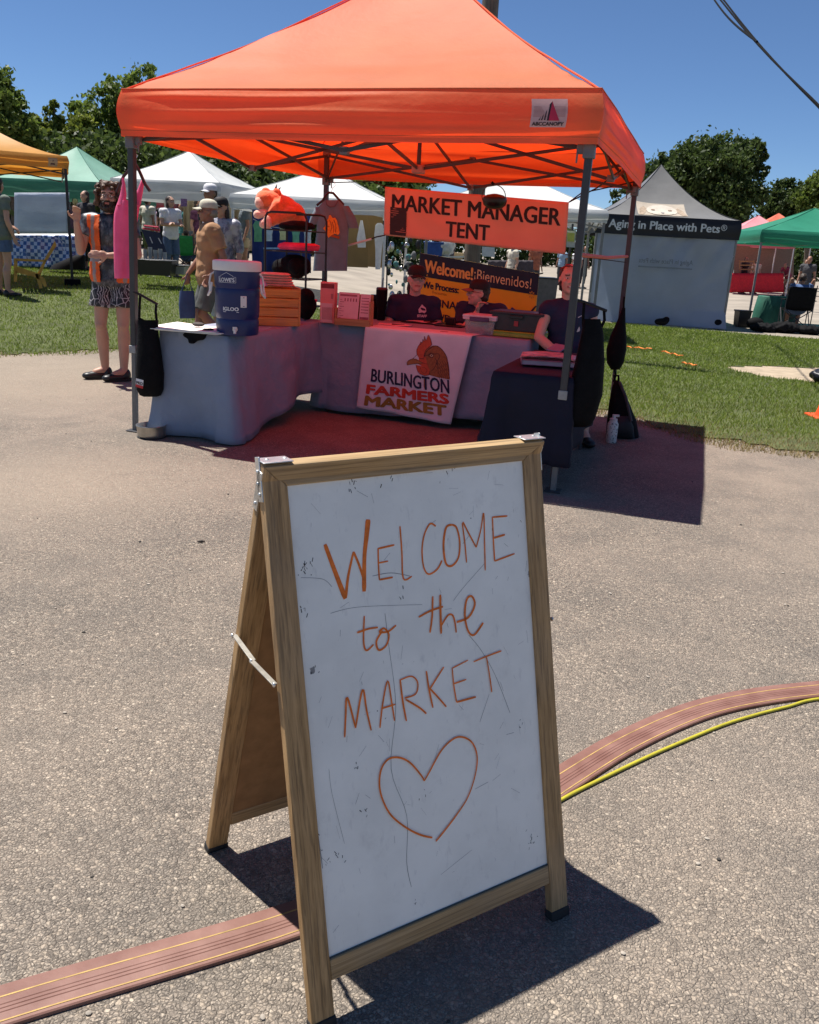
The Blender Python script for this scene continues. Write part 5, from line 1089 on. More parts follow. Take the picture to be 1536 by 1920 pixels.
    def headmesh(s, mb):
        k = s.k; M = s.HM; e = lambda c, r, MM=None: mb.ell(s.h(*c), [q*k for q in r], 18, M=M @ MM if MM else M)
        e((0, .012, .028), (.076, .094, .098)); e((0, -.020, -.035), (.064, .072, .075)); e((0, -.045, -.078), (.042, .040, .034)); e((0, -.072, -.092), (.020, .018, .018))
        e((0, -.070, .040), (.055, .022, .030)); mb.caps(s.h(0, -.088, .022), s.h(0, -.108, -.018), .0085*k, .0135*k, 10); e((-.013, -.098, -.022), (.010, .010, .008)); e((.013, -.098, -.022), (.010, .010, .008))
        for sg in (-1, 1): e((sg*.040, -.064, -.020), (.024, .022, .022)); e((sg*.076, .014, -.005), (.010, .020, .031)); 
        e((0, -.086, -.052), (.024, .012, .013))
    def face(s, brow, beard, smile):
        me = s.body.data; ms = [mlip, brow, beard or brow, meyew]; [me.materials.append(q) for q in ms]; HI = s.HM.inverted(); hd = s.J['head']
        for f in me.polygons:
            p = HI @ (f.center-hd)/s.k; x, y, z = abs(p.x), p.y, p.z
            if y > .04 or z < -.14 or z > .1 or x > .09: continue
            if beard and y < .03 and z < -.028-.25*max(0, .05-x)*(1 if x > .026 else .0) and not (x < .026 and -.062 < z < -.046) and z > -.13: f.material_index = 3
            if x < .0245-(.012 if z > -.049 else 0) and -.061 < z < -.0465 and y < -.075: f.material_index = 1
            if .014 < x < .052 and .030+.05*abs(x-.03) < z+.10*(x-.03)**1 < .0415 and y < -.06: f.material_index = 2
        if smile:
            mb = MB(); mb.ell(s.h(0, -.0985, -.0535), (.018*s.k, .004*s.k, .0045*s.k), 12, M=s.HM); mb.build('teeth', meyew, s.t)
        for sg in (-1, 1):
            mb = MB(); mb.ell(s.h(sg*.031, -.0835, .012), (.0145*s.k, .0065*s.k, .0065*s.k), 12, M=s.HM, mi=0); mb.ell(s.h(sg*.031, -.0885, .012), (.0058*s.k, .003*s.k, .0058*s.k), 10, M=s.HM, mi=1); mb.build('eye', [meyew, meye], s.t)
    def cover(s, nm, mt, shapes, vox=.011, nz=.004, cut=None, drop=None, solid=0, sm=3, nf=14):
        mb = MB(); shapes(mb); o = mb.build(nm, mt, s.t); remesh(o, vox*s.k, sm, nz, nf)
        if cut or drop:
            bm = bmesh.new(); bm.from_mesh(o.data)
            for co, no in (cut or []):
                r = bmesh.ops.bisect_plane(bm, geom=bm.verts[:]+bm.edges[:]+bm.faces[:], plane_co=co, plane_no=no, clear_outer=True)
            if drop: bmesh.ops.delete(bm, geom=[f for f in bm.faces if drop(f.calc_center_median())], context='FACES')
            bm.to_mesh(o.data); bm.free()
        if solid: md = o.modifiers.new('s', 'SOLIDIFY'); md.thickness = solid; md.offset = 1
        return o
    def shirt(s, mt, sleeve=.55, g=.016, hem=None, nm='shirt', sr=.062, nz=.009, low=True, cut=None, drop=None, solid=0):
        J, k = s.J, s.k; hem = (.86 if hem is None else hem)*k
        def sh(mb):
            s.torso(mb, g, low)
            if low: mb.caps(J['pel']+Vector((0, 0, .02)), J['pel']-Vector((0, 0, .06*k)), .150*k*s.b+g, .150*k*s.b+g) if False else mb.ell(J['pel']-Vector((0, 0, .04*k)), (.172*k*s.b+g, .122*k*s.b+g, .16*k), 20)
            for S_ in 'LR':
                if sleeve: a, b_ = J['sh'+S_], J['el'+S_]; e = a+(b_-a)*min(1, sleeve); mb.tube([a-(b_-a)*.05, a+(e-a)*.5, e], [.056*k+g*.5, sr*k, sr*k*1.02], 14)
                if sleeve > 1: b_, c = J['el'+S_], J['wr'+S_]; mb.caps(J['el'+S_], J['el'+S_], sr*k, sr*k); mb.tube([b_, b_+(c-b_)*min(1, sleeve-1)], [sr*k, sr*.75*k], 14)
        c = [(Vector((0, 0, hem)), Vector((0, 0, -1)))] if hem > 0 else []
        return s.cover(nm, mt, sh, nz=nz, cut=c+(cut or []), drop=drop, solid=solid)
    def shorts(s, mt, to=.55, nm='shorts', flare=1.12, top=1.04):
        J, k = s.J, s.k
        def sh(mb):
            mb.ell(J['pel'], (.176*k*s.b, .128*k*s.b, .13*k), 20)
            for S_ in 'LR': a, b_ = J['hip'+S_], J['kn'+S_]; e = a+(b_-a)*min(to, 1); mb.tube([a+Vector((0, 0, .05*k)), a+(e-a)*.4, e], [.095*k, .098*k, .088*k*flare], 16)
            if to > 1:
                for S_ in 'LR': b_, c = J['kn'+S_], J['an'+S_]; mb.caps(J['hip'+S_], b_, .094*k, .072*k); mb.tube([b_, b_+(c-b_)*(to-1)], [.072*k, .062*k], 14)
        return s.cover(nm, mt, sh, nz=.006, cut=[(Vector((0, 0, top*k)), Vector((0, 0, 1)))])
    def shoes(s, mt, sole=None):
        J, k = s.J, s.k
        for S_ in 'LR':
            a, t_ = J['an'+S_], J['to'+S_]; d = (t_-a); d.z = 0; d.normalize(); mb = MB(); z0 = a.z-.085*k
            hp = Vector((a.x, a.y, z0))
            mb.ell(hp-d*.02*k+Vector((0, 0, .05*k)), (.046*k, .052*k, .066*k), 14); mb.ell(hp+d*.085*k+Vector((0, 0, .034*k)), (.047*k, .125*k, .040*k), 16, M=Vector((0, 1, 0)).rotation_difference(d).to_matrix()); mb.ell(hp+d*.155*k+Vector((0, 0, .032*k)), (.050*k, .065*k, .034*k), 14, M=Vector((0, 1, 0)).rotation_difference(d).to_matrix())
            o = mb.build('shoe', mt, s.t); remesh(o, .009, 3)
            if sole: mb = MB(); mb.loft([(z0+.001, -.046*k, .046*k, .14*k), (z0+.022*k, -.047*k, .047*k, .142*k)], 20, fn=lambda p: (lambda r: Vector((hp.x, hp.y, 0))+d*.05*k+r)(Vector((0, 1, 0)).rotation_difference(d).to_matrix() @ Vector((p.x, p.y, 0)) + Vector((0, 0, p.z)))); mb.build('sole', sole, o)
    def cap(s, mt, mt2=None, brim=1, back=False):
        mb = MB(); k = s.k; M = s.HM; z0 = .052
        prof = [(.088, z0-.012), (.0885, z0), (.087, z0+.03), (.076, z0+.058), (.052, z0+.076), (.02, z0+.083), (.001, z0+.084)]
        mb.lathe([(r*k, z*k) for r, z in prof], 24, c=s.h(0, .006, 0), M=M, fx=lambda a, z: 1+.13*abs(sin(a))**2)
        o = mb.build('cap', mt, s.t, smooth=60, solid=.003)
        if brim:
            mb = MB(); mb.grid(lambda u, v: s.h((2*u-1)*.074*(1-.25*v**2), -.066-(.085*v)*sqrt(max(0, 1-(2*u-1)**2*.72))-.02*(1-abs(2*u-1)**2), z0-.008-.018*v-.022*(2*u-1)**2), 12, 6); mb.build('brim', mt2 or mt, o, solid=.004)
        return o
    def glasses(s, mt=None, dark=False):
        k = s.k; o = None; mb = MB()
        for sg in (-1, 1): mb.tube([s.h(sg*.031+.022*cos(a), -.0985, .010+.018*sin(a)) for a in np.linspace(0, 2*pi, 18)], .0013*k, 6)
        mb.tube([s.h(-.009, -.101, .014), s.h(0, -.104, .017), s.h(.009, -.101, .014)], .002*k, 6)
        for sg in (-1, 1): mb.tube([s.h(sg*.053, -.097, .014), s.h(sg*.078, -.05, .014), s.h(sg*.082, .02, .008)], .002*k, 6)
        o = mb.build('glasses', mt or mglass, s.t)
        if dark:
            for sg in (-1, 1): mb = MB(); mb.ell(s.h(sg*.031, -.0975, .010), (.023*k, .004*k, .019*k), 16, M=s.HM); mb.build('lens', mlens, o)
    def hairblobs(s, blobs, mt, vox=.009, nz=.008, nf=50, drop=None, nm='hair'):
        k = s.k
        def sh(mb):
            for c, r in blobs: mb.ell(s.h(*c), [q*k for q in r], 14, M=s.HM)
        HI = s.HM.inverted(); o = s.cover(nm, mt, sh, vox=vox, nz=nz, sm=2, nf=nf); return o
CAPHAIR = [((0, .03, .03), (.081, .085, .09)), ((0, .05, -.02), (.075, .055, .07))]
LONG = [((0, .028, .045), (.084, .092, .088)), ((0, .055, -.04), (.080, .055, .10)), ((.068, .03, -.08), (.025, .04, .12)), ((-.068, .03, -.08), (.025, .04, .12)), ((0, .07, -.13), (.075, .035, .10))]

# standing man in the orange vest
mvo = mat('vest_orange', (.85, .14, .025), .75, .08, 12, .25, 80, .004, trans=.2, tcol=(.9, .2, .03)); mrefl = mat('reflective_grey', (.30, .22, .20), .4)
def pattern(name, a, b_, scale, kind=0):
    m, nt, b = newmat(name); co = coords(nt)
    v = nt.nodes.new('ShaderNodeTexVoronoi'); v.feature = 'DISTANCE_TO_EDGE'; v.inputs['Scale'].default_value = scale; nt.links.new(co, v.inputs[0])
    wv = nt.nodes.new('ShaderNodeTexWave'); wv.inputs['Scale'].default_value = scale*1.1; wv.inputs['Distortion'].default_value = 9; wv.inputs['Detail Scale'].default_value = 1.2; nt.links.new(co, wv.inputs[0])
    f1 = ramp(nt, v.outputs[0], [(.035, 1.), (.05, 0.)]); f2 = ramp(nt, wv.outputs[0], [(.66, 0.), (.74, 1.)]); f3 = ramp(nt, noisen(nt, co, 6, 2), [(.52, 0.), (.56, 1.)])
    c = mix(nt, mix(nt, f3, f1, f2), a, b_) if kind == 0 else mix(nt, ramp(nt, noisen(nt, coords(nt, 'Object', (1, 1, .6)), scale, 5, .7), [(.45, 0.), (.6, 1.)]), a, b_)
    nt.links.new(c, b.inputs['Base Color']); b.inputs['Roughness'].default_value = .6 if kind == 0 else .42; return m
mshorts = pattern('shorts_print', (.010, .010, .012), (.36, .34, .34), 13); mprint = pattern('shirt_print', (.018, .019, .024), (.11, .115, .125), 16, 1)
Fig.pose = {'R': ((.10, -.10, 1), (1, .2, 0), .75), 'L': ((-1, -.35, .08), (0, .2, 1), .35)}
man = Fig('curly-haired bearded man in an orange vest and black patterned shorts standing left of the tent', gp(214, 712)+Vector((.02, .05, 0)), .12, 1.80, SK1, dict(shR=(-.19, -.01, 1.42), elR=(-.25, -.10, 1.16), wrR=(-.245, -.20, 1.405), shL=(.185, -.01, 1.42), elL=(.245, -.08, 1.15), wrL=(.02, -.235, 1.135), toR=(-.30, -.07, .03), anR=(-.115, .02, .085), knR=(-.125, -.03, .51), toL=(-.09, -.19, .03), anL=(.075, -.07, .085), knL=(.085, -.06, .51)), head=(.05, -.05, .06), vox=.0085, build=1.06, beard=mhair)
Fig.pose = None
man.shirt(mprint, .5, .014, .86)
vz = man.J
def vest(mb): man.torso(mb, .030)
def vdrop(p):
    k = man.k; z = p.z/k; x = p.x/k
    return (p.y < 0 and abs(x+.01) < (.062 if z > 1.05 else .075)) or z < .90 or z > 1.475 or (z > 1.18 and abs(x) > .178 + (1.5-z)*.05)
vs = man.cover('vest', mvo, vest, nz=.005, drop=vdrop, solid=.004)
vs.data.materials.append(mrefl)
for f in vs.data.polygons:
    x, z = f.center.x/man.k, f.center.z/man.k
    if .115 < abs(x+.005) < .148 and f.center.y < 0 or 1.07 < z < 1.11: f.material_index = 1
man.shorts(mshorts, .62, flare=1.3); man.shoes(mat('black_shoe', (.012, .012, .013), .4, .15), mat('black_sole', (.02, .02, .02), .8)); man.glasses()
g = random.Random(8); cb = [((0, .032, .052), (.095, .094, .088)), ((.088, .018, .0), (.030, .052, .078)), ((-.088, .018, .0), (.030, .052, .078)), ((0, -.035, .115), (.065, .05, .03)), ((0, .06, -.02), (.08, .05, .08))]
for i in range(110):
    a = g.uniform(-pi*.95, pi*.95)+pi/2; z = g.uniform(-.07, .135); r = (.090+.018*g.random())*(1.10 if z < .09 else 1)
    y = .02+sin(a)*r; x = cos(a)*r*1.0
    if y < -.045 and z < .075: continue
    if z > .10: x *= .72; y *= .75
    q_r = g.uniform(.016, .024); cb.append(((x, y, z), (q_r, q_r, q_r)))
man.hairblobs(cb, mhair2, .007, .010, 45)
man.hairblobs([((0, -.055, -.098), (.045, .040, .028)), ((.050, -.028, -.075), (.020, .038, .042)), ((-.050, -.028, -.075), (.020, .038, .042)), ((0, -.088, -.092), (.026, .014, .020)), ((0, -.100, -.036), (.026, .008, .006)), ((.03, -.085, -.062), (.012, .014, .026)), ((-.03, -.085, -.062), (.012, .014, .026))], mhair, .006, .004, 80, nm='beard')

SEAT0 = dict(pel=(0, 0, .56), chest=(0, -.02, .90), neck=(0, -.02, 1.10), shL=(.185, -.02, 1.045), shR=(-.185, -.02, 1.045), hipL=(.09, -.02, .55), hipR=(-.09, -.02, .55), knL=(.12, -.46, .53), knR=(-.12, -.46, .53), anL=(.12, -.42, .09), anR=(-.12, -.42, .09), toL=(.13, -.58, .03), toR=(-.13, -.58, .03), head=(0, -.045, 1.245))
SEAT = {k_: (v[0], v[1], v[2]-(.09 if v[2] > .4 else 0)) for k_, v in SEAT0.items()}
def seat(**kw): d = dict(SEAT); d.update({k_: (v[0], v[1], v[2]-.09) for k_, v in kw.items()}); return d
def seat0(**kw): d = dict(SEAT0); d.update(kw); return d
mnt = mat('navy_tee', (.016, .024, .060), .85, .15, 10, .4, 30, .01); mblc = mat('black_cap', (.012, .009, .010), .75); mjean = mat('denim', (.06, .10, .19), .8, .2, 20, .3, 120)
def chair(label, p, rz):
    t = thing('folding_chair', label, 'chair', p, rz, 'chairs behind the middle table')
    mb = MB(); mb.box((0, 0, .355), (.42, .42, .03)); mb.build('seat', M_, t, bevel=.01); mb = MB(); mb.box((0, .225, .60), (.40, .025, .22)); mb.build('backrest', M_, t, bevel=.01)
    for sx in (-1, 1):
        for sy in (-1, 1): mb = MB(); mb.tube([(sx*.19, sy*.19, .35), (sx*.20, sy*.21, 0)], .011, 8); mb.build('leg', mfr, t)
        mb = MB(); mb.tube([(sx*.19, .20, .35), (sx*.19, .24, .72)], .011, 8); mb.build('back_post', mfr, t)
# staff in the black cap
p = at(778, 545, 8.0); st1 = Fig('seated person in black cap and navy STAFF t-shirt facing forward behind the middle table', (p.x, p.y, 0), .02, 1.66, SK3, seat(elL=(.25, -.10, .80), elR=(-.25, -.10, .80), wrL=(.14, -.30, .79), wrR=(-.20, -.33, .79), neck=(0, -.02, 1.115), head=(.01, -.05, 1.262)), head=(.18, -.04, .05), vox=.009, build=1.12, brow=mbrow)
sh = st1.shirt(mnt, .62, .016, 0, low=False); st1.cap(mblc); st1.shorts(mjean, .9, top=.6); st1.hairblobs([((0, .035, .0), (.080, .075, .075)), ((-.03, .06, -.08), (.045, .04, .08))], mhair)
fn = lambda u, v, w: Vector((u, -.18-w-.0*v, v))
def chest(u, v, w): return Vector((u, -.168-w-.10*max(0, 1.0-v)*.2, v))
ms_ = mat('print_white', (.55, .50, .52), .7)
mb = MB(); c0, z0 = .075, .83; mb.flat([(c0-.03, z0), (c0-.036, z0+.03), (c0-.02, z0+.055), (c0-.005, z0+.075), (c0+.01, z0+.06), (c0+.03, z0+.045), (c0+.036, z0+.015), (c0+.02, z0), (c0, z0+.008)], chest, 0); mb.text('STAFF', chest, .030, c0, z0-.035, wx=.085, align='CENTER', off=.0016); o = mb.build('chest_print', ms_, st1.t, smooth=0)
def hug(o, target, off=.003):
    from mathutils.bvhtree import BVHTree
    bv = BVHTree.FromPolygons([v.co for v in target.data.vertices], [list(q.vertices) for q in target.data.polygons])
    for v in o.data.vertices:
        h = bv.ray_cast(Vector((v.co.x, v.co.y-.6, v.co.z)), Vector((0, 1, 0)))
        if h[0] is not None: v.co = h[0]-Vector((0, off, 0))
hug(o, sh)
# staff in profile
Fig.pose = {'R': ((.25, -.1, 1), (.2, 1, 0), 1.1)}
p = at(905, 560, 7.9); st2 = Fig('seated person with glasses and cap in profile, chin resting on one fist', (p.x, p.y, 0), -.25, 1.62, SK3, seat(elL=(.25, -.20, .80), wrL=(.05, -.34, .80), elR=(-.16, -.30, .80), wrR=(-.005, -.22, 1.035), head=(-.03, -.075, 1.20), neck=(-.01, -.04, 1.07)), head=(-1.15, -.05, .0), vox=.0085, build=.95, brow=mbrow)
Fig.pose = None
st2.shirt(mnt, .62, .016, 0, low=False); st2.cap(mblc, mat('cap_brim_tan', (.20, .10, .07), .7)); st2.glasses(); st2.shorts(mjean, .9, top=.6); st2.hairblobs(CAPHAIR, mhair)
# smiling woman
p = at(1068, 560, 6.95); wo = Fig('smiling woman in a sleeveless navy top seated at the right end of the middle table', (p.x, p.y, 0), .10, 1.68, SK3, seat0(shL=(.178, -.02, 1.02), shR=(-.178, -.02, 1.02), elL=(.255, -.06, .80), wrL=(.07, -.30, .66), elR=(-.25, -.10, .80), wrR=(-.05, -.30, .64), head=(-.03, -.05, 1.262), neck=(-.01, -.02, 1.11)), head=(-.08, -.04, .02), vox=.0085, build=.98, smile=True)
sh = wo.shirt(mnt, .10, .015, 0, low=False, sr=.068); wo.shorts(mat('pale_skirt', (.35, .36, .45), .85, .15), .95, top=.6, nm='skirt')
wo.hairblobs([((0, .030, .045), (.084, .088, .083)), ((0, .05, -.03), (.078, .05, .08)), ((.06, .03, -.06), (.022, .03, .06)), ((-.062, .01, -.03), (.016, .03, .06)), ((.055, .10, -.09), (.05, .045, .06))], mhair); wo.shoes(mat('black_shoe', (.012, .012, .013), .4, .15))
mb = MB()
for sg in (-1, 1): mb.ell(wo.h(sg*.036, -.060, .108), (.024, .010, .012), 14, M=wo.HM)
mb.tube([wo.h(-.08, .0, .085), wo.h(-.04, -.065, .105), wo.h(.04, -.065, .105), wo.h(.08, .0, .085)], .004, 6); mb.build('sunglasses', mat('red_sunglasses', (.25, .03, .03), .25), wo.t)
mb = MB(); mb.flat([(.05, .83), (.055, .85), (.065, .87), (.075, .85), (.07, .83)], chest, 0); mb.flat([(.045, .94), (.075, .955), (.08, .95), (.05, .935)], chest, 0); mb.flat([(.05, .83), (.075, .845), (.077, .84), (.052, .825)], chest, 0); o = mb.build('chest_print', ms_, wo.t, smooth=0); hug(o, sh)
for f, lb in ((st1, 'folding chair under the person in the STAFF t-shirt'), (st2, 'folding chair under the person in profile'), (wo, 'folding chair under the smiling woman')): chair(lb, f.t.location.copy(), f.t.rotation_euler.z)
# walking man in the tan shirt
Fig.pose = {'R': ((0, 0, -1), (0, 1, 0), 1.0)}
p = at(395, 500, 10.2); wk = Fig('man in beige cap, sunglasses and tan t-shirt walking left behind the cooler, carrying a bag', (p.x, p.y, terr(p.x, p.y)), -1.15, 1.76, SK2, dict(elR=(-.25, -.06, 1.13), wrR=(-.24, -.22, .93), elL=(.25, .10, 1.15), wrL=(.23, -.04, .95), knL=(.10, -.12, .52), anL=(.10, .12, .12), toL=(.12, -.03, .03), knR=(-.10, -.12, .52), anR=(-.10, -.18, .085), toR=(-.12, -.34, .03)), head=(-.15, -.02, 0), vox=.0095, build=1.12, brow=mbrow)
Fig.pose = None
wk.shirt(mat('tan_tee', (.37, .20, .10), .85, .12, 9, .4, 30, .01), .72, .032, .80, sr=.080, nz=.012); wk.shorts(mat('grey_shorts', (.10, .105, .10), .85), .92); wk.cap(mat('beige_cap', (.52, .49, .38), .8)); wk.glasses(None, True); wk.shoes(mat('brown_shoe', (.10, .07, .05), .7)); wk.hairblobs([((0, .04, -.005), (.079, .07, .06))], mat('grey_hair', (.22, .20, .18), .8))
h_ = wk.t.matrix_basis @ Vector((0, 0, 0)); bgp = at(352, 520, 9.9); q = PX(355, 595, 9.95)
t = thing('shopping_bag', 'blue shopping bag carried in the walking man\'s hand', 'bag', q.o); mb = MB(); mb.loft([(597, 337, 366, .05), (570, 335, 366, .07), (545, 337, 364, .05)], 20, fold=.01, fn=q.loft, ff=.3, fz=.05); mb.build('bag_body', mat('blue_bag', (.03, .055, .14), .7, .2, 8, .4, 30, .01), t)
mb = MB(); mb.tube([q(340, 547), q(352, 512), q(361, 547)], .006, 6); mb.build('handle', mat('blue_bag_strap', (.03, .05, .12), .7), t)
# ------------------------------------------------------------------ the other stalls
def simple_tent(label, px, Y, rz, hs, eave_y, val, peak_y, col, tcol, frame, group='market tents behind the orange tent', curve=.1, tr=.4, vcol=None, legs='all', gz=None, wr=1., rough=.5, bars=True, name='market_tent', back=None):
    """px: centre of the front edge; eave_y, peak_y in pixels fix its heights"""
    nm = label.split()[0]+str(px); c = at(px, eave_y, Y); g = terr(c.x, Y+hs) if gz is None else gz
    ctr = Vector((c.x, Y, 0)) + Rz(rz) @ Vector((0, hs, 0)); pk = at(px, peak_y, ctr.y).z
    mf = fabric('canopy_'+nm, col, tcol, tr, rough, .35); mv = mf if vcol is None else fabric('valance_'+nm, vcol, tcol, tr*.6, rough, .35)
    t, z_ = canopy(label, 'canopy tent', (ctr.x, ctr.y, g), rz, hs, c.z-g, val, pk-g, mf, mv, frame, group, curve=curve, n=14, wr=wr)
    mm_ = mat('frame_'+frame_name[frame], {'white': (.55, .56, .56), 'grey': (.20, .20, .20), 'black': (.02, .02, .022)}[frame_name[frame]], .45, .1)
    for sx in (-1, 1):
        for sy in (-1, 1):
            if legs != 'all' and (sx, sy) not in legs: continue
            mb = MB(); gz_ = terr(*(ctr+Rz(rz) @ Vector((sx*hs, sy*hs, 0))).xy)-g
            mb.bar((sx*(hs-.03), sy*(hs-.03), gz_), (sx*(hs-.03), sy*(hs-.03), c.z-g-.05), .045); mb.build('leg', mm_, t, bevel=.004)
    if bars:
        for k in range(4):
            M = Rz(k*pi/2); e = c.z-g; h_ = hs-.04
            for a0, a1 in ((-h_, 0), (0, h_)):
                for z0, z1 in ((e-.06, e-.28), (e-.28, e-.06)): MB().bar(M @ Vector((a0, -h_, z0)), M @ Vector((a1, -h_, z1)), .022).build('truss_bar', mm_, t)
    return t, c.z-g, ctr, g, hs, rz, z_
frame_name = {0: 'black', 1: 'white', 2: 'grey', 3: 'black'}
BG = 'x'
y_ = simple_tent('yellow-orange canopy tent cut by the left picture edge', -64, 14.7, .40, 1.5, 277, .20, 212, (.64, .31, .065), (.7, .30, .04), 0, legs=((1, -1),), curve=.20)
t = y_[0]
CY = canopy.front; mb = MB(); mb.grid(lambda s, q: CY(1.19+.14*s, y_[1]-.175+.13*q, .006), 4, 4); o = mb.build('logo_patch', mat('yellow_patch', (.50, .30, .16), .6), t)
mb = MB(); mb.flat([(1.22, y_[1]-.15), (1.30, y_[1]-.15), (1.265, y_[1]-.07)], lambda u, v, w: CY(u, v, .010), 0); mb.build('logo_mark', mat('patch_dark', (.12, .05, .04), .6), o, smooth=0)
mb = MB(); mb.box((1.47, -1.47, .05), (.26, .20, .12)); mb.build('foot_weight', mblk, t, bevel=.01)
gt = simple_tent('pale green pointed canopy tent with a dark green valance behind the yellow canopy', 88, 23.5, -.17, 1.5, 337, .42, 272, (.30, .52, .42), (.2, .5, .36), 1, curve=.10, vcol=(.022, .10, .08))
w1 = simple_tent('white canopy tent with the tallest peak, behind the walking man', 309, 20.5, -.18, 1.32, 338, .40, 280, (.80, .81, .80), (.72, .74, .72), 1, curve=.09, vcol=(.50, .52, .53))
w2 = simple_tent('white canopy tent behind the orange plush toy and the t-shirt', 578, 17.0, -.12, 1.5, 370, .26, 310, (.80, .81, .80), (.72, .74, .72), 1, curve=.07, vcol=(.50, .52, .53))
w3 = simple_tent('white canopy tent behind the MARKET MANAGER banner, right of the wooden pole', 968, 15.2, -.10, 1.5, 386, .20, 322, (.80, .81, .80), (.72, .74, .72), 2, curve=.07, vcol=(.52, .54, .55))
ag = simple_tent('dark silver canopy tent with white lettering on its black valance and a white side wall', 1255, 19.6, -.045, 1.53, 407, .40, 309, (.185, .183, .178), (.15, .15, .15), 2, curve=.36, tr=.08, vcol=(.012, .012, .016), wr=.8, rough=.33)
pk = simple_tent('small pink canopy tent with striped valance far behind the green one', 1433, 43.0, -.10, 1.5, 440, .55, 404, (.88, .42, .46), (.8, .3, .32), 1, curve=.06, vcol=(.42, .09, .13), bars=False)
rp = simple_tent('orange-red canopy peak farthest back, behind the pink tent', 1470, 47.0, -.1, 1.5, 436, .5, 400, (.85, .26, .17), (.8, .2, .1), 1, curve=.06, bars=False)
gr = simple_tent('dark green canopy tent cut by the right picture edge', 1562, 20.6, -.10, 1.55, 437, .28, 392, (.035, .24, .15), (.03, .3, .16), 2, curve=.05, tr=.3, legs=((-1, -1), (-1, 1)))
mstr = mat('stripe_pale', (.70, .34, .38), .6)
for z in (.14, .30, .44): mb = MB(); mb.boxm(lambda u, v, w: Vector((u, -1.55-w, v)), -1.5, 1.5, pk[1]-z-.035, pk[1]-z+.02, 0, .01); mb.build('valance_stripe', mstr, pk[0])
for tt_ in (w1,):
    mb = MB(); mb.boxm(lambda u, v, w: Vector((u, -1.36-w, v)), 1.0, 1.18, tt_[1]-.33, tt_[1]-.14, 0, .006); mb.build('logo_patch', mat('patch_grey', (.10, .11, .12), .6), tt_[0])
# grey tent: lettering, printed dog picture, side wall
t, e = ag[0], ag[1]; hs = 1.53
vf = lambda u, v, w: Vector((u, -hs-.045-w-.012, v))
mb = MB(); mb.text('Aging in Place with Pets', vf, .235, -1.27, e-.265, wx=2.36, off=.007, w=.0); mb.text('®', vf, .17, 1.115, e-.22, w=0); mb.build('lettering', mat('lettering_white', (.62, .62, .62), .6), t, smooth=0)
def rf(u, v, w):                                    # front roof slope, v measured back from the eave
    return Vector((u, -hs+v, ag[6](u, -hs+v)+.012+w))
pic = mat('picture_cream', (.40, .34, .27), .5, .12, 10); pic2 = mat('picture_tan', (.33, .25, .18), .6, .2, 14); picd = mat('picture_dark', (.10, .07, .06), .6)
mb = MB(); mb.grid(lambda s_, q: rf(-.62+1.06*s_, .16+.56*q, 0), 8, 10); pc = mb.build('dog_picture', pic, t)
el2 = lambda cx, cy, rx, ry, n=18: [(cx+rx*cos(2*pi*i/n), cy+ry*sin(2*pi*i/n)) for i in range(n)]
mb = MB(); mb.fan([(-.60, .20), (-.52, .18), (-.46, .30), (-.40, .50), (-.46, .60), (-.56, .50)], rf, .004); mb.fan([(.42, .20), (.34, .18), (.28, .32), (.22, .50), (.28, .60), (.38, .48)], rf, .004); mb.build('dog_ears', pic2, pc, smooth=0)
mb = MB(); mb.fan(el2(-.08, .44, .34, .24), rf, .008); mb.fan(el2(-.09, .30, .24, .13), rf, .014); mb.build('dog_head', mat('picture_light', (.52, .46, .385), .5, .1, 9), pc, smooth=0)
mb = MB(); mb.flat([(-.13, .33), (-.04, .33), (-.06, .27), (-.085, .25), (-.11, .27)], rf, .022); mb.build('dog_nose', mat('picture_grey', (.22, .21, .21), .6), pc, smooth=0)
mb = MB(); mb.flat(el2(-.27, .47, .045, .022), rf, .020); mb.flat(el2(.10, .47, .045, .022), rf, .020); mb.stroke([(-.20, .24), (-.085, .215), (.02, .24)], rf, .012, .022); mb.build('dog_eyes', mat('picture_brown', (.24, .16, .11), .6), pc, smooth=0)
msw = fabric('side_wall_white', (.50, .54, .62), (.46, .52, .62), .5, .4, .8)
def sw(s_, q):
    x = -hs+.02+2*(hs-.02)*s_; z = e-.35-(e-.33)*q
    return Vector((x, -hs+.03-.05*noise.noise((x*1.5, q*2, 4)) - .03*sin((x+.3)*(7+4*q)+4*q)*max(0, .55-q)*1.6 - .025*noise.noise((x*5+q*6, q*4, 9))*(1.2-q) - (.28*max(0, s_-.6)*max(0, q-.8)*12), max(.012, z + (.10*max(0, s_-.72)*q**6 if q > .7 else 0))))
mb = MB(); mb.grid(sw, 60, 40); swl = mb.build('side_wall', msw, t, smooth=80, solid=.004)
mb = MB(); mb.text('Aging in Place with Pets', lambda u, v, w: Vector((.62-u, -hs-.09-w, v)), .14, 0, 1.32, wx=1.16, off=.002); mb.boxm(lambda u, v, w: Vector((u, -hs-.09-w, v)), -.54, .62, 1.22, 1.25, 0, .002); mb.build('show_through', mat('show_grey', (.20, .22, .26), .6), swl, smooth=0)
lump('weight', 'black sandbag lying at the foot of the white side wall', 'sandbag', at(1240, 606, 19.3), [((0, 0, .03), (.16, .1, .08)), ((.1, 0, .08), (.08, .07, .07))], mblk, .02)
lump('weight', 'black sandbag at the right corner leg of the grey tent', 'sandbag', Vector((at(1345, 610, 19.5).x, 19.5, 0)), [((0, 0, .10), (.14, .12, .12))], mblk, .02)
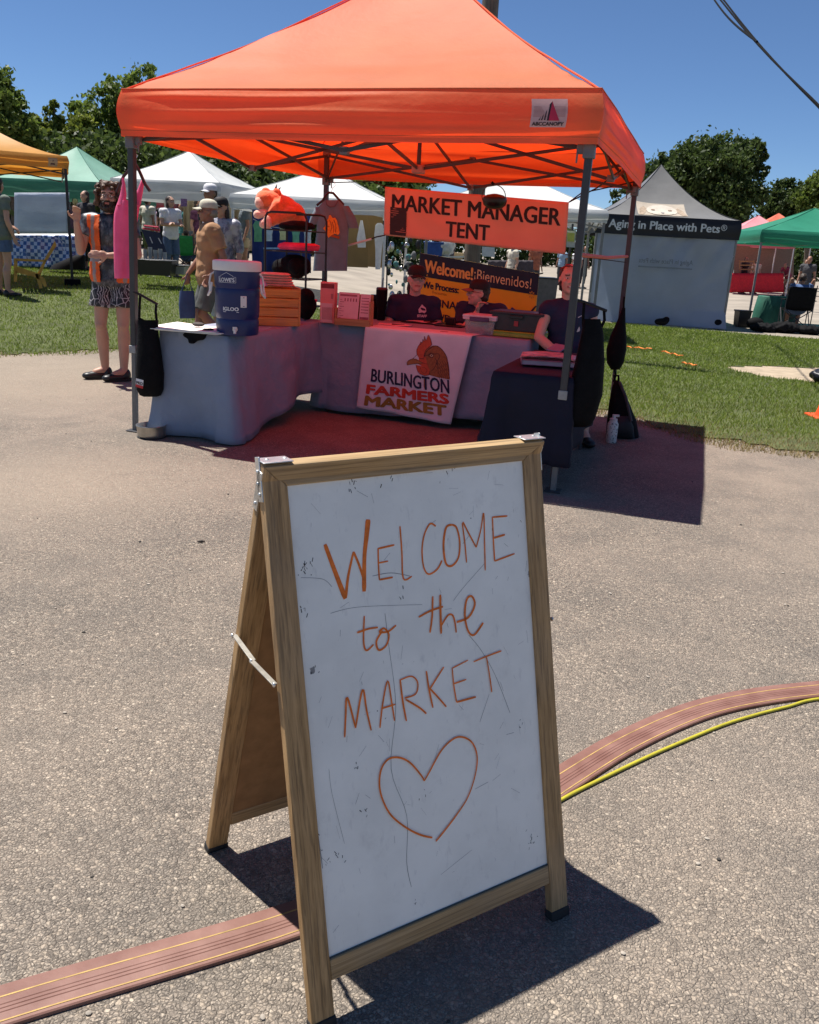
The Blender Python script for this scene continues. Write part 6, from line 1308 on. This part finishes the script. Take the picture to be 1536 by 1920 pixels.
# green tent: hung white screen, checkered table skirt
q = PX(80, 400, 22.6); mb = MB(); mb.grid(lambda s_, r: q(27+103*s_, 361+79*r, .03*noise.noise((s_*3, r*3, 1))), 14, 10); o = mb.build('hung_screen', msw, None, smooth=80, solid=.01, loc=q.o); tag(o, 'white cloth screen hung below the pale green tent', 'screen')
m, nt, b = newmat('blue_check'); ck_ = nt.nodes.new('ShaderNodeTexChecker'); ck_.inputs['Scale'].default_value = 13; nt.links.new(coords(nt), ck_.inputs[0]); ck_.inputs[1].default_value = (.02, .075, .26, 1); ck_.inputs[2].default_value = (.30, .40, .62, 1); nt.links.new(ck_.outputs[0], b.inputs['Base Color']); b.inputs['Roughness'].default_value = .25
bump(nt, b, noisen(nt, coords(nt), 3, 4), .5, .06)
mchk = m; q = PX(80, 495, 19.5); g0 = terr(q.o.x, 19.5); q.o.z = q.o.z
t = thing('market_table', 'table with a shiny blue checked cover under the hung white screen', 'table', q.o)
mb = MB(); mb.grid(lambda s_, r: q(18+142*s_, 441+(57+6*s_)*r, -.08*r+.05*sin(s_*19+r*2)*r+.04*noise.noise((s_*9, r*3, 2))), 60, 14); mb.build('checked_cover', mchk, t, smooth=80, solid=.01)
mb = MB(); mb.add([q(18, 441, 0), q(160, 441, 0), q(160, 438, .8), q(18, 438, .8)], [(0, 1, 2, 3)]); mb.build('table_top', mwt, t)
q = PX(125, 505, 18.6); mb = MB(); mb.loft([(505, 92, 160, .3), (497, 98, 160, .3), (482, 132, 160, .25), (478, 142, 159, .2)], 20, fn=q.loft); o = mb.build('covered_crate', mblk, None, loc=q.o); tag(o, 'black covered wedge-shaped heap at the end of the checked table', 'crate')
# yellow lounge chair on the lawn
Yc = 14.0; q = PX(62, 538, Yc); my = mat('yellow_wood', (.42, .25, .05), .6, .25, 8); t = thing('garden_chair', 'yellow wooden reclining garden chair standing on the grass behind the left people', 'garden chair', q.o)
for d in (0, .5):
    for nm, pts in (('side_rail', [(27, 503), (34, 500), (70, 512), (84, 522), (88, 536), (83, 538), (76, 526), (64, 519), (30, 511)]), ('front_leg', [(26, 488), (33, 488), (32, 528), (26, 528)]), ('armrest', [(26, 484), (84, 487), (84, 491), (26, 489)]), ('rear_leg', [(66, 514), (74, 512), (80, 540), (74, 541)])):
        mb = MB(); mb.prism(pts, lambda u, v, w, d=d: q(u, v, w), d-.02, d+.02); mb.build(nm, my, t)
for i in range(5):
    mb = MB(); mb.prism([(68, 518), (74, 520), (86, 492), (106, 460-abs(i-2)*2), (103, 451+abs(i-2)*3), (82, 488)], lambda u, v, w: q(u, v, w), .02+i*.095, .10+i*.095); mb.build('back_slat', my, t)
for i in range(5): x = 30+8*i; y = 501+3*i; mb = MB(); mb.prism([(x, y), (x+6, y+2), (x+6, y+4), (x, y+2)], lambda u, v, w: q(u, v, w), 0, .5); mb.build('seat_slat', my, t)
# white tent 1: cream back wall, red tent behind it, table with jars
def panel(name, label, cat, pts, Y, mt, th=.03, amp=.0, parent=None):
    x0 = sum(p[0] for p in pts)/len(pts); y0 = max(p[1] for p in pts); q = PX(x0, y0, Y); mb = MB(); mb.prism(pts, lambda u, v, w: q(u, v, w), 0, th); o = mb.build(name, mt, parent, loc=None if parent else q.o)
    return tag(o, label, cat) if label else o
mcrm = fabric('cream_wall', (.45, .39, .28), (.5, .42, .30), .4, .6, .6)
q = PX(400, 470, 22.8); mb = MB(); mb.grid(lambda s_, r: q(344+130*s_, 374+96*r, .10*sin(s_*26)*(.3+r)+.05*sin(s_*61)), 60, 8); tag(mb.build('back_wall', mcrm, None, smooth=80, solid=.01, loc=q.o), 'cream cloth wall at the back of the white tents behind the walking man', 'cloth wall')
rt = simple_tent('low red and black canopy seen under the first white tent', 282, 31.0, -.55, 1.3, 379, .30, 350, (.75, .07, .09), (.8, .06, .08), 1, curve=.02, tr=.35, vcol=(.02, .03, .03), bars=False)
def btable(label, x0, x1, yt, yb, Y, mt, dep=.6, leg=True):
    q = PX((x0+x1)/2, yb, Y); t = thing('market_table', label, 'table', q.o)
    mb = MB(); mb.boxm(lambda u, v, w: q(u, v, w), x0, x1, yt, yt+3, 0, dep); mb.build('table_top', mt, t)
    if leg:
        for x in (x0+2, x1-2):
            for d in (.04, dep-.04): MB().bar(q(x, yt+2, d), q(x, yb, d), .03).build('leg', mfr, t)
    else: mb = MB(); mb.grid(lambda s_, r: q(x0+(x1-x0)*s_, yt+(yb-yt)*r, -.02-.03*r*(1+sin(s_*40))), 40, 6); mb.build('cloth', mt, t, smooth=80, solid=.01)
    return t, q
btable('low dark table with grey cups behind the pink top', 262, 334, 487, 517, 16.0, mat('table_grey', (.10, .10, .10), .6))
mcup = mat('cup_grey', (.30, .32, .30), .4); q = PX(300, 486, 16.1)
for i, (x, h) in enumerate(((273, 18), (282, 22), (292, 17), (301, 19), (309, 13))):
    b_ = at(x, 487, 16.1); k = 16.1/FPX; mb = MB(); mb.lathe([(3.2*k, 0), (3.8*k, h*k*.3), (3.8*k, h*k), (3.2*k, h*k), (3*k, .02), (.001, .02)], 16)
    tag(mb.build('cup', mcup, None, smooth=45, loc=b_), ['first', 'tallest, second', 'third', 'fourth', 'shortest, last'][i]+' grey cup from the left on the low dark table', 'cup', 'grey cups on the low table')
bin_('plastic_crate', 'black plastic crate on the grass below the grey cups', at(285, 516, 15.4)+Vector((0, .2, 0)), 0, .7, .4, .26, M_, M_, 0)
bin_('plastic_crate', 'grey flat crate right of the black one under the cups', at(322, 514, 15.7)+Vector((0, .2, 0)), 0, .45, .35, .16, mat('crate_grey', (.28, .28, .27), .5), M_, 0)
t = thing('folding_lounger', 'navy folding lounger leaning behind the grey cups', 'lounger', at(290, 490, 17.0)); q = PX(290, 490, 17.0)
mb = MB(); mb.prism([(265, 430), (300, 436), (314, 478), (285, 480)], lambda u, v, w: q(u, v, w), 0, .06); mb.build('fabric_back', mat('navy_canvas', (.02, .028, .06), .7), t)
mb = MB(); [mb.prism(pp_, lambda u, v, w: q(u, v, w), -.01, 0) for pp_ in ([(280, 444), (282, 444), (287, 456), (285, 456)], [(296, 446), (298, 446), (304, 457), (302, 457)])]; mb.build('white_tape', mat('tape', (.5, .5, .5), .7), t)
mb = MB(); mb.tube([q(268, 428), q(300, 432), q(297, 426), q(270, 423)], .02, 6); mb.build('red_edge', mat('red_edge', (.5, .04, .08), .6), t)
# green camp chair with a seated figure
def campchair(label, px, yb, Y, mt, rz, k=1.0, mfrm=None):
    p = at(px, yb, Y); t = thing('camp_chair', label, 'camp chair', p, rz); mfrm = mfrm or mfr
    mb = MB(); mb.grid(lambda s_, r: Vector((-.27+.54*s_, .22+.10*r-.04*sin(pi*s_), .42+.48*r))*k, 10, 6); mb.build('backrest', mt, t, smooth=80, solid=.012)
    mb = MB(); mb.grid(lambda s_, r: Vector((-.27+.54*s_, -.25+.47*r, .44-.03*sin(pi*s_)))*k, 8, 6); mb.build('seat', mt, t, smooth=80, solid=.012)
    for sg in (-1, 1):
        for pp_ in (((sg*.28, .24, .95), (sg*.28, .22, .02)), ((sg*.28, -.26, .62), (sg*.28, -.26, .02)), ((sg*.28, -.26, .02), (-sg*.28, -.26, .44)), ((sg*.28, .24, .02), (-sg*.28, .24, .44)), ((sg*.28, -.26, .44), (sg*.28, .22, .02))): MB().tube([Vector(a)*k for a in pp_], .011, 6).build('frame_tube', mfrm, t)
        mb = MB(); mb.box((sg*.29*k, -.02*k, .63*k), (.06, .5*k, .02)); mb.build('armrest', mt, t)
    return t
campchair('green camp chair seen from behind beside the grey cups', 346, 509, 21.0, mat('green_canvas', (.02, .26, .06), .6), .1+pi, .9)
campchair('black camp chair under the person in blue at the right edge', 1487, 618, 20.0, mblk, pi-.2, 1.05)
def extra(label, px, yb, Y, rz, H, skin, top, bottom, joints=None, hair=None, hairc=None, sleeve=.55, capm=None, to=.55, nz=.004, vox=.016, yfix=None, build=1.0, seated=False, face=True, head=(0, 0, 0), arms=True, glasses=False):
    p = at(px, yb, Y); z = terr(p.x, Y) if yfix is None else yfix
    f = Fig(label, (p.x, Y, z), rz, H, skin, joints, head, vox, build, hands=vox < .014, face=face)
    f.shirt(top, sleeve, .018, 0 if seated else .84, low=not seated); f.shorts(bottom, to if not seated else .95, top=.62 if seated else 1.04)
    if hair: f.hairblobs(hair, hairc or mhair, .012)
    if capm: f.cap(capm)
    if not seated: f.shoes(M_)
    if glasses: f.glasses(None, True)
    return f
CROSS = dict(elL=(.24, -.06, 1.15), wrL=(-.04, -.22, 1.18), elR=(-.24, -.06, 1.15), wrR=(.06, -.24, 1.15))
mwtee = mat('white_tee', (.62, .62, .64), .8, .1); mgtee = mat('sage_tee', (.13, .155, .13), .85, .12); mkh = mat('khaki', (.36, .29, .19), .8); mdkc = mat('dark_cloth', (.02, .02, .025), .8); mfl_ = pattern('floral_top', (.36, .35, .38), (.08, .08, .12), 9, 1)
extra('person in sage t-shirt and denim shorts, seen from behind at the left picture edge', 8, 525, 13.6, 2.6, 1.74, SK1, mgtee, mjean, dict(elL=(.22, -.10, 1.15), wrL=(.10, -.25, 1.05)), [((0, .03, .05), (.088, .095, .088)), ((0, .05, -.03), (.082, .055, .07))], mhair, vox=.012, build=1.15, to=.62, head=(.5, 0, 0))
Fig.pose = None
extra('woman in black cap and pale patterned top behind the walking man', 417, 500, 11.7, -.25, 1.76, SK1, mfl_, mat('light_trousers', (.42, .42, .44), .8), None, LONG, mhair, sleeve=1.3, capm=mblc, to=1.6, vox=.012, head=(-.15, .1, 0))
extra('person in white cap half hidden behind the walking man', 398, 500, 13.4, -.6, 1.83, SK2, mdkc, mdkc, None, CAPHAIR, mhair, capm=mwtee, vox=.016)
extra('long-haired woman in white t-shirt with arms crossed under the white tent', 322, 500, 19.0, .75, 1.66, SK1, mwtee, mjean, CROSS, LONG, mhair, to=1.7, vox=.012, head=(.35, 0, 0))
extra('seated person in blue seen from behind on the green camp chair', 350, 509, 21.1, pi-.2, 1.35, SK2, mat('blue_tee', (.04, .08, .19), .8), mjean, SEAT, [((0, .02, .03), (.085, .095, .095))], mhair, seated=True, face=False)
extra('far person in grey top under the red and black canopy', 268, 470, 26.0, .4, 1.72, SK2, mat('grey_top', (.25, .25, .26), .8), mdkc, None, CAPHAIR, mhair, face=False)
extra('far person in pale pink dress under the red and black canopy', 291, 470, 27.5, -.4, 1.66, SK1, mat('pink_dress', (.62, .42, .52), .8), mat('pink_dress', (.62, .42, .52), .8), None, LONG, mhair2, face=False, to=.9)
extra('far person in dark clothes beside the white tent pole', 314, 470, 25.0, .2, 1.75, SK2, mdkc, mdkc, None, CAPHAIR, mhair, face=False, to=1.7)
extra('person in grey t-shirt and khaki shorts standing between the white tents', 459, 470, 19.5, -1.2, 1.76, SK2, mat('slate_tee', (.14, .16, .17), .8), mkh, dict(wrR=(-.15, -.25, 1.1)), CAPHAIR, mhair, face=False)
extra('person in coral top standing behind the one in khaki shorts', 444, 470, 23.0, .6, 1.68, SK1, mat('coral_top', (.50, .16, .13), .8), mdkc, None, LONG, mhair, face=False, to=1.7)
extra('dark-haired person in black under the pale green tent behind the vest man', 166, 480, 20.0, -.5, 1.70, SK1, mdkc, mdkc, None, LONG, mhair, face=False, to=1.7)
extra('seated person in blue seen from behind at the right edge', 1489, 618, 20.05, pi-.2, 1.70, SK2, mat('blue_tee2', (.05, .10, .22), .8), mjean, SEAT, [((0, .01, .03), (.092, .10, .10))], mhair, seated=True, face=False, yfix=.03, build=1.1)
extra('person in black standing under the pink tent right of the red table', 1503, 548, 40.0, -.8, 1.75, SK2, mdkc, mdkc, None, CAPHAIR, mhair, face=False, to=1.7, vox=.022, yfix=0)
extra('person in maroon leaning over the red table under the pink tent', 1474, 545, 43.5, -.9, 1.72, SK2, mat('maroon', (.20, .03, .06), .8), mkh, dict(chest=(0, -.22, 1.24), neck=(0, -.36, 1.36), head=(0, -.44, 1.46), shL=(.185, -.32, 1.31), shR=(-.185, -.32, 1.31), elL=(.22, -.42, 1.06), elR=(-.22, -.42, 1.06), wrL=(.1, -.62, .95), wrR=(-.1, -.62, .95)), CAPHAIR, mhair, face=False, vox=.022, yfix=0)
extra('person in dark top at the left pole of the pink tent', 1390, 545, 44.0, .5, 1.75, SK2, mdkc, mdkc, None, CAPHAIR, mhair, face=False, to=1.7, vox=.022, yfix=0)
extra('far walker in pale shirt seen past the right end of the orange banner', 1079, 520, 36.0, -.8, 1.70, SK2, mwtee, mdkc, None, CAPHAIR, mhair, face=False, to=1.6, vox=.022, yfix=0)
extra('far walker in dark clothes right of the one in the pale shirt', 1092, 520, 39.0, .5, 1.78, SK2, mdkc, mdkc, None, CAPHAIR, mhair, face=False, to=1.7, vox=.022, yfix=0)

cl_ = {n: mat('cloth_'+n, c, .85, .15) for n, c in dict(rust=(.28, .09, .05), teal=(.05, .18, .18), cream=(.50, .46, .38), plum=(.12, .04, .09), sky=(.22, .32, .44), olive=(.13, .14, .05), mustard=(.45, .30, .06), charcoal=(.05, .05, .055)).items()}
for lb, px, Y, rz, H, top, bot, hr in (('far person in rust top at the left pole of the first white tent', 256, 29.0, .3, 1.7, 'rust', 'charcoal', LONG), ('far person in cream shirt under the red canopy beside the pink dress', 279, 24.5, 2.6, 1.78, 'cream', 'olive', CAPHAIR), ('far person in teal top right of the woman with crossed arms', 345, 24.0, -.9, 1.66, 'teal', 'charcoal', LONG),
        ('person in plum top under the first white tent behind the walking man', 372, 22.5, 1.2, 1.70, 'plum', 'charcoal', LONG), ('person in sky blue shirt between the white tents, farthest back', 470, 27.0, .2, 1.80, 'sky', 'charcoal', CAPHAIR), ('far shopper in mustard top in the gap between the white tents', 451, 31.0, -.4, 1.68, 'mustard', 'charcoal', LONG),
        ('shopper in charcoal clothes behind the seated staff, left of the pole', 842, 24.0, .9, 1.76, 'charcoal', 'olive', CAPHAIR), ('shopper in cream top right of the wooden pole, below the orange banner', 962, 27.0, -1.0, 1.70, 'cream', 'charcoal', LONG), ('shopper in rust shirt near the grey bin', 1006, 30.0, .5, 1.75, 'rust', 'charcoal', CAPHAIR),
        ('far shopper in sky blue top beside the yellow and white sign', 1056, 42.0, -.6, 1.72, 'sky', 'charcoal', CAPHAIR), ('person in cream top inside the pink tent beside the wooden rack', 1424, 45.0, .2, 1.7, 'cream', 'charcoal', LONG), ('person in charcoal at the corner of the dark green tent', 1522, 30.0, -.7, 1.78, 'charcoal', 'charcoal', CAPHAIR), ('far person in plum top beside the checked table', 146, 25.5, .5, 1.65, 'plum', 'charcoal', LONG)):
    extra(lb, px, 470, Y, rz, H, SK1 if H < 1.72 else SK2, cl_[top], cl_[bot], None, hr, mhair, face=False, to=1.7, vox=.024)
btable('table with dark cloth under the first white tent behind the seated person', 336, 398, 446, 476, 22.0, mat('table_dark', (.06, .05, .06), .8), .7, False)
for x, w_, h, c, lb in ((341, 8, 9, (.30, .22, .12), 'small tan box on the dark table, left of the row'), (352, 10, 13, (.10, .12, .14), 'tall dark box on the dark table, second in the row'), (366, 8, 7, (.40, .36, .30), 'low pale box on the dark table, third in the row'), (378, 9, 11, (.22, .05, .05), 'dark red box on the dark table, right end of the row')):
    q = PX(x, 446, 22.2); mb = MB(); mb.boxm(lambda u, v, w: q(u, v, w), x, x+w_, 446-h, 446, 0, .18); tag(mb.build('goods_box', mat('goods_%d' % x, c, .7), None, bevel=.006, loc=q.o), lb, 'box', 'boxes on the dark table')
btable('long table with white cloth across the road behind the seated staff', 800, 900, 487, 515, 26.0, mat('pale_cloth', (.42, .42, .43), .8), .8, False)
btable('long table with dark cloth right of the wooden pole behind the banner', 915, 1000, 488, 516, 27.5, mat('dark_cloth2', (.06, .05, .06), .8), .8, False)
for x, c, lb in ((808, (.30, .08, .05), 'dark red crate on the white table across the road'), (830, (.16, .20, .08), 'green crate on the white table across the road'), (858, (.35, .26, .13), 'tan crate on the white table across the road')):
    bin_('crate', lb, at(x, 487, 26.4), 0, .32, .3, .2, mat('crate_%d' % x, c, .7), mat('crate_%d' % x, c, .7), 0)
for x, y, w_, h, c, lb in ((339, 372, 12, 15, (.22, .12, .24), 'purple patterned print hanging on the white tent pole'), (126, 378, 6, 16, (.06, .06, .07), 'narrow dark sign right of the hung white screen')):
    panel('hung_print', lb, 'print', [(x, y), (x+w_, y+1), (x+w_, y+h), (x, y+h)], 20.3, mat('print_%d' % x, c, .6, .6, 30), .02)
# blue backdrop with baby clothes, brown board with white gowns
mbb = mat('royal_blue_cloth', (.012, .03, .17), .75, .15, 5, .4, 20, .02)
q = PX(528, 512, 17.3); t = thing('backdrop', 'royal blue cloth backdrop behind the wire rack', 'backdrop', q.o); mb = MB(); mb.grid(lambda s_, r: q(473+110*s_, 384+128*r, .04*sin(s_*22)*(.4+r)), 50, 6); mb.build('cloth', mbb, t, smooth=80, solid=.01)
mb = MB(); mb.tube([q(474, 410, -.12), q(500, 424, -.12), q(530, 428, -.12), q(583, 424, -.12)], .006, 5); mb.build('clothes_line', mrw, t)
for i, (x, w_, h, cl_, nm) in enumerate(((484, 19, 40, (.12, .32, .16), 'green'), (505, 14, 26, (.45, .52, .55), 'pale blue'), (531, 16, 24, (.52, .50, .24), 'pale yellow'), (555, 16, 32, (.14, .36, .22), 'dark mint'), (577, 16, 30, (.48, .52, .54), 'white'))):
    q = PX(x, 452, 17.12); mb = MB(); y0 = 412+max(0, (x-474)*.10) if x < 500 else 426
    mb.loft([(y0+h, x-w_/2*.8, x+w_/2*.8, .02), (y0+h*.5, x-w_/2*.75, x+w_/2*.75, .03), (y0+h*.22, x-w_/2, x+w_/2, .03), (y0+1, x-w_*.28, x+w_*.28, .015)], 16, fold=.008, fn=q.loft, ff=.5, fz=.1, seed=i)
    tag(mb.build('baby_shirt', mat('baby_'+nm.replace(' ', '_'), cl_, .8), None, smooth=80, loc=q.o), f'{nm} baby shirt hung on the line in front of the blue backdrop', 'baby shirt', 'baby clothes on the line')
bt_, q = btable('table with a bright pale blue top in front of the blue backdrop', 494, 566, 464, 512, 16.0, mat('pale_blue_top', (.25, .42, .66), .5))
q = PX(686, 500, 17.6); t = thing('display_board', 'brown folding display board with white garments right of the t-shirt', 'display board', q.o); mbr = mat('brown_board', (.23, .15, .06), .8, .12, 3)
for a, b_, d0, d1 in ((646, 690, .1, 0), (690, 718, 0, .18)):
    mb = MB(); mb.add([q(a, 396, d0), q(b_, 396, d1), q(b_, 502, d1), q(a, 500, d0), q(a, 396, d0+.03), q(b_, 396, d1+.03), q(b_, 502, d1+.03), q(a, 500, d0+.03)], [(0, 1, 2, 3), (7, 6, 5, 4), (0, 4, 5, 1), (1, 5, 6, 2), (2, 6, 7, 3), (3, 7, 4, 0)]); mb.build('board_panel', mbr, t)
for nm, x, rows in (('short white baby gown pinned on the brown display board', 677, [(464, 671, 686, .02), (448, 669, 686, .04), (428, 673, 683, .03), (413, 676, 680, .01)]), ('long white gown hanging beside the display board', 712, [(505, 704, 713, .03), (470, 704, 716, .04), (440, 702, 720, .04), (422, 704, 719, .03), (418, 708, 715, .02)])):
    q = PX(x, 505, 17.35); mb = MB(); mb.loft(rows, 18, fold=.01, fn=q.loft, ff=.6, fz=.1); tag(mb.build('gown', mwtee, None, smooth=80, loc=q.o), nm, 'gown')
# hanging ornaments stand
t = thing('ornament_stand', 'stand hung with silver, teal and black discs left of the payment banner', 'display stand', Vector((at(757, 540, 12.6).x, 12.6, 0))); q = PX(757, 540, 12.6); q.o = t.location
mb = MB(); [mb.tube([q(x, 440), q(x-3, 600)], .012, 6) for x in (727, 789)]; mb.tube([q(727, 440), q(789, 446)], .01, 6); mb.build('stand_frame', mfr, t)
oc = [mat('disc_silver', (.5, .5, .48), .25, .1, metal=.8), mat('disc_teal', (.10, .25, .24), .4), mat('disc_black', (.02, .02, .02), .4), mat('disc_grey', (.20, .20, .20), .5)]
g = random.Random(6)
for i in range(46):
    x, y = g.uniform(727, 788), g.uniform(450, 560); r = g.uniform(2, 5.5)*q.k; mb = MB(); mb.ell(q(x, y, g.uniform(-.08, .08)), (r, r*.35, r*g.uniform(.9, 1.8)), 10, M=Rz(g.uniform(-.8, .8))); mb.build('ornament', oc[i % 4], t)
q = PX(716, 580, 10.5); lump('black_plant', 'black bushy feather-like bunch in a dark pot left of the seated staff', 'bunch', Vector((q.o.x, 10.5, .10)), [((g.uniform(-.14, .14), g.uniform(-.1, .1), .50+g.uniform(-.08, .1)), (.09, .08, .06)) for _ in range(9)]+[((0, 0, .2), (.10, .10, .2))], mblk, .02, nz=.03)
# bits under the third white tent
bin_('recycling_box', 'blue recycling box on a table behind the orange banner', at(812, 480, 15.8), 0, .34, .26, .24, mat('recycle_blue', (.02, .07, .30), .5), mat('recycle_rim', (.02, .08, .32), .5), 0)
btable('trestle table carrying the blue recycling box', 790, 880, 480, 560, 15.7, mwt, .7)
lump('sack', 'bundle wrapped in pale clear plastic beside the blue box', 'bundle', at(835, 480, 15.8), [((0, 0, .12), (.16, .14, .14)), ((.06, 0, .2), (.1, .1, .1))], mat('pale_plastic', (.5, .5, .5), .3), .02, nz=.03)
bin_('rubbish_bin', 'grey rubbish bin right of the payment banner', Vector((at(1022, 500, 17.5).x, 17.5, 0)), 0, .5, .5, .95, mat('bin_grey', (.11, .10, .10), .6), M_, 0)
panel('notice_sheet', 'white sheet of paper hanging under the orange banner by the pole', 'notice', [(904, 462), (928, 464), (928, 482), (904, 480)], 14.6, mwtee, .01)
panel('price_sign', 'yellow and white sign on a post right of the orange banner', 'sign', [(1063, 432), (1080, 433), (1078, 464), (1062, 463)], 13.2, mat('sign_white', (.45, .47, .45), .6), .02)
panel('sign_card', 'yellow-green card fixed on the white sign right of the orange banner', 'card', [(1064, 436), (1078, 437), (1077, 453), (1064, 452)], 13.17, mat('sign_yellow', (.48, .50, .10), .6), .02)
MB_ = MB(); p = at(1070, 460, 13.25); MB_.bar((p.x, p.y, 0), (p.x, p.y, p.z+.3), .03); tag(MB_.build('sign_post', mfr), 'thin post carrying the yellow and white sign', 'post')
for i, (x, lb) in enumerate(((955, 'red bicycle parked left of the grey bin'), (985, 'red bicycle parked nearest the grey bin'))):
    p = at(x, 500, 18.2); t = thing('bicycle', lb, 'bicycle', (p.x, 18.2+i*.5, 0), .3, 'bicycles by the grey bin')
    for sx in (-.5, .5): mb = MB(); mb.tube([(sx+.33*cos(a), 0, .34+.33*sin(a)) for a in np.linspace(0, 2*pi, 24)], .018, 6); mb.build('wheel', mrub, t)
    mb = MB(); mb.tube([(-.5, 0, .34), (-.12, 0, .85), (.38, 0, .86), (-.05, 0, .32), (-.12, 0, .85)], .02, 6); mb.tube([(-.5, 0, .34), (-.05, 0, .32)], .015, 6); mb.tube([(.5, 0, .34), (.36, 0, .95)], .018, 6); mb.build('frame', mat('bike_red', (.45, .03, .03), .4), t)
    mb = MB(); mb.ell((-.14, 0, .93), (.12, .06, .03), 10); mb.build('saddle', mblk, t); mb = MB(); mb.tube([(.36, -.25, 1.0), (.38, 0, .97), (.36, .25, 1.0)], .015, 6); mb.build('handlebar', mblk, t)
# pink tent contents, right side
t, q = btable('table with a bright red cloth under the pink tent', 1366, 1470, 512, 548, 43.0, mat('red_cloth', (.50, .008, .02), .7), 1.0, False)
q = PX(1400, 512, 43.3); t = thing('wooden_shelf', 'small wooden rack standing on the red table', 'rack', q.o); mw_ = mat('shelf_wood', (.36, .15, .06), .7)
for y in (489, 496, 504): mb = MB(); mb.boxm(lambda u, v, w: q(u, v, w), 1386, 1414, y, y+2.2, 0, .3); mb.build('shelf', mw_, t)
for x in (1386, 1413): mb = MB(); mb.boxm(lambda u, v, w: q(u, v, w), x, x+2, 488, 512, 0, .3); mb.build('upright', mw_, t)
panel('back_wall', 'brown cloth wall at the back of the pink tent', 'cloth wall', [(1378, 460), (1490, 466), (1488, 520), (1376, 514)], 46.0, mat('brown_wall', (.17, .12, .09), .8), .05)
bin_('black_box', 'black box standing on the dirt road between the green tent legs', Vector((at(1390, 608, 20.7).x, 20.7, 0)), .1, .30, .28, .36, M_, M_, 1)
t = thing('covered_table', 'table under a dark green cloth at the corner of the green tent', 'table', Vector((at(1425, 615, 20.6).x+.45, 20.9, 0))); mb = MB(); mb.loft([(0, -.55, .5, .38), (.35, -.52, .5, .36), (.70, -.48, .48, .34), (.72, -.46, .46, .33)], 40, fold=.02, ff=16); mb.build('green_cloth', mat('bottle_green', (.015, .10, .065), .7), t, smooth=70)
lump('bags_heap', 'heap of black bags on the grass edge below the green tent', 'bags', Vector((at(1470, 622, 19.6).x, 19.5, 0)), [((-.5, 0, .08), (.3, .2, .1)), ((0, .1, .1), (.35, .25, .13)), ((.5, 0, .08), (.3, .2, .1))], mblk, .03, nz=.05)
lump('black_case', 'black case beside the leg of the green tent', 'case', Vector((at(1412, 612, 20.3).x, 20.2, 0)), [((0, 0, .12), (.2, .15, .14))], mblk, .02)
# pole and wires
p = at(893, 380, 13.4); mpw = wood('pole_wood', (.15, .105, .075), (.07, .048, .035), 2, 10)
t = thing('utility_pole', 'tall weathered wooden utility pole rising behind the orange tent roof', 'utility pole', (p.x, 13.4, 0)); mb = MB(); mb.tube([(0, 0, -.2), (0, 0, 4), (0, 0, 9.5)], [.125, .118, .10], 16); mb.build('pole_shaft', mpw, t)
mwire = mat('black_wire_line', (.004, .004, .004), .8, spec=.1)
for i, (a, b_, lb) in enumerate((((1336, -6), (1420, 78), 'leftmost of the three black overhead wires'), ((1347, -6), (1540, 201), 'middle one of the three black overhead wires'), ((1353, -6), (1548, 213), 'rightmost of the three black overhead wires'))):
    A, B_ = at(*a, 15.0), at(*b_, 10.0); d = (B_-A); pts = [A+d*t_+Vector((0, 0, -.05*sin(pi*max(0, min(1, t_))))) for t_ in np.linspace(-.5, 1.0 if i == 0 else 1.6, 20)]; mb = MB(); mb.tube(pts, .012, 6); tag(mb.build('overhead_wire', mwire), lb, 'wire', 'overhead wires')
# bare dirt on the right lawn
mb = MB(); mb.add([(5.6+1.9*cos(a)+.2*sin(3*a), 11.9+1.5*sin(a)+.3*cos(a), .004) for a in np.linspace(0, 2*pi, 40)[:-1]], [tuple(range(39))]); struct(mb.build('bare_dirt', mat('bare_soil', (.34, .27, .19), .95, .2, 6, .5, 30, .01)))

bpy.data.scenes.remove(TMP)
